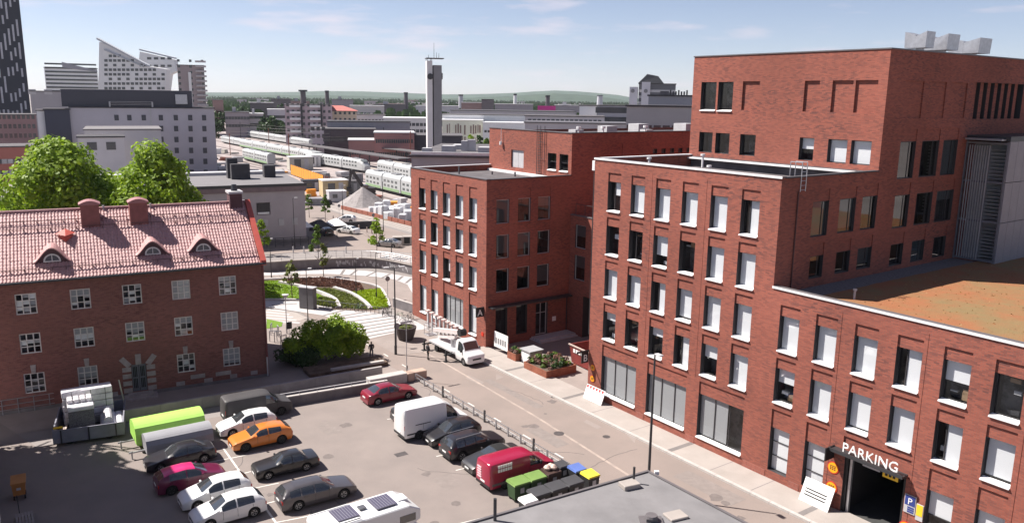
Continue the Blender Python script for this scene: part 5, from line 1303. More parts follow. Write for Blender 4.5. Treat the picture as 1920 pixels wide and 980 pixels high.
far_box('brick_depot','long reddish depot with a row of small windows by the tracks',700,776,250,318,18,col('depot_red',(.25,.125,.115)),'light_grey',rows=(2.0,7.2),cols=17,ww=.7,wh=1.5)
far_box('brick_depot','lower reddish depot wing left of the taller depot',651,700,264,316,16,col('depot_red2',(.23,.12,.11)),'light_grey',rows=(2.6,),cols=10,ww=.8,wh=1.6)
far_box('dark_shed','blank dark shed between depot and clock tower',776,803,255,322,20,col('shed_dark',(.055,.048,.058)),'roof_felt')
far_box('dark_shed','blank dark shed right of the clock tower',826,866,256,300,20,col('shed_dark2',(.050,.045,.055)),'roof_felt')
far_box('white_roof_office','grey office with bright white roof band left of the clock tower',718,802,222,440,20,col('office_grey',(.30,.29,.30)),'coping_white',rows=(2.5,6,9.5),cols=11,ww=1.7,wh=1.7)
far_box('plain_row','pale row of flats behind the depot with small windows',655,722,216,470,14,col('row_pale',(.34,.32,.33)),rows=(3,7,10.5),cols=10,ww=1.3,wh=1.5)
r, W, top = far_box('striped_facade','tan and brown striped facade right of the clock tower',829,906,226,400,18,col('stripe_tan',(.52,.43,.34)),'coping_white')
rs = random.Random(5)
for k in range(17):
    x = 1+k*(W-2)/17
    for z0, z1 in ((1.5,6.5),(7.0,12.5)):
        if rs.random() < .75: MB().box(x+rs.uniform(0,.4), x+rs.uniform(.6,.95), -.15, -.02, z0+rs.uniform(0,1.2), z1-rs.uniform(0,1)).build('brown_fin', col('fin_brown',(.13,.09,.08)), r)
far_box('white_band_hall','long white banded hall above the striped facade',829,985,216,415,16,col('hall_white',(.50,.49,.51)),'roof_felt',rows=(11.5,),cols=22,ww=1.6,wh=1.1)
far_box('white_office','white office with dark small windows right of the striped facade',906,985,231,395,14,col('office_white',(.46,.44,.45)),'coping_white',rows=(8.6,),cols=12,ww=1.2,wh=1.1)
far_box('long_roof_hall','long dark roofed hall in front of the far hills',845,1080,209,500,40,col('hall_grey',(.24,.23,.24)),'roof_dark',rows=(12,),cols=30,ww=1.4,wh=1.4)
far_box('grey_terrace','grey terrace with a row of small dark windows above the brick roof',985,1135,219,300,16,col('terr_grey',(.27,.255,.265)),'roof_felt',rows=(16.2,),cols=16,ww=1.2,wh=1.6)
far_box('grey_terrace','lower grey terrace with ledges just above the brick roof',985,1178,232,230,14,col('terr_grey2',(.24,.225,.235)),'coping',rows=(14.5,),cols=18,ww=1.3,wh=1.3)
far_box('white_cube','bright white blank cube on the skyline left of the hotel',1087,1120,199,330,14,col('cube_white',(.62,.61,.64)),'roof_felt')
far_box('glass_terrace','grey penthouse with dark glazing left of the hotel',1121,1182,199,320,14,col('pent_grey',(.23,.22,.23)),'roof_felt',rows=(16.3,20),cols=9,ww=3.0,wh=2.2)
r, W, top = far_box('hotel_tower','dark grey hotel tower with rounded roof on the skyline',1197,1266,158,420,20,col('hotel_grey',(.105,.105,.115)),'roof_dark',rows=frange(8,29,8),cols=9,ww=2.2,wh=1.3,wmat='light_grey')
MB().hexa([(-.5,-.5,top+.36),(W-6,-.5,top+.36),(W-6,20,top+.36),(-.5,20,top+.36),(4,1,top+5),(W-9,1,top+4.0),(W-9,18,top+4.0),(4,18,top+5)]).build('roof_dome', MATS['dark_steel'], r)
MB().box(-4.6,-.5,-1,8,0,top-1.5).build('stair_slab', col('hotel_pale',(.33,.32,.34)), r); MB().box(1.5,5.8,-1.2,-.1,0,top+1).build('stair_slab', MATS['hotel_pale'], r)
for x in (-3.0,3.6): MB().tube((x,-1.25,top-3.5),(x,-1.45,top-3.5),1.0,1.0,12).build('emblem', MATS['tower_grey'], r)
r2, W, top = far_box('grey_penthouse','grey metal-clad penthouse with rooftop lettering frame right of hotel',1216,1310,181,190,16,col('pent_metal',(.17,.17,.185)),'roof_dark')
MB().box(11.5,13.2,-.1,.02,top-3.6,top-1.8).build('louvre', MATS['light_grey'], r2)
for k in range(7): MB().box(4.8+.62*k,5.15+.62*k,.6,.7,top+.36,top+1.15+.3*(k%3==0)).build('sign_letter', MATS['dark_steel'], r2)
MB().box(2.6,4.6,.6,1.2,top+.36,top+1.2).build('roof_box', MATS['coping'], r2)
r2, W, top = far_box('grey_ledge_block','flat grey block with roof sheds and window slots above the brick roof',1176,1312,201,165,14,col('ledge_grey',(.21,.205,.205)),'roof_dark',rows=(18.6,),cols=8,ww=1.4,wh=1.7)
for x in (1.6,7.6,11): MB().box(x,x+1.9,-3,-.1,17,20.4-.2*x).build('roof_shed', col('shed_br',(.10,.085,.09)), r2)
MB().box(-1,W,-4,-3.2,17.0,17.25).build('ledge', MATS['coping'], r2)
pk = at(1025,203,640); o = thing('roof_sign','bright magenta sign board on a distant roof','sign',(pk[0],640,0)); MB().box(-7,7,-.3,.3,pk[2]-1.6,pk[2]+1.8).build('board', mat('magenta',(.75,.03,.30),.5,0), o); [MB().box(x-.2,x+.2,-.2,.2,0,pk[2]-1.6).build('post', MATS['dark_steel'], o) for x in (-5,5)]
# scatter of further roofs towards the hills
rs = random.Random(11)
cols_ = [col('far_a',(.22,.19,.20)), col('far_b',(.17,.115,.11)), col('far_c',(.34,.32,.33)), col('far_d',(.12,.105,.11)), col('far_e',(.40,.36,.34))]
rows_spec = [(398,418,188,560,1,'reddish block beside the far trees left of the railway'),(420,466,211,480,0,'grey long house at the far left end of the rails'),(468,512,193,640,3,'dark flat hall on the wooded slope behind the railway'),(462,492,214,500,4,'pale shed with light roof below the wooded slope'),(500,533,206,520,2,'pale house half hidden by slope trees'),(508,545,186,760,3,'dark hall under the church-like ridge'),(622,662,187,800,0,'far grey roofs right of the water tower'),(655,720,199,640,4,'far pale terrace behind the tan flats'),(865,903,193,620,1,'brown brick slab block behind the long dark hall'),(903,926,187,610,3,'dark framed tower block behind the long dark hall'),(928,1000,196,700,0,'far low town roofs behind the striped facade'),(1040,1090,198,700,0,'far low grey roofs right of the magenta sign'),(780,860,199,720,2,'far pale roofs behind the clock tower'),(700,760,196,820,3,'far dark roofs below the hills'),(540,580,190,820,1,'far brown roofs around the water tower')]
for (a, b, y, Y, c, lab) in rows_spec:
    r, W, top = far_box('far_building', lab, a, b, y, Y, 22, cols_[c], rs.choice(('roof_felt','roof_dark','light_grey')), rows=(6, 10.5) if Y < 660 else (), cols=8, ww=1.6, wh=1.7, group='far town buildings')
    if rs.random() < .6: MB().box(W*.3,W*.45,4,9,top+.35,top+3).build('roof_plant', MATS['light_grey'], r)
for k in range(46):
    Y = rs.uniform(900, 2600); px = rs.uniform(392, 1180); w = rs.uniform(14, 42)
    q = at(px, 190, Y); h_ = rs.uniform(7, 15)
    o = MB().box(-w*.5,w*.5,0,16,0,h_).build('far_building', cols_[rs.randrange(5)], None, (q[0], Y, 0)); tag(o, 'tiny far building among the woods below the hills', 'building', 'tiny far town buildings')
# building roofs behind the end block
r, W, top = far_box('station_roofs','low flat station roofs with ducts just behind the end block',770,935,296,118,30,col('str_grey',(.20,.19,.20)),'roof_felt',yaw=-4)
for x, y, w, h_ in ((1,3,1.4,.8),(3.5,6,2,1),(6,10,1.2,1.6),(7.0,10,1.2,1.8),(9,7,2.4,.8),(4,14,3,.7)): MB().box(x,x+w,y,y+w,top+.35,top+.35+h_).build('duct', MATS['light_grey'], r)
MB().box(0,W,-.2,.2,top+.36,top+.8).build('parapet', MATS['coping_white'], r)
# hills
def ridge(name, Y, base, pts, m):
    b = MB(); n = len(pts)
    top = [at(px, py, Y) for px, py in pts]
    for (a, c) in zip(top, top[1:]):
        b.quad((a[0],Y-900,-5),(c[0],Y-900,-5),(c[0],Y,c[2]),(a[0],Y,a[2])); b.quad((a[0],Y,a[2]),(c[0],Y,c[2]),(c[0],Y+900,-5),(a[0],Y+900,-5))
    return struct(b.build(name, m))
hm = mat('forest_hill',(.040,.075,.045),1.0,.35,.012,detail=8)
hp = []
for k in range(130):
    px = -1400 + 40*k
    base = 176 + 3*math.sin(px*.006+1) + 2*math.sin(px*.017) - 7*math.exp(-((px-1060)/90)**2) - 3*math.exp(-((px-430)/120)**2) + (6 if px > 1180 else 0)
    hp.append((px, base + rs.uniform(-.35,.35)))
ridge('hills', 7500, 0, hp, hm)
ridge('hills', 4600, 0, [(px, y+7+2*math.sin(px*.011)+rs.uniform(-.4,.4)) for px, y in hp], mat('forest_hill2',(.035,.062,.036),1.0,.35,.015,detail=8))
# ---------------------------------------------------------------- trains and platforms
mat('train_white',(.43,.44,.44),.4,.04,.5); mat('train_green',(.24,.36,.20),.4,.1); mat('train_glass',(.13,.14,.14),.2,0,spec=.6); mat('train_grey',(.22,.22,.23),.6)
def train(label, pA, pB, n, h=4.6, nose=False, green=True):
    A, B = Vector(G(*pA)), Vector(G(*pB)); d = (B-A); L = d.length; ang = math.atan2(d.y, d.x)
    t = thing('train', label, 'train', (A.x, A.y, 0), ang, 'white trains in the yard')
    cl = L/n
    prof = [(-1.45,.9),(1.45,.9),(1.5,2.0),(1.5,h-.9),(1.2,h-.25),(.6,h),(-.6,h),(-1.2,h-.25),(-1.5,h-.9),(-1.5,2.0)]
    for k in range(n):
        x0, x1 = k*cl+.3, (k+1)*cl-.3
        b = MB(); i = 0; last = nose and k == n-1
        ring = lambda x, s_, dz: [(x, p[0]*s_, .9+(p[1]-.9)*dz) for p in prof]
        st = [(x0,1,1),(x1-(3.2 if last else 0),1,1)] + ([(x1-1.2,.93,.78),(x1,.75,.42)] if last else [])
        rs_ = [ring(*q) for q in st]
        for a, c in zip(rs_, rs_[1:]):
            for q in range(10): b.quad(a[q],a[(q+1)%10],c[(q+1)%10],c[q])
        b.poly(rs_[0]); b.poly(list(reversed(rs_[-1])))
        co = b.build('coach', MATS['train_white'], t)
        w = MB(); xe = x1-(4 if last else .8); nn = max(3, int((xe-x0)/2.1))
        for s_ in (-1, 1):
            for q in range(nn):
                xx = x0+.8+(xe-x0-.8)*q/nn
                for z in ((1.9, 3.1) if h > 4.2 else (2.2,)): w.box(xx, xx+1.3, s_*1.5-.03, s_*1.5+.03, z, z+.6)
        tag(w.build('window_row', MATS['train_glass'], co), kind='stuff')
        if green:
            for s_ in (-1, 1): MB().box(x0+.1,xe,s_*1.5-.025,s_*1.5+.025,.95,1.6).build('green_band', MATS['train_green'], co)
        MB().box(x0+.8,x1-.8,-1.1,1.1,.3,.9).build('bogie', MATS['roof_dark'], co)
        MB().box((x0+x1)*.5-1.6,(x0+x1)*.5+1.6,-.7,.7,h,h+.3).build('roof_unit', MATS['train_grey'], co)
        if last:
            MB().hexa([(x1-2.6,-1.1,.9+(h-.9)*.62),(x1-.75,-1.0,.9+(h-.9)*.5),(x1-.75,1.0,.9+(h-.9)*.5),(x1-2.6,1.1,.9+(h-.9)*.62),(x1-2.7,-1.05,.9+(h-.9)*1.0),(x1-1.1,-.8,.9+(h-.9)*.82),(x1-1.1,.8,.9+(h-.9)*.82),(x1-2.7,1.05,.9+(h-.9)*1.0)]).build('windscreen', MATS['train_glass'], co)
    return t
train('long white train with rounded grey nose standing at the middle platform',(575,306),(690,325),3,4.4,nose=True,green=False)
train('white and green double-deck train nearest the end block',(694,352),(800,378),3,5.2)
train('white double-deck train behind the nearest one',(715,330),(815,352),3,5.2,green=False)
train('green striped commuter train farther up the tracks',(455,277),(603,306),5,4.2)
train('grey-white railcars at the far platform left of the depot',(465,257),(585,277),4,4.0,green=False)
train('short pale green and yellow wagon rake behind the black roof box',(462,300),(510,312),2,4.6)
train('white railcars by the far platform below the depot',(640,290),(750,302),3,4.0,green=False)
train('far white carriages beside the long goods track',(420,268),(470,278),2,3.8,green=False)
# platform canopies
for lab, A, B, zc in (('long dark platform canopy in front of the depot',(560,292),(760,327),5.0),('second platform canopy nearer the clock tower',(700,298),(860,322),5.0),('platform canopy with pale roof at the station',(600,285),(720,300),4.5)):
    a, b = Vector(G(*A)), Vector(G(*B)); d = b-a; t = thing('platform_canopy', lab, 'canopy', (a.x,a.y,0), math.atan2(d.y,d.x)); L = d.length
    MB().box(0,L,-2.6,2.6,zc,zc+.3).build('roof', MATS['roof_felt'] if 'pale' not in lab else MATS['light_grey'], t)
    for k in range(int(L/8)): MB().box(4+8*k-.15,4+8*k+.15,-.15,.15,0,zc).build('post', MATS['dark_steel'], t)
    MB().box(0,L,-3,3,0,.5).build('platform', MATS['paving'], t)
# orange safety fence, construction cabins, gravel heap, excavator
mat('orange_board',(.72,.28,.03),.6,.1); mat('wood',(.42,.30,.18),.7,.15,3); mat('rust',(.26,.09,.06),.7,.1)
fa, fb = Vector(G(546,328)), Vector(G(607,351)); d = fb-fa; n = 14
fn = thing('safety_fence','bright orange board fence along the building site','fence',(fa.x,fa.y,0),math.atan2(d.y,d.x))
for k in range(n):
    MB().box(k*d.length/n+.1,(k+1)*d.length/n-.1,-.05,.05,.3,3.3).build('board', MATS['orange_board'], fn); MB().box(k*d.length/n-.08,k*d.length/n+.08,-.1,.25,0,3.5).build('post', MATS['wood'], fn)
fa, fb = Vector(G(607,351)), Vector(G(652,366)); d = fb-fa; n = 11
fn = thing('timber_posts','row of brown timber posts with rails continuing the orange fence','fence',(fa.x,fa.y,0),math.atan2(d.y,d.x))
for k in range(n): MB().box(k*d.length/n-.12,k*d.length/n+.12,-.12,.12,0,3.4).build('post', MATS['rust'], fn)
for z in (.9,2.2): MB().box(0,d.length,-.06,.06,z,z+.2).build('rail', MATS['rust'], fn)
def cabin(label, px, py, w, dp, h, m, rz=26, name='site_cabin', roofm='coping_white'):
    q = G(px, py); t = thing(name, label, 'cabin', (q[0],q[1],0), rad(rz)); MB().box(-w*.5,w*.5,-dp*.5,dp*.5,.1,h).build('wall', m, t); MB().box(-w*.5-.1,w*.5+.1,-dp*.5-.1,dp*.5+.1,h,h+.18).build('roof', MATS[roofm], t)
    o = MB().box(-w*.3,-w*.02,-dp*.5-.04,-dp*.5,1.1,h-.6).build('window', MATS['far_window'], t); MB().box(w*.12,w*.3,-dp*.5-.04,-dp*.5,.2,h-.5).build('door', MATS['light_grey'], t)
cabin('yellowish site cabin with white roof beside the gravel heap',626,368,6.5,4.5,4.2,mat('cabin_yellow',(.48,.38,.22),.7))
cabin('small white container below the yellowish cabin',631,378,4.2,3,2.6,MATS['light_grey']); cabin('grey site container with windows left of excavator',656,362,5.0,3.5,3.2,mat('cabin_grey',(.22,.22,.22),.7),roofm='roof_felt')
cabin('white box container beside the standing train',588,312,4.4,4,4.0,MATS['white_paint']); cabin('pale cabin with flat roof behind the orange fence',563,318,8,5,4.4,mat('cabin_pale',(.45,.43,.38),.7)); cabin('dark flatbed cabin beside the grey hall',584,357,5,3,2.8,mat('cabin_dark',(.10,.10,.11),.7),roofm='roof_dark')
q = G(681,384); hb = MB(); nA, nR = 26, 9; rs2 = random.Random(4)
pr = [[(r_/nR)*(6.3+.5*math.sin(2*math.pi*a_/nA*3)+.3*math.sin(2*math.pi*a_/nA*7)) for r_ in range(nR+1)] for a_ in range(nA)]
def hp_(a_, r_):
    a_ %= nA; R = pr[a_][r_]; an = 2*math.pi*a_/nA; return (R*math.cos(an), R*.8*math.sin(an), 4.3*(1-(r_/nR))**1.12 )
for a_ in range(nA):
    for r_ in range(nR): hb.quad(hp_(a_,r_),hp_(a_,r_+1),hp_(a_+1,r_+1),hp_(a_+1,r_))
tag(hb.build('gravel_heap', mat('gravel',(.27,.245,.24),1.0,.2,1.5,.8), None, (q[0],q[1],0), smooth=True), 'grey conical heap of gravel below the excavator', 'gravel')
q = G(690,368); ex = thing('excavator','black excavator reaching its arm over the gravel heap','excavator',(q[0],q[1],0),rad(200))
for s_ in (-1,1): MB().box(-2,2,s_*1.3-.35,s_*1.3+.35,0,.9).build('track', MATS['tyre'], ex, bevel=.2)
MB().box(-1.8,1.2,-1.3,1.3,1.0,2.3).build('house', mat('ex_dark',(.05,.045,.045),.5), ex); MB().box(.1,1.5,.2,1.3,1.2,3.1).build('cab', MATS['pane_dark'], ex)
MB().hexa([(1.0,-.3,1.4),(4.4,-.25,6.6),(4.4,.25,6.6),(1.0,.3,1.4),(.4,-.3,2.0),(3.7,-.25,7.1),(3.7,.25,7.1),(.4,.3,2.0)]).build('boom', MATS['ex_dark'], ex)
MB().hexa([(3.8,-.2,6.4),(4.6,-.2,2.4),(4.6,.2,2.4),(3.8,.2,6.4),(4.5,-.2,7.3),(5.0,-.2,2.5),(5.0,.2,2.5),(4.5,.2,7.3)]).build('arm', MATS['ex_dark'], ex); MB().box(4.2,5.4,-.6,.6,1.5,2.5).build('bucket', MATS['ex_dark'], ex, bevel=.15)
# big bags and scaffolding near the end block
for k, (px, py) in enumerate([(700,402),(710,406),(719,409),(729,412),(738,409),(747,413),(756,416),(765,414),(725,398),(736,401),(748,402),(760,405),(768,407),(712,398)]):
    q = G(px, py); o = thing('covered_pallet',('first','second','third','fourth','fifth','sixth','seventh','eighth','ninth','tenth','eleventh','twelfth','thirteenth','fourteenth')[k]+' white film-wrapped pallet in the heap beside the tram road','pallet',(q[0],q[1],0),rad(20+11*k),'film-wrapped pallets beside the tram road')
    MB().box(-.9,.9,-.8,.8,.15,1.7+.5*(k%3)).build('wrapped_load', mat('film_white',(.55,.55,.57),.45,.2,1.5,.4), o, bevel=.12); MB().box(-.95,.95,-.85,.85,0,.149).build('pallet_base', MATS['wood'], o)
tb_, te_ = Vector(G(640,392)), Vector(G(772,424))
rb_ = thing('site_barrier','long rusty steel barrier along the tram road','barrier',(tb_.x,tb_.y,0),math.atan2((te_-tb_).y,(te_-tb_).x))
for k in range(12): MB().box(k*(te_-tb_).length/12+.1,(k+1)*(te_-tb_).length/12-.1,-.15,.15,.05,.85).build('barrier_block', MATS['rust'], rb_)
# works clutter on the railway land
rs = random.Random(41)
clm = [MATS['light_grey'], MATS['white_paint'], MATS['rust'], MATS['cabin_pale'], MATS['train_grey'], MATS['wood'], MATS['roof_dark'], MATS['orange_board']]
spots = [(402,300),(412,306),(425,300),(436,309),(448,304),(405,290),(420,286),(440,290),(404,316),(416,318),(428,316),(445,318),(452,312),(520,322),(532,326),(575,330),(600,332),(612,336),(520,300),(534,304),(556,306),(600,300),(640,330),(655,336),(668,342),(590,385),(600,378),(612,384),(575,376),(582,366),(640,345),(720,380),(735,385),(752,388),(765,392),(700,372),(745,376),(470,246),(486,250),(500,256),(440,252),(425,244),(520,262),(545,268)]
for k, (px, py) in enumerate(spots):
    q = G(px+rs.uniform(-3,3), py+rs.uniform(-2,2)); w, d_, h_ = rs.uniform(1.5,5), rs.uniform(1.2,2.6), rs.uniform(.6,2.6)
    o = thing('site_load','loose load of building material on the railway works ground','load',(q[0],q[1],0),rad(rs.uniform(0,60)),'loads on the railway works ground')
    m_ = clm[rs.randrange(len(clm))]
    for j in range(rs.randint(2,3)): MB().box(-w*.5+rs.uniform(-.3,.3),w*.5+rs.uniform(-.3,.3),-d_*.5,d_*.5,h_*j/3,h_*(j+1)/3-.04).build('pack', m_, o)
for k in range(7):
    a, b = G(392+6*k, 232+11*k), G(640+14*k, 283+8*k)

# overhead wires between the masts
mat('wire', (.10,.09,.09), .6, 0)
for k, (A, B) in enumerate([((452,268),(660,288)),((432,291),(620,296)),((505,281),(720,291)),((543,306),(770,304)),((575,268),(826,306))]):
    a, b = G(*A), G(*B); o = thing('overhead_wire', ('first','second','third','fourth','fifth')[k]+' overhead wire strung along the railway tracks', 'wire', (a[0],a[1],0), 0, 'railway overhead wires'); w_ = MB()
    for z in (8.6, 9.9): w_.tube((0,0,z),(b[0]-a[0],b[1]-a[1],z),.035,.035,4)
    w_.build('wire', MATS['wire'], o)
# ================================================================== planting
leaf_mat('leaf_bright', (0.31,0.43,0.028), (0.15,0.25,0.018), .45)
leaf_mat('leaf_mid', (0.15,0.24,0.03), (0.075,0.14,0.018), .35)
leaf_mat('leaf_dark', (0.040,0.085,0.018), (0.022,0.05,0.012), .25)
leaf_mat('leaf_olive', (0.20,0.23,0.05), (0.12,0.15,0.035), .35)
leaf_mat('leaf_brown', (0.22,0.11,0.08), (0.13,0.075,0.06), .25)
leaf_mat('leaf_lime', (0.36,0.47,0.025), (0.26,0.37,0.02), .35)
leaf_mat('grass_blade', (0.28,0.42,0.025), (0.19,0.31,0.02), .35)
mat('bark', (0.10,0.075,0.06), .95, .25, 4, .6)
def blob_leaves(b, blobs, n, size, rs, up=.25):
    tot = sum(w[3]**2 for w in blobs)
    for (cx_, cy_, cz_, r) in blobs:
        k = max(6, int(n*r*r/tot))
        for _ in range(k):
            z = rs.uniform(-.65, 1); a = rs.uniform(0, 2*math.pi); q = math.sqrt(max(0, 1-z*z)); f_ = r*rs.uniform(.72, 1.08)
            nx, ny, nz = q*math.cos(a), q*math.sin(a), z
            p = Vector((cx_+nx*f_, cy_+ny*f_, cz_+nz*f_*.85))
            nn = Vector((nx+rs.uniform(-.8,.8), ny+rs.uniform(-.8,.8), nz+up+rs.uniform(-.6,.8))).normalized()
            t = nn.cross(Vector((rs.uniform(-1,1),rs.uniform(-1,1),rs.uniform(-1,1)))).normalized(); u_ = nn.cross(t); s_ = size*rs.uniform(.6,1.35)
            b.quad(tuple(p-t*s_*.5-u_*s_*.35), tuple(p+t*s_*.1-u_*s_*.5), tuple(p+t*s_*.55+u_*s_*.3), tuple(p-t*s_*.15+u_*s_*.5))
def limb(b, p, d, L, r, rs, lev):
    q = p + d*L; b.tube(tuple(p), tuple(q), r, r*.62, 7)
    if lev <= 0: return
    for k in range(3):
        nd = (d + Vector((rs.uniform(-.8,.8), rs.uniform(-.8,.8), rs.uniform(-.1,.5)))).normalized()
        limb(b, q if k else p + d*L*.7, nd, L*.68, r*.55, rs, lev-1)
def tree(name, label, x, y, h, cr, n, leaf, lsize, seed, trunk=.28, clear=.25, shape='round', group=None, nb=46, cat='tree'):
    rs = random.Random(seed); t = thing(name, label, cat, (x, y, 0), 0, group)
    b = MB(); limb(b, Vector((0,0,0)), Vector((rs.uniform(-.05,.05),rs.uniform(-.05,.05),1)).normalized(), h*clear, trunk, rs, 0)
    for k in range(7):
        an = k*2.4; limb(b, Vector((0,0,h*clear*.95)), Vector((math.cos(an)*.7, math.sin(an)*.7, rs.uniform(.6,1.4))).normalized(), h*.24, trunk*.5, rs, 1)
    b.tube((0,0,h*clear),(0,0,h*.8),trunk*.75,trunk*.12,7)
    b.build('trunk', MATS['bark'], t)
    zc = h*(clear + (1-clear)*.48); rz = h*(1-clear)*.54; blobs = []
    for k in range(nb):
        z = rs.uniform(-1, 1); a = rs.uniform(0, 2*math.pi); rr = rs.random()**.45
        if shape == 'round': w = math.sqrt(max(0, 1-z*z*.92))
        elif shape == 'cone': w = max(.12, (1-z)*.5)**.7
        else: w = max(.08, min(1, (1-z)*.62 + .04))**.8 * (1 if z > -.6 else .85)
        q = cr*w*rr*.86
        blobs.append((q*math.cos(a), q*math.sin(a), zc + z*rz*.9, cr*rs.uniform(.17,.30)*(.7+.5*w)))
    m = MB(); blob_leaves(m, blobs, n, lsize, rs); m.build('crown', MATS[leaf], t)
    return t
gx, gy = at(118, 300, 100)[:2]
tree('maple_tree','large bright green tree behind the left end of the tiled roof',at(112,300,98)[0],98,19.8,11.2,42000,'leaf_bright',.42,21,.5,.14,'egg',nb=95)
tree('maple_tree','slightly smaller bright green tree behind the right chimney',at(280,300,100)[0],101,18.4,10.2,36000,'leaf_bright',.41,33,.45,.14,'egg',nb=85)
tree('maple_tree','dark tree mostly beyond the left picture edge beside the brick house',-43.2,63.2,11,2.9,3000,'leaf_mid',.34,8,.25,.35,'round',nb=26)
tree('maple_tree','tall tree beyond the left picture edge whose shade dapples the yard',-44.6,55.7,21,3.1,1900,'leaf_mid',.42,9,.4,.55,'round',nb=30)
for k, (px, py, h, c, lf, lab) in enumerate([(598,497,6.5,1.5,'leaf_mid','young street tree with dark crown before the parked cars'),(707,482,6.6,1.75,'leaf_bright','bright young street tree beside the dark parked car'),(610,414,5.6,1.25,'leaf_mid','small dark green street tree beyond the terrace roofs'),(580,408,5.5,1.0,'leaf_mid','smallest conical street tree next to the grey hall corner'),(493,478,6.0,1.5,'leaf_bright','young street tree at the gable of the brick house'),(548,560,5.4,1.1,'leaf_olive','thin staked sapling on the lawn'),(607,518,5.0,.8,'leaf_olive','thin pale sapling behind the footpath')]):
    q = G(px, py); tree('street_tree', lab, q[0], q[1], h, c, 900 if c > 1.2 else 450, lf, .26, 60+k, .07, .32, 'cone' if c > 1.2 else 'egg', 'young street trees', 20)
for k, (px, Y, pt, c, lab) in enumerate([(880,250,250,3.2,'bright green tree behind the roofs left of the brick block'),(899,246,254,2.4,'dark cypress-like tree right of the bright green tree'),(912,245,258,2.2,'low bush tree against the rear brick block')]):
    q = at(px, pt, Y); tree('yard_tree', lab, q[0], Y, q[2], c*1.15, 900, ('leaf_bright','leaf_dark','leaf_mid')[k], .6, 80+k, .2, .15, 'egg' if k == 0 else 'cone', None, 26)
rs = random.Random(77)
for k, (px, Y, w, lab) in enumerate([(404,470,6,'dark round tree at the left end of the railway'),(412,560,7,'tree cluster beside the reddish far block'),(497,480,6,'tree on the slope left of the pink flats'),(507,470,6.5,'tall dark tree on the slope beside the pink flats'),(517,478,6,'dark tree against the pink flats'),(526,486,5.5,'low tree at the foot of the pink flats'),(528,690,9,'wooded crown on the far ridge'),(500,700,9,'wooded crown left of the far ridge hall'),(455,640,8,'tree row behind the far grey house')]):
    q = at(px, 215, Y); tree('far_tree', lab, q[0], Y, w*1.9, w, 420, 'leaf_dark', 1.5, 90+k, .3, .12, 'round', 'trees beyond the railway', 18)
# woods that read as one mass towards the hills
wd = MB()
for k in range(5200):
    Y = 620 + 3200*rs.random()**1.6; px = rs.uniform(388, 1185); q = at(px, 190, Y)
    if rs.random() < .5 and Y < 900: continue
    s_ = rs.uniform(2.2, 4.5); h_ = rs.uniform(7, 13); x, y = q[0], Y
    for e in range(3):
        an = rs.uniform(0, 6.28); dx, dy = math.cos(an)*s_, math.sin(an)*s_*.4; zz = h_*(.55+.22*e)
        wd.quad((x-dx,y-dy,zz-3),(x+dx,y+dy,zz-3),(x+dx*.6,y+dy*.6,zz+1.6),(x-dx*.6,y-dy*.6,zz+2))
tag(wd.build('woods', MATS['leaf_dark']), 'far woods spreading between the town and the hills', 'woods', kind='stuff')
# big shrub and hedge by the house corner
def shrub(name, label, c, blobs, n, leaf, ls, seed, group=None, cat='shrub'):
    t = thing(name, label, cat, (c[0], c[1], 0), 0, group); rs_ = random.Random(seed)
    m = MB(); blob_leaves(m, blobs, n, ls, rs_, .5); m.build('foliage', MATS[leaf], t)
    b = MB()
    for k in range(6):
        q = blobs[k % len(blobs)]; b.tube((q[0]*.3,q[1]*.3,0),(q[0],q[1],q[2]),.05,.02,5)
    b.build('stem', MATS['bark'], t)
rs = random.Random(5)
cx_, cy_ = G(606, 682)
bl = []
for k in range(64):
    f_ = rs.uniform(-1,1); bl.append((f_*2.9+rs.uniform(-.3,.3), f_*1.3+rs.uniform(-1.4,1.4), rs.uniform(.7, 4.1 - 1.2*abs(f_)), rs.uniform(.6,1.0)))
shrub('large_shrub','big sunlit rounded shrub beside the brick house',(cx_,cy_+1.2),bl,17000,'leaf_bright',.2,6)
cx_, cy_ = G(562, 688); bl = [(rs.uniform(-1.9,1.5), rs.uniform(-1.0,1.2), rs.uniform(.4,1.8), rs.uniform(.6,.9)) for k in range(22)]
shrub('dark_shrub','dark purple-green shrub in shade left of the big shrub',(cx_,cy_+.9),bl,3600,'leaf_dark',.2,7)
# planted beds of the curved island
def inside(pt, poly):
    x, y = pt; c = False; n = len(poly)
    for i in range(n):
        x1, y1 = poly[i]; x2, y2 = poly[(i+1) % n]
        if (y1 > y) != (y2 > y) and x < (x2-x1)*(y-y1)/(y2-y1)+x1: c = not c
    return c
def bed(name, label, poly_px, n, leaf, hmin, hmax, ls, seed):
    rs_ = random.Random(seed); P = pxpoly(z8(poly_px)); X = [p[0] for p in P]; Y = [p[1] for p in P]; m = MB(); k = 0
    while k < n:
        p = (rs_.uniform(min(X),max(X)), rs_.uniform(min(Y),max(Y)))
        if not inside(p, P): continue
        k += 1; h_ = rs_.uniform(hmin, hmax); a = rs_.uniform(0, 6.28); s_ = ls*rs_.uniform(.6,1.3); dx, dy = math.cos(a)*s_*.5, math.sin(a)*s_*.5; ex, ey = rs_.uniform(-.15,.15), rs_.uniform(-.15,.15)
        m.quad((p[0]-dx,p[1]-dy,h_*.2),(p[0]+dx,p[1]+dy,h_*.2),(p[0]+dx+ex,p[1]+dy+ey,h_),(p[0]-dx+ex,p[1]-dy+ey,h_*.9))
    tag(m.build(name, MATS[leaf]), label, 'plants', kind='stuff')
bed('brown_planting','brownish low shrubs in the curved bed',[(210,320),(430,314),(560,328),(660,352),(680,392),(600,400),(480,366),(300,360),(200,345)],2600,'leaf_brown',.15,.42,.32,1)
bed('olive_planting','olive ground cover between the pale curved kerbs',[(300,372),(480,378),(600,412),(680,465),(715,508),(545,500),(520,455),(420,408)],2600,'leaf_olive',.08,.25,.3,2)
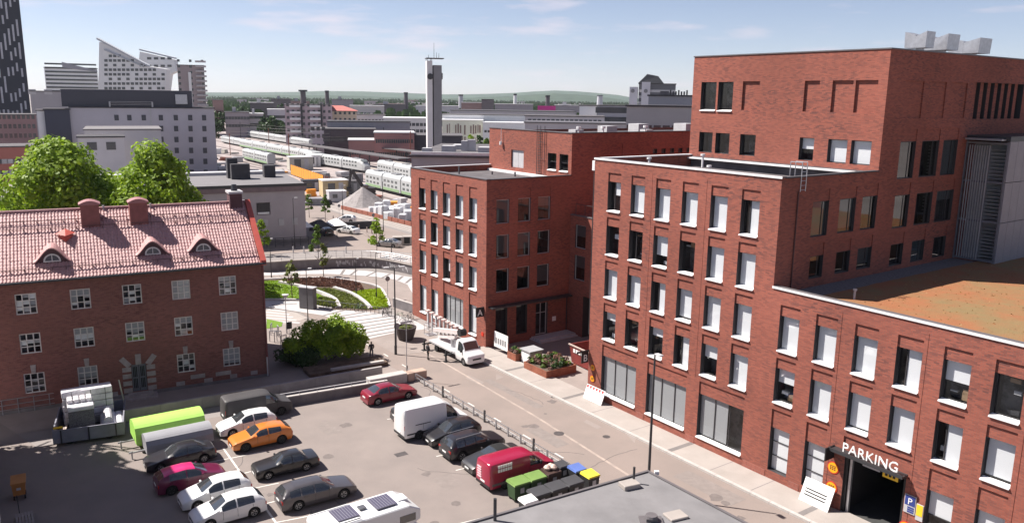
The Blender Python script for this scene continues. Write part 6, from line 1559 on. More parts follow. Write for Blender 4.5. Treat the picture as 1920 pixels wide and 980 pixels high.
bed('lime_planting','lime yellow perennials at the right end of the bed',[(600,404),(690,392),(780,378),(822,440),(838,496),(740,506),(690,460)],2400,'leaf_lime',.1,.32,.3,3)
bed('lawn_grass','short bright lawn grass left of the curved bed',[(-40,336),(60,328),(150,326),(180,347),(290,374),(400,414),(468,446),(495,488),(400,483),(340,460),(300,444),(55,440),(-40,440)],6000,'grass_blade',.06,.16,.18,4)
bed('bed_grass','green verge grass beside the curved kerb',[(430,440),(500,460),(510,500),(400,487),(350,465)],900,'leaf_olive',.2,.5,.3,5)
struct(sheet('lawn', pxpoly([(500,598),(530,604),(528,612),(500,616)]), .03, 'lawn'))

# ================================================================== walls and railings
wa = thing('curved_wall','low curved concrete wall with faded graffiti and railing','wall',(0,0,0)); P = smooth(pxpoly(z8(pw)), 5)
c0_ = P[len(P)//2]; wa.location = (c0_[0], c0_[1], 0); P = [(p[0]-c0_[0], p[1]-c0_[1]) for p in P]
ribbon('wall_face', P, .35, 0, 1.35, 'concrete_dark', wa); ribbon('wall_cap', P, .6, 1.352, 1.5, 'paving', wa)
rg = MB()
for i, p in enumerate(P):
    if i % 2 == 0: MB().tube((p[0],p[1],1.5),(p[0],p[1],2.55),.035,.035,6).build('railing_post', MATS['galv'], wa)
for (a, b) in zip(P, P[1:]):
    for z in (1.75, 2.0, 2.28, 2.55): rg.tube((a[0],a[1],z),(b[0],b[1],z),.02 if z < 2.5 else .035,.02 if z < 2.5 else .035,5)
tag(rg.build('railing_bars', MATS['galv'], wa), kind='stuff')
gf = MB(); rs = random.Random(9)
for k in range(40):
    i = rs.randrange(len(P)//2, len(P)-2); a, b = Vector(P[i]), Vector(P[i+1]); d = (b-a).normalized(); n = Vector((d.y,-d.x)); p = a + (b-a)*rs.random() + n*.19; s_ = rs.uniform(.06,.22)
    z = rs.uniform(.35,1.0); gf.quad((p.x-d.x*s_,p.y-d.y*s_,z-.1),(p.x+d.x*s_,p.y+d.y*s_,z-.25),(p.x+d.x*s_*.6,p.y+d.y*s_*.6,z+.25),(p.x-d.x*s_*.7,p.y-d.y*s_*.7,z+.2))
tag(gf.build('graffiti', MATS['light_grey'], wa), kind='stuff')
def wall_seg(name, label, a, b, h, th, m, capm=None, rail=False, seg=3.0):
    a, b = Vector(a), Vector(b); d = b-a; L = d.length; t = thing(name, label, 'wall', (a.x,a.y,0), math.atan2(d.y,d.x)); n = max(1, int(L/seg))
    for k in range(n): MB().box(k*L/n+.008,(k+1)*L/n-.008,-th*.5,th*.5,0,h).build('panel', MATS[m], t)
    if capm: MB().box(-.02,L+.02,-th*.5-.05,th*.5+.05,h,h+.07).build('cap', MATS[capm], t)
    if rail:
        MB().tube((0,0,h+.35),(L,0,h+.35),.035,.035,6).build('handrail', MATS['coping_white'], t)
        for k in range(int(L/1.5)+1): MB().tube((min(L,1.5*k),0,h),(min(L,1.5*k),0,h+.35),.025,.025,6).build('rail_post', MATS['galv'], t)
    return t
wall_seg('retaining_wall','grey concrete wall beside the shrubs in front of the house',(-33.5,57.3),(-11.9,70.5),.95,.3,'concrete')
wall_seg('ramp_wall','low dark ramp wall with white handrail behind the parked cars',(-20.3,62.0),(-10.9,67.2),.75,.25,'concrete_dark','kerb',True)
MB_ = MB(); o = thing('planter_edge','pale stone edging in front of the shrubs on the wall','kerb',(*G(690,690),0),rad(31)); MB().box(-3.6,1.6,-.2,.2,.35,.55).build('stone', MATS['kerb'], o); MB().box(-5.6,2,-.1,2.2,0,.35).build('bed', MATS['bed_soil'], o)
o = thing('concrete_blocks','pale concrete block barrier behind the red saloon','barrier',(*G(737,718),0),rad(33)); MB().box(-2.4,1.2,-.5,.5,0,.9).build('block', MATS['kerb'], o, bevel=.05); MB().box(1.3,3.2,-.45,.45,0,.8).build('block', mat('block_tan',(.42,.30,.24),.8), o, bevel=.05)
# street-side barrier: posts with low rails
fr_ = thing('lot_barrier','low steel rail barrier between the parking yard and the street','barrier',(*UV(-63.0,33.4),0),ROT_U); n = 16
for k in range(n+1):
    u = k*26.0/n; tall = k % 4 == 0
    MB().box(u-.05-.03*tall,u+.05+.03*tall,-.05,.05,0,1.0 if tall else .72).build('post', MATS['dark_steel'] if tall else MATS['galv'], fr_)
for z in (.34,.66): MB().box(0,26.0,-.02,.02,z,z+.06).build('rail', MATS['galv'], fr_)
ms = MB()
for k in range(104):
    u = k*.25; ms.box(u,u+.012,-.008,.008,.08,.66)
tag(ms.build('mesh_bars', MATS['galv'], fr_), kind='stuff')
for k in range(9): 
    c_ = UV(-61+2.7*k, 33.75); tag(MB().box(-1.3,1.3,-.12,.12,0,.14).build('kerb_stone', MATS['kerb'], None, (c_[0],c_[1],0), ROT_U, bevel=.02), ('first','second','third','fourth','fifth','sixth','seventh','eighth','ninth')[k]+' pale kerb stone from the far end along the steel barrier', 'kerb', 'kerb stones along the barrier')

# ================================================================== lamps and posts
def lamp(label, x, y, h, arm=1.2, az=0, double=False, m='dark_steel', r=.075, group=None, head=.55, name='street_lamp'):
    t = thing(name, label, 'lamp post', (x, y, 0), rad(az), group); MB().tube((0,0,0),(0,0,h),r*1.35,r*.75,10).build('pole', MATS[m], t)
    for s_ in ((1,-1) if double else (1,)):
        MB().tube((0,0,h-.08),(s_*arm,0,h+.05),.035,.03,6).build('arm', MATS[m], t)
        MB().box(min(s_*arm,s_*(arm+head)),max(s_*arm,s_*(arm+head)),-.16,.16,h,h+.1).build('lamp_head', MATS['light_grey'], t, bevel=.03)
    MB().tube((0,0,0),(0,0,.9),r*1.8,r*1.8,10).build('base', MATS[m], t)
    return t
lamp('tall dark street lamp in front of the large shop windows',9.1,48.3,9.7,.1,-60)
lamp('tall street lamp with two signs at the plaza corner',*G(742,664),8.9,.5,20,True)
t = lamp('slim dark lamp post standing by the big shrub',*G(578,612),6.6,.2,10,False,r=.05,head=.4)
t = lamp('bell-headed park lamp by the house corner',*G(538,625),4.2,.01,0,False,'galv',.045,head=.3); MB().lathe([(.05,0),(.34,.42),(.38,.46),(.05,.5)],12,(0,0,3.9)).build('bell_shade', MATS['light_grey'], t)
lamp('slim lamp post rising from the lime planting',*G(706,560),6.0,.15,0,r=.045,head=.3); lamp('short lamp post in the olive bed',*G(668,553),4.8,.15,0,r=.045,head=.3); lamp('lamp post behind the gable of the brick house',*G(509,520),5.5,.15,40,r=.045,head=.3)
lamp('street lamp in front of the grey hall wall',*G(553,465),8.5,.2,20,r=.06); lamp('street lamp on the tram road beside the signs',*G(643,408),6.8,.2,10,r=.06); lamp('street lamp next to the tram signals',*G(719,434),9.5,.2,10,r=.06); lamp('thin mast near the traffic bollards',*G(734,475),2.5,.01,0,r=.04,head=.1)
for k, (px, py, h) in enumerate([(452,262,11),(543,300,11),(620,290,11),(660,282,12),(720,285,12),(770,298,12),(826,300,11),(505,275,10),(575,262,11),(432,285,9)]):
    q = G(px, py+6); t = thing('catenary_mast',('first','second','third','fourth','fifth','sixth','seventh','eighth','ninth','tenth')[k]+' overhead line mast among the railway tracks','mast',(q[0],q[1],0),rad(20),'railway overhead line masts'); MB().box(-.15,.15,-.15,.15,0,h).build('pole', MATS['rust'] if k % 2 else MATS['dark_steel'], t); MB().box(-3,.1,-.05,.05,h-1.4,h-1.25).build('arm', MATS['dark_steel'], t)
def signpost(label, px, py, h, kind):
    q = G(px, py); t = thing('sign_post', label, 'sign', (q[0],q[1],0), rad(ANG_U+90)); MB().tube((0,0,0),(0,0,h),.035,.035,8).build('post', MATS['galv'], t)
    if kind == 'disc': MB().tube((0,-.05,h-.35),(0,-.08,h-.35),.33,.33,16).build('sign_face', MATS['tower_grey'], t)
    if kind == 'rect': MB().box(-.3,.3,-.08,-.05,h-.8,h-.05).build('sign_face', MATS['dark_steel'], t)
    if kind == 'bar': MB().box(-.6,.6,-.06,-.03,h-.2,h).build('sign_face', MATS['light_grey'], t)
    return t
signpost('slender pole sign by the barrier end',763,712,5.6,'bar'); signpost('round grey sign at the foot of the plaza lamp',744,650,2.6,'disc'); signpost('round sign facing the tram road left',636,405,2.6,'disc'); signpost('small round sign among the bollards right',700,424,2.6,'disc'); signpost('dark square sign beside the bell-headed lamp',543,640,2.2,'rect'); signpost('small sign by the island kerb end',727,560,3.0,'disc')
q = G(578,578); o = thing('info_cabinet','dark grey cabinet at the edge of the plaza lawn','cabinet',(q[0],q[1],0),rad(-20)); MB().box(-1.0,1.0,-.4,.4,.05,2.6).build('case', mat('cab_dark',(.12,.115,.12),.6,.1), o, bevel=.03); MB().box(-1.08,1.08,-.46,.46,2.6,2.72).build('lid', MATS['light_grey'], o)
# ticket post row beside the end block
for k in range(8):
    q = G(803+7.4*k, 612+4.6*k); o = thing('display_post',('leftmost','second','third','fourth','fifth','sixth','seventh','rightmost')[k]+' grey post of the row along the end block wall','post',(q[0],q[1],0),ROT_U,'grey posts along the end block'); MB().box(-.12,.12,-.1,.1,0,1.8).build('pillar', MATS['light_grey'], o); MB().box(-.28,.28,-.2,.2,1.8,1.95).build('cap', mat('cap_pink',(.55,.42,.40),.6), o)
# bicycle racks and bicycles on the plaza
BIKE = {}
def bike(x, y, rz, label, m):
    t = thing('bicycle', label, 'bicycle', (x, y, 0), rad(rz), 'bicycles parked on the plaza')
    if 'w' not in BIKE:
        w = MB(); n = 18
        for i in range(n):
            a, b = 2*math.pi*i/n, 2*math.pi*(i+1)/n; w.tube((.33*math.cos(a),0,.33*math.sin(a)),(.33*math.cos(b),0,.33*math.sin(b)),.022,.022,5,cap=False)
        for i in range(6): w.tube((0,0,0),(.33*math.cos(i*1.047),0,.33*math.sin(i*1.047)),.006,.006,4,cap=False)
        BIKE['w'] = w.mesh('wheel', MATS['tyre'])
    for xx in (-.52,.52): put('wheel', BIKE['w'], t, (xx,0,.34))
    f_ = MB(); A, B, C, D = (-.52,0,.34),(-.05,0,.3),(-.15,0,.82),(.42,0,.80)
    for a, b in ((A,B),(A,C),(B,C),(B,D),(C,D),(D,(.52,0,.34))): f_.tube(a,b,.02,.02,6)
    f_.build('frame', m, t); MB().tube((.40,-.28,.98),(.40,.28,.98),.016,.016,6).build('handlebar', MATS['trim_black'], t); MB().box(-.30,-.04,-.06,.06,.9,.95).build('saddle', MATS['trim_black'], t)
bm_ = [paint('bike_dark',(.04,.04,.045)), paint('bike_green',(.10,.25,.12)), paint('bike_white',(.6,.6,.6))]
for k, (px, py, lab) in enumerate([(620,580,'pale bicycle at the left end of the rack'),(674,582,'white bicycle in the middle of the plaza rack'),(718,590,'dark bicycle near the right end of the plaza rack'),(727,592,'dark bicycle at the rack end post'),(752,600,'dark bicycle by the lamp post wall'),(763,606,'green bicycle lying by the end block corner'),(768,600,'grey bicycle against the end block wall')]):
    q = G(px, py); bike(q[0], q[1], 20+37*k, lab, bm_[k % 3])
a, b = Vector(G(590,574)), Vector(G(742,592)); d = b-a; t = thing('bike_rack','long steel bicycle rack along the plaza edge','bike rack',(a.x,a.y,0),math.atan2(d.y,d.x))
for k in range(20): MB().tube((k*d.length/20,0,0),(k*d.length/20,0,.85),.03,.03,6).build('hoop_post', MATS['dark_steel'], t)
MB().tube((0,0,.85),(d.length,0,.85),.03,.03,6).build('top_rail', MATS['dark_steel'], t)
q1, q2 = Vector(G(738,575)), Vector(G(800,595)); t = thing('ramp_parapet','dark parapet wall at the underpass ramp beside the end block','wall',(q1.x,q1.y,0),math.atan2((q2-q1).y,(q2-q1).x)); MB().box(0,(q2-q1).length,-.12,.12,0,1.1).build('panel', MATS['concrete_dark'], t); MB().box(0,(q2-q1).length,-.14,.14,1.1,1.18).build('cap', MATS['kerb'], t)
# steel hoops by the house corner
for k, (px, py) in enumerate([(506,640),(515,642),(527,650),(530,658),(508,628),(523,632)]):
    q = G(px, py); o = tag(MB().tube((0,0,0),(0,0,1.15),.05,.05,8).tube((0,0,1.15),(.7,.2,1.15),.05,.05,8).tube((.7,.2,1.15),(.7,.2,0),.05,.05,8).build('hoop_stand', MATS['galv'], None, (q[0],q[1],0), rad(20*k)), ('nearest left','second left','lower right','lowest','far left','far right')[k]+' steel hoop stand by the house corner', 'bike stand', 'steel hoop stands')
# round planter tub on the plaza
q = G(761,636); t = thing('planter_tub','round dark planter tub with low plants by the plaza lamp','planter',(q[0],q[1],0)); MB().lathe([(.75,0),(.95,.6),(1.15,1.35),(1.15,1.42),(1.02,1.42),(1.0,1.25)],20).build('tub', mat('tub',(.055,.04,.04),.7,.1), t); m = MB(); blob_leaves(m, [(0,0,1.25,.5),(.4,.2,1.2,.4),(-.4,-.2,1.2,.4)], 500, .12, random.Random(3), .8); m.build('plants', MATS['leaf_olive'], t)

# ================================================================== things in front of the link court
mat('corten',(.25,.085,.05),.85,.25,2,.3)
def planter(label, c, w, d, h, rz, n, seed, hs_):
    t = thing('steel_planter', label, 'planter', (c[0],c[1],.02), rad(rz))
    b = MB(); b.box(-w*.5,w*.5,-d*.5,-d*.5+.06,0,h); b.box(-w*.5,w*.5,d*.5-.06,d*.5,0,h); b.box(-w*.5,-w*.5+.06,-d*.5+.06,d*.5-.06,0,h); b.box(w*.5-.06,w*.5,-d*.5+.06,d*.5-.06,0,h); b.build('steel_sides', MATS['corten'], t); MB().box(-w*.5+.06,w*.5-.06,-d*.5+.06,d*.5-.06,.1,h-.12).build('soil', MATS['bed_soil'], t)
    rs_ = random.Random(seed)
    for lf, zz in (('leaf_mid',0),('leaf_brown',-.1),('leaf_dark',.05)):
        m = MB(); blob_leaves(m, [(rs_.uniform(-w*.42,w*.42), rs_.uniform(-d*.4,d*.4), h+rs_.uniform(0,hs_)*.6, rs_.uniform(.15,.32)) for _ in range(n)], n*70, .13, rs_, .5); m.build('plants', MATS[lf], t)
planter('large rusty steel planter full of low evergreens by the court',(3.75,72.6),3.5,3.6,.75,ANG_U,22,5,1.0); planter('small rusty steel planter beside the white banner',(.55,75.75),1.4,1.2,.8,ANG_U,4,6,.4)
t = thing('covered_box','grey covered crate with white front beside the rusty planter','box',(2.05,74.9,.02),rad(ANG_U)); MB().box(-.75,.75,-.75,.75,0,1.3).build('case', MATS['light_grey'], t, bevel=.04); MB().box(-.85,.85,-.85,.85,1.3,1.42).build('cover', mat('cover_grey',(.33,.33,.34),.6), t); MB().box(-.6,.6,-.77,-.752,.1,1.1).build('front_panel', MATS['white_paint'], t)
sk = thing('waste_skip','dark red open waste skip with white lettering in the court','skip',(*UV(-55.4,49.6),.02),rad(ANG_U-4)); b = MB(); h_, w, l_ = 1.9, 1.2, 1.9
b.hexa([(-l_,-w,.2),(l_,-w,.2),(l_,-w+.08,.2),(-l_,-w+.08,.2),(-l_-.3,-w-.12,h_),(l_+.3,-w-.12,h_),(l_+.3,-w-.02,h_),(-l_-.3,-w-.02,h_)]); b.hexa([(-l_,w-.08,.2),(l_,w-.08,.2),(l_,w,.2),(-l_,w,.2),(-l_-.3,w+.02,h_),(l_+.3,w+.02,h_),(l_+.3,w+.12,h_),(-l_-.3,w+.12,h_)])
b.hexa([(-l_,-w,.2),(-l_+.08,-w,.2),(-l_+.08,w,.2),(-l_,w,.2),(-l_-.3,-w-.12,h_),(-l_-.2,-w-.12,h_),(-l_-.2,w+.12,h_),(-l_-.3,w+.12,h_)]); b.hexa([(l_-.08,-w,.2),(l_,-w,.2),(l_,w,.2),(l_-.08,w,.2),(l_+.2,-w-.12,h_),(l_+.3,-w-.12,h_),(l_+.3,w+.12,h_),(l_+.2,w+.12,h_)]); b.box(-l_,l_,-w,w,.12,.22); b.build('bin_shell', mat('skip_red',(.20,.035,.03),.6,.15), sk)
for k in range(6): MB().box(-1.5+.42*k,-1.2+.42*k,-w-.14,-w-.10,1.25,1.6).build('letter_block', MATS['white_paint'], sk)
MB().box(-l_-.35,l_+.35,-w-.2,-w-.06,h_-.06,h_+.05).build('rim', mat('rim_tan',(.45,.36,.32),.7), sk)
# banners and boards
t = thing('banner','white banner with grey block lettering beside entrance A','banner',(*UV(-63.7,44.5),.13),ROT_U); MB().box(-1.2,1.2,-.03,.03,.35,1.95).build('cloth', MATS['white_paint'], t)
for k in range(5): MB().box(-.95+.4*k,-.72+.4*k,-.05,-.032,.75,1.35).build('print', MATS['tower_grey'], t)
for x in (-1.2,1.2): MB().box(x-.03,x+.03,.03,.09,-.13,1.95).build('post', MATS['dark_steel'], t)
for x in (1.55,): MB().tube((x,-.2,-.1),(x,-.2,1.3),.06,.06,8).build('chain_post', mat('post_red',(.2,.05,.04),.6), t)
t = thing('works_board','white works board with red striped top leaning on the wall','sign',(*UV(-48.35,43.3),.13),ROT_U); o = MB().box(-1.15,1.15,-.03,.03,0,1.25).build('board', MATS['white_paint'], t); o.rotation_euler = (rad(-22),0,0)
for k in range(6): MB().box(-1.1+.38*k,-.9+.38*k,-.045,-.032,.98,1.2).build('red_stripe', mat('stripe_red',(.6,.05,.05),.6,0), o)
for k in range(4): MB().box(-.8,.8-.1*k,-.045,-.032,.25+.17*k,.31+.17*k).build('print_line', mat('print_green',(.35,.42,.36),.6,0), o)
t = thing('notice_board','white leaning notice board with black text lines beside the gate','sign',(*UV(-26.9,43.25),.13),ROT_U); o = MB().box(-1.05,1.05,-.03,.03,0,1.55).build('board', MATS['white_paint'], t); o.rotation_euler = (rad(-24),0,0)
for k in range(3): MB().box(-.8,.7,-.045,-.032,.45+.2*k,.53+.2*k).build('print_line', MATS['ink'], o)
# ================================================================== goods and trailers in the yard
def rroot(name, label, cat, x, y, rz=34): return thing(name, label, cat, (x, y, 0), rad(rz))
t = rroot('flatbed_trailer','grey flat trailer with low sides carrying white wrapped goods','trailer',-32.1,57.6,24); L, W_ = 4.7, 5.0
mat('steel_blue',(.20,.20,.24),.6,.15,1.2)
for a in ((-L*.5,L*.5,-W_*.5,-W_*.5+.1),(-L*.5,L*.5,W_*.5-.1,W_*.5),(-L*.5,-L*.5+.1,-W_*.5+.1,W_*.5-.1),(L*.5-.1,L*.5,-W_*.5+.1,W_*.5-.1)): MB().box(*a,.25,1.25).build('side_board', MATS['steel_blue'], t)
MB().box(-L*.5+.1,L*.5-.1,-W_*.5+.1,W_*.5-.1,.3,.45).build('floor', MATS['dark_steel'], t)
for x in (-1.8,0,1.8): MB().box(x-.05,x+.05,-W_*.5-.06,-W_*.5,.2,1.25).build('stake', MATS['dark_steel'], t)
MB().tube((2.3,2.4,.5),(2.0,2.2,3.0),.06,.06,6).build('loose_pole', MATS['galv'], t)
for x in (-1.3,1.3):
    for y in (-2.2,2.2): MB().tube((x,y-.12,.3),(x,y+.12,.3),.3,.3,12).build('wheel', MATS['tyre'], t)
mat('wrap',(.68,.66,.68),.35,.15,3,.4); mat('mesh_dark',(.16,.15,.16),.8,.5,12)
def on_t(x, y, z):
    c, s_ = math.cos(rad(24)), math.sin(rad(24)); return (-32.1+x*c-y*s_, 57.6+x*s_+y*c, z)
o = thing('wrapped_stack','tall stack of long white wrapped packs at the back of the trailer','goods',on_t(-.2,1.2,.45),rad(33))
for k in range(5): MB().box(-1.75+.05*(k%2),1.7,-.55,.55,.02+.52*k,.5+.52*k).build('pack', MATS['wrap'], o, bevel=.05)
for x in (-1.1,.2,1.2): MB().box(x-.02,x+.02,-.57,-.552,.02,2.55).build('strap', MATS['dark_steel'], o)
o = thing('wrapped_stack','cube of white wrapped boxes with dark mesh front on the trailer','goods',on_t(-.55,-.7,.45),rad(30))
MB().box(-.85,.85,-.9,.9,0,1.75).build('crate', MATS['mesh_dark'], o); MB().box(-.88,.88,-.93,.93,1.75,2.1).build('cover', MATS['wrap'], o, bevel=.06)
for k in range(4): MB().box(-.86+.43*k,-.5+.43*k,-.1,.9,2.1,2.4).build('pack', MATS['wrap'], o, bevel=.05)
for k, (x, y, z, lab) in enumerate([(.95,-.7,.75,'left roll of white insulation at the trailer side'),(1.45,-.55,.75,'middle roll of white insulation at the trailer side'),(1.95,-.5,.7,'right roll of white insulation at the trailer side'),(1.2,-.5,1.25,'top roll of white insulation lying on the others')]):
    p = on_t(x, y, z); d = Vector((math.cos(rad(118)), math.sin(rad(118)), .12)); b = MB(); b.tube(tuple(-d*.95), tuple(d*.95), .3, .3, 12); tag(b.build('insulation_roll', MATS['wrap'], None, p), lab, 'roll', 'rolls on the trailer')
for k, (px, py) in enumerate([(118,806),(124,810),(112,790)]):
    p = on_t(-2.0+.15*k,-1.6+.5*k,.5); tag(MB().box(-.06,.06,-.9,.9,0,.12).build('loose_board', MATS['rim_tan'], None, p, rad(24)), ('left','middle','right')[k]+' loose timber board in the trailer corner', 'board', 'loose boards')
p = on_t(-2.0,-2.1,1.25); tag(MB().box(-.3,.3,-.1,.1,0,.12).build('yellow_box', MATS['yellow_sign'], None, p, rad(24), bevel=.02), 'small yellow box on the trailer front edge', 'box')
def cover_trailer(label, x, y, L, W_, h, cm, bm, rz=34):
    t = rroot('covered_trailer', label, 'trailer', x, y, rz)
    MB().box(-L*.5,L*.5,-W_*.5,W_*.5,.45,h*.62).build('body', bm, t, bevel=.03)
    n = 10; pts = [(-W_*.5-.05 + (W_+.1)*k/n, h*.66 + h*.34*(math.sin(math.pi*k/n)**.45)) for k in range(n+1)] + [(W_*.5+.05,h*.3),(-W_*.5-.05,h*.3)]
    c = MB(); m_ = len(pts); i0 = len(c.v)
    c.v += [(-L*.5-.06,p[0],p[1]) for p in pts] + [(L*.5+.06,p[0],p[1]) for p in pts]
    for k in range(m_): j = (k+1) % m_; c.f.append((k,j,m_+j,m_+k)); c.m.append(0)
    c.f.append(tuple(range(m_))); c.f.append(tuple(reversed(range(m_,2*m_)))); c.m += [0,0]; c.build('cover', cm, t)
    for s_ in (-1,1):
        wo = put('wheel', wheel_meshes(.34,.215,'rim')[0], t, (0,s_*(W_*.5-.1),.34)); put('rim', wheel_meshes(.34,.215,'rim')[1], wo)
    MB().box(-L*.5-1.1,-L*.5,-.06,.06,.45,.55).build('drawbar', MATS['galv'], t); MB().tube((-L*.5-.9,0,0),(-L*.5-.9,0,.6),.05,.05,8).build('jockey_leg', MATS['galv'], t)
    return t
cover_trailer('lime green covered trailer next to the flat trailer',-25.55,56.1,4.7,2.5,2.0,mat('lime_cover',(.36,.66,.12),.55,.06,1),mat('lime_body',(.28,.55,.08),.6,.08))
cover_trailer('grey covered trailer between the lime trailer and the black saloon',-24.1,54.35,4.4,1.9,1.65,mat('grey_cover',(.27,.27,.29),.6,.06),mat('grey_body',(.07,.07,.075),.5))
# metal fence and rubble by the house, left
t = rroot('steel_fence','low grey steel fence in front of the house at the left','fence',-41.5,59.6,30)
for k in range(8): MB().box(k*1.1-.03,k*1.1+.03,-.03,.03,0,1.25).build('post', MATS['galv'], t)
for z in (.35,.75,1.2): MB().box(0,7.7,-.02,.02,z,z+.05).build('rail', MATS['galv'], t)
# handcart box and slatted bench in the shade
t = rroot('wheeled_bin','small orange-brown box bin on wheels in the shaded yard','bin',-31.25,47.05,30); om = mat('bin_orange',(.44,.19,.055),.6,.12)
MB().hexa([(-.32,-.42,.3),(.32,-.42,.3),(.32,.42,.3),(-.32,.42,.3),(-.38,-.5,1.1),(.38,-.5,1.1),(.38,.5,1.1),(-.38,.5,1.1)]).build('box', om, t); MB().hexa([(-.42,-.55,1.1),(.42,-.55,1.1),(.42,.55,1.1),(-.42,.55,1.1),(-.42,-.55,1.17),(.42,-.55,1.17),(.42,.55,1.32),(-.42,.55,1.32)]).build('lid', om, t)
for x in (-.3,.3):
    for y in (-.35,.35): MB().tube((x-.04,y,.13),(x+.04,y,.13),.13,.13,10).build('wheel', MATS['tyre'], t)
MB().box(-.12,.12,-.53,-.5,.7,.85).build('label_plate', MATS['light_grey'], t)
t = rroot('slatted_bench','weathered slatted wooden pallet at the bottom left','pallet',-28.85,43.6,34)
for k in range(6): MB().box(-.45+.16*k,-.33+.16*k,-.95,.95,.35,.42).build('slat', mat('grey_wood',(.28,.25,.24),.85,.2,3), t)
for y in (-.7,.7): MB().box(-.5,.5,y-.05,y+.05,.0,.35).build('bearer', MATS['grey_wood'], t)
MB().tube((-.2,1.0,.0),(-.25,1.2,1.5),.03,.03,6).build('stick', MATS['dark_steel'], t)
# bins beside the red van
def wbin(label, x, y, rz, bm, lm, w=1.25, d=1.0, h=1.15):
    t = rroot('waste_bin', label, 'bin', x, y, rz); t['group'] = 'waste bins beside the red van'
    MB().hexa([(-w*.42,-d*.38,.18),(w*.42,-d*.38,.18),(w*.42,d*.38,.18),(-w*.42,d*.38,.18),(-w*.48,-d*.46,h),(w*.48,-d*.46,h),(w*.48,d*.46,h),(-w*.48,d*.46,h)]).build('body', bm, t)
    MB().hexa([(-w*.52,-d*.52,h),(w*.52,-d*.52,h),(w*.52,d*.52,h),(-w*.52,d*.52,h),(-w*.48,-d*.47,h+.08),(w*.48,-d*.47,h+.08),(w*.48,d*.47,h+.17),(-w*.48,d*.47,h+.17)]).build('lid', lm, t)
    MB().box(-.14,.14,-d*.47,-d*.43,h*.5,h*.8).build('label_plate', MATS['light_grey'], t)
    for x_ in (-w*.36,w*.36):
        for y_ in (-d*.3,d*.3): MB().tube((x_-.04,y_,.1),(x_+.04,y_,.1),.1,.1,10).build('wheel', MATS['tyre'], t)
    MB().tube((-w*.46,d*.54,h-.05),(w*.46,d*.54,h-.05),.025,.025,6).build('handle', MATS['galv'], t)
gb, gl_ = mat('bin_green',(.035,.075,.03),.5), mat('bin_green_lid',(.16,.26,.07),.5); db = mat('bin_dark',(.03,.03,.032),.5); br_ = mat('bin_brown',(.06,.035,.03),.5)
wbin('green bin nearest the red van rear',.62,47.75,34,gb,gl_); wbin('second green bin in the row beside the red van',1.72,48.5,34,gb,gl_); wbin('brown bin with rubbish bags after the two green bins',2.78,49.2,34,br_,br_,1.1,.95,1.2)
wbin('blue-lidded bin at the street end of the row',4.55,49.75,34,db,mat('lid_blue',(.10,.16,.42),.5),.95,.95); wbin('yellow-lidded bin beside the blue-lidded bin',5.35,48.9,34,db,mat('lid_yellow',(.72,.60,.06),.5),.95,.95)
wbin('dark-lidded bin peeping over the roof edge, left one',1.9,46.4,34,db,mat('lid_dark',(.06,.06,.065),.5)); wbin('dark-lidded bin peeping over the roof edge, middle one',3.0,47.15,34,db,MATS['lid_dark']); wbin('dark-lidded bin peeping over the roof edge, right one',4.1,47.9,34,db,MATS['lid_dark'])
wbin('white-lidded bin at the corner of the flat roof',1.2,45.35,34,db,MATS['white_paint'],1.0,.8)
wbin('black bin behind the brown one by the barrier',3.55,50.25,34,db,MATS['lid_dark'],.8,.8)
for k, (dx, dy) in enumerate([(-.25,0),(.15,.1),(-.02,.25)]):
    b = MB(); b.lathe([(.02,0),(.22,.05),(.26,.18),(.14,.3),(.03,.36)],10); tag(b.build('rubbish_bag', mat('bag',(.55,.42,.36),.5,.3,6,.3), None, (2.78+dx,49.2+dy,1.32)), ('left','right','rear')[k]+' pale rubbish bag on top of the brown bin', 'bag', 'rubbish bags')
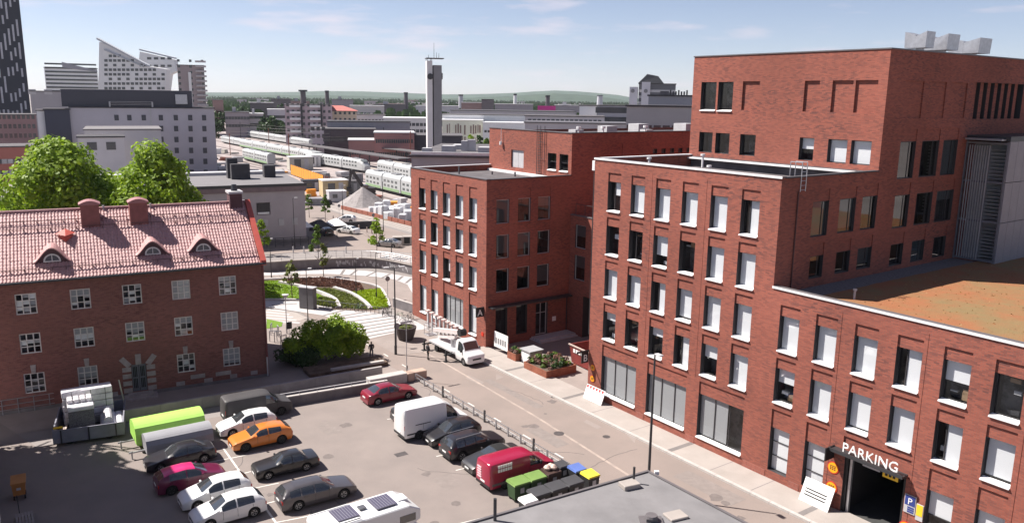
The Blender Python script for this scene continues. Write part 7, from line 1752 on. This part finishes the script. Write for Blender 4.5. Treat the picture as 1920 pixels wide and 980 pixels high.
# ================================================================== people
def person(label, x, y, rz, jacket, trousers, h=1.74, stride=.18):
    t = thing('person', label, 'person', (x, y, 0), rad(rz)); k = h/1.74
    V_ = {'pel':(0,0,.95),'chest':(0,0,1.28),'neck':(0,.0,1.47),'head':(0,.03,1.60),'top':(0,.02,1.72),'ls':(-.19,0,1.42),'le':(-.25,-.05,1.14),'lw':(-.22,.10,.92),'rs':(.19,0,1.42),'re':(.25,.05,1.14),'rw':(.22,.18,.94),'lh':(-.1,0,.9),'lk':(-.11,stride*.6,.5),'la':(-.11,stride,.09),'lt':(-.11,stride+.16,.04),'rh':(.1,0,.9),'rk':(.11,-stride*.2,.5),'ra':(.11,-stride,.11),'rt':(.11,-stride+.16,.04)}
    E_ = [('pel','chest'),('chest','neck'),('neck','head'),('head','top'),('chest','ls'),('ls','le'),('le','lw'),('chest','rs'),('rs','re'),('re','rw'),('pel','lh'),('lh','lk'),('lk','la'),('la','lt'),('pel','rh'),('rh','rk'),('rk','ra'),('ra','rt')]
    rad_ = {'pel':.145,'chest':.165,'neck':.065,'head':.105,'top':.07,'ls':.085,'le':.065,'lw':.05,'rs':.085,'re':.065,'rw':.05,'lh':.10,'lk':.072,'la':.05,'lt':.045,'rh':.10,'rk':.072,'ra':.05,'rt':.045}
    nm = list(V_); me = bpy.data.meshes.new('body'); me.from_pydata([tuple(c*k for c in V_[n]) for n in nm], [(nm.index(a), nm.index(b)) for a, b in E_], [])
    o = bpy.data.objects.new('body', me); scene.collection.objects.link(o)
    sk_ = o.modifiers.new('skin','SKIN'); ly = me.skin_vertices[0].data if me.skin_vertices else None
    if ly is None:
        bm = bmesh.new(); bm.from_mesh(me); bm.verts.layers.skin.verify(); bm.to_mesh(me); bm.free(); ly = me.skin_vertices[0].data
    for i, n in enumerate(nm): ly[i].radius = (rad_[n]*k, rad_[n]*k*(.72 if n in ('pel','chest') else 1)); ly[i].use_root = (n == 'pel')
    ss = o.modifiers.new('sub','SUBSURF'); ss.levels = 2; ss.render_levels = 2
    dg = bpy.context.evaluated_depsgraph_get(); m2 = bpy.data.meshes.new_from_object(o.evaluated_get(dg)); bpy.data.objects.remove(o)
    m2.materials.clear()
    for mm in (jacket, trousers, mat('skin',(.45,.27,.20),.6,0), mat('hair',(.03,.022,.018),.7,0)): m2.materials.append(mm)
    for p in m2.polygons:
        z = p.center.z/k; p.use_smooth = True; hand = abs(p.center.x) > .17*k and z < .96
        p.material_index = 3 if z > 1.62 or (z > 1.5 and p.center.y < .0) else 2 if z > 1.48 or (hand and z > .8 and z < .95) else 0 if z > .92 else 1
    put('body', m2, t)
    return t
person('person in dark jacket and grey trousers walking beside the shrub',-13.75,75.6,20,mat('cloth_dark',(.03,.03,.036),.8),mat('cloth_grey',(.12,.11,.12),.8))
person('worker in black clothes standing behind the lift truck',-8.15,75.3,-60,MATS['cloth_dark'],mat('cloth_black',(.02,.02,.02),.8),1.78,.08)
# ================================================================== far cars and street things
car('parked_car','white saloon car on the far tram road','sedan',MATS['paint_white'],*G(653,437),150,'far cars by the tram road')
car('parked_car','pale car behind the bollards on the far road','hatch',MATS['paint_white'],*G(648,416),175,'far cars by the tram road')
car('parked_car','silver grey saloon parked behind the bright young tree','sedan',paint('paint_silver',(.30,.29,.29),.3,.5),*G(728,462),160,'far cars by the tram road')
car('parked_car','dark car beside the terrace umbrellas','hatch',MATS['paint_black'],*G(612,440),120,'far cars by the tram road')
for k, (px, py) in enumerate([(746,459),(763,458)]):
    q = G(px, py); o = thing('concrete_bin',('left','right')[k]+' dark square litter container beside the silver car','bin',(q[0],q[1],0),rad(10)); MB().box(-.9,.9,-.7,.7,0,1.5).build('case', MATS['paving'], o, bevel=.05); MB().box(-.5,.5,-.72,-.701,.3,1.35).build('opening', MATS['ink'], o)
for k, (px, py) in enumerate([(625,414),(633,417),(640,420),(673,432),(688,436),(697,438),(713,441),(650,424),(550,474),(570,474),(588,472),(649,474)]):
    q = G(px, py); tag(MB().tube((0,0,0),(0,0,1.05),.11,.1,10).tube((0,0,1.05),(0,0,1.1),.1,.05,10).build('bollard', MATS['light_grey'] if k > 7 else MATS['rim_tan'], None, (q[0],q[1],0)), ('first','second','third','fourth','fifth','sixth','seventh','eighth','ninth','tenth','eleventh','twelfth')[k]+(' grey bollard in front of the grey hall' if k > 7 else ' tan bollard along the tram road'), 'bollard', 'bollards by the far road')
q = G(597,448); t = thing('terrace_canopy','white terrace awning with black edge beside the grey hall','awning',(q[0],q[1],0),rad(26))
for k in range(3): MB().hexa([(-4+k*3,-2.5,2.6),(-1.2+k*3,-2.5,2.6),(-1.2+k*3,2.5,2.6),(-4+k*3,2.5,2.6),(-2.9+k*3,-.3,3.5),(-2.3+k*3,-.3,3.5),(-2.3+k*3,.3,3.5),(-2.9+k*3,.3,3.5)]).build('parasol', MATS['white_paint'] if k != 1 else MATS['roof_dark'], t); MB().tube((-2.6+k*3,0,0),(-2.6+k*3,0,2.8),.05,.05,6).build('pole', MATS['dark_steel'], t)
q = G(590,432); t = thing('hedge_wall','dark curved hedge wall around the terrace','wall',(q[0],q[1],0),rad(20)); MB().box(-1,12,-.3,.3,0,1.4).build('panel', MATS['roof_dark'], t)
HAZE = 4.5e-5
# ================================================================== air between here and the hills
hz = MB().box(-9500,9500,-90,17500,-6.5,420)
hm_ = bpy.data.materials.new('haze_air'); hm_.use_nodes = True
hn, hl = hm_.node_tree.nodes, hm_.node_tree.links
hn.remove(hn['Principled BSDF'])
pv_ = hn.new('ShaderNodeVolumePrincipled'); pv_.inputs['Color'].default_value = (.86,.91,1.0,1); pv_.inputs['Density'].default_value = HAZE; pv_.inputs['Anisotropy'].default_value = .2
hl.new(pv_.outputs[0], hn['Material Output'].inputs['Volume'])
ho = hz.build('haze', hm_); ho['kind'] = 'stuff'; ho['label'] = 'pale summer haze over the town'
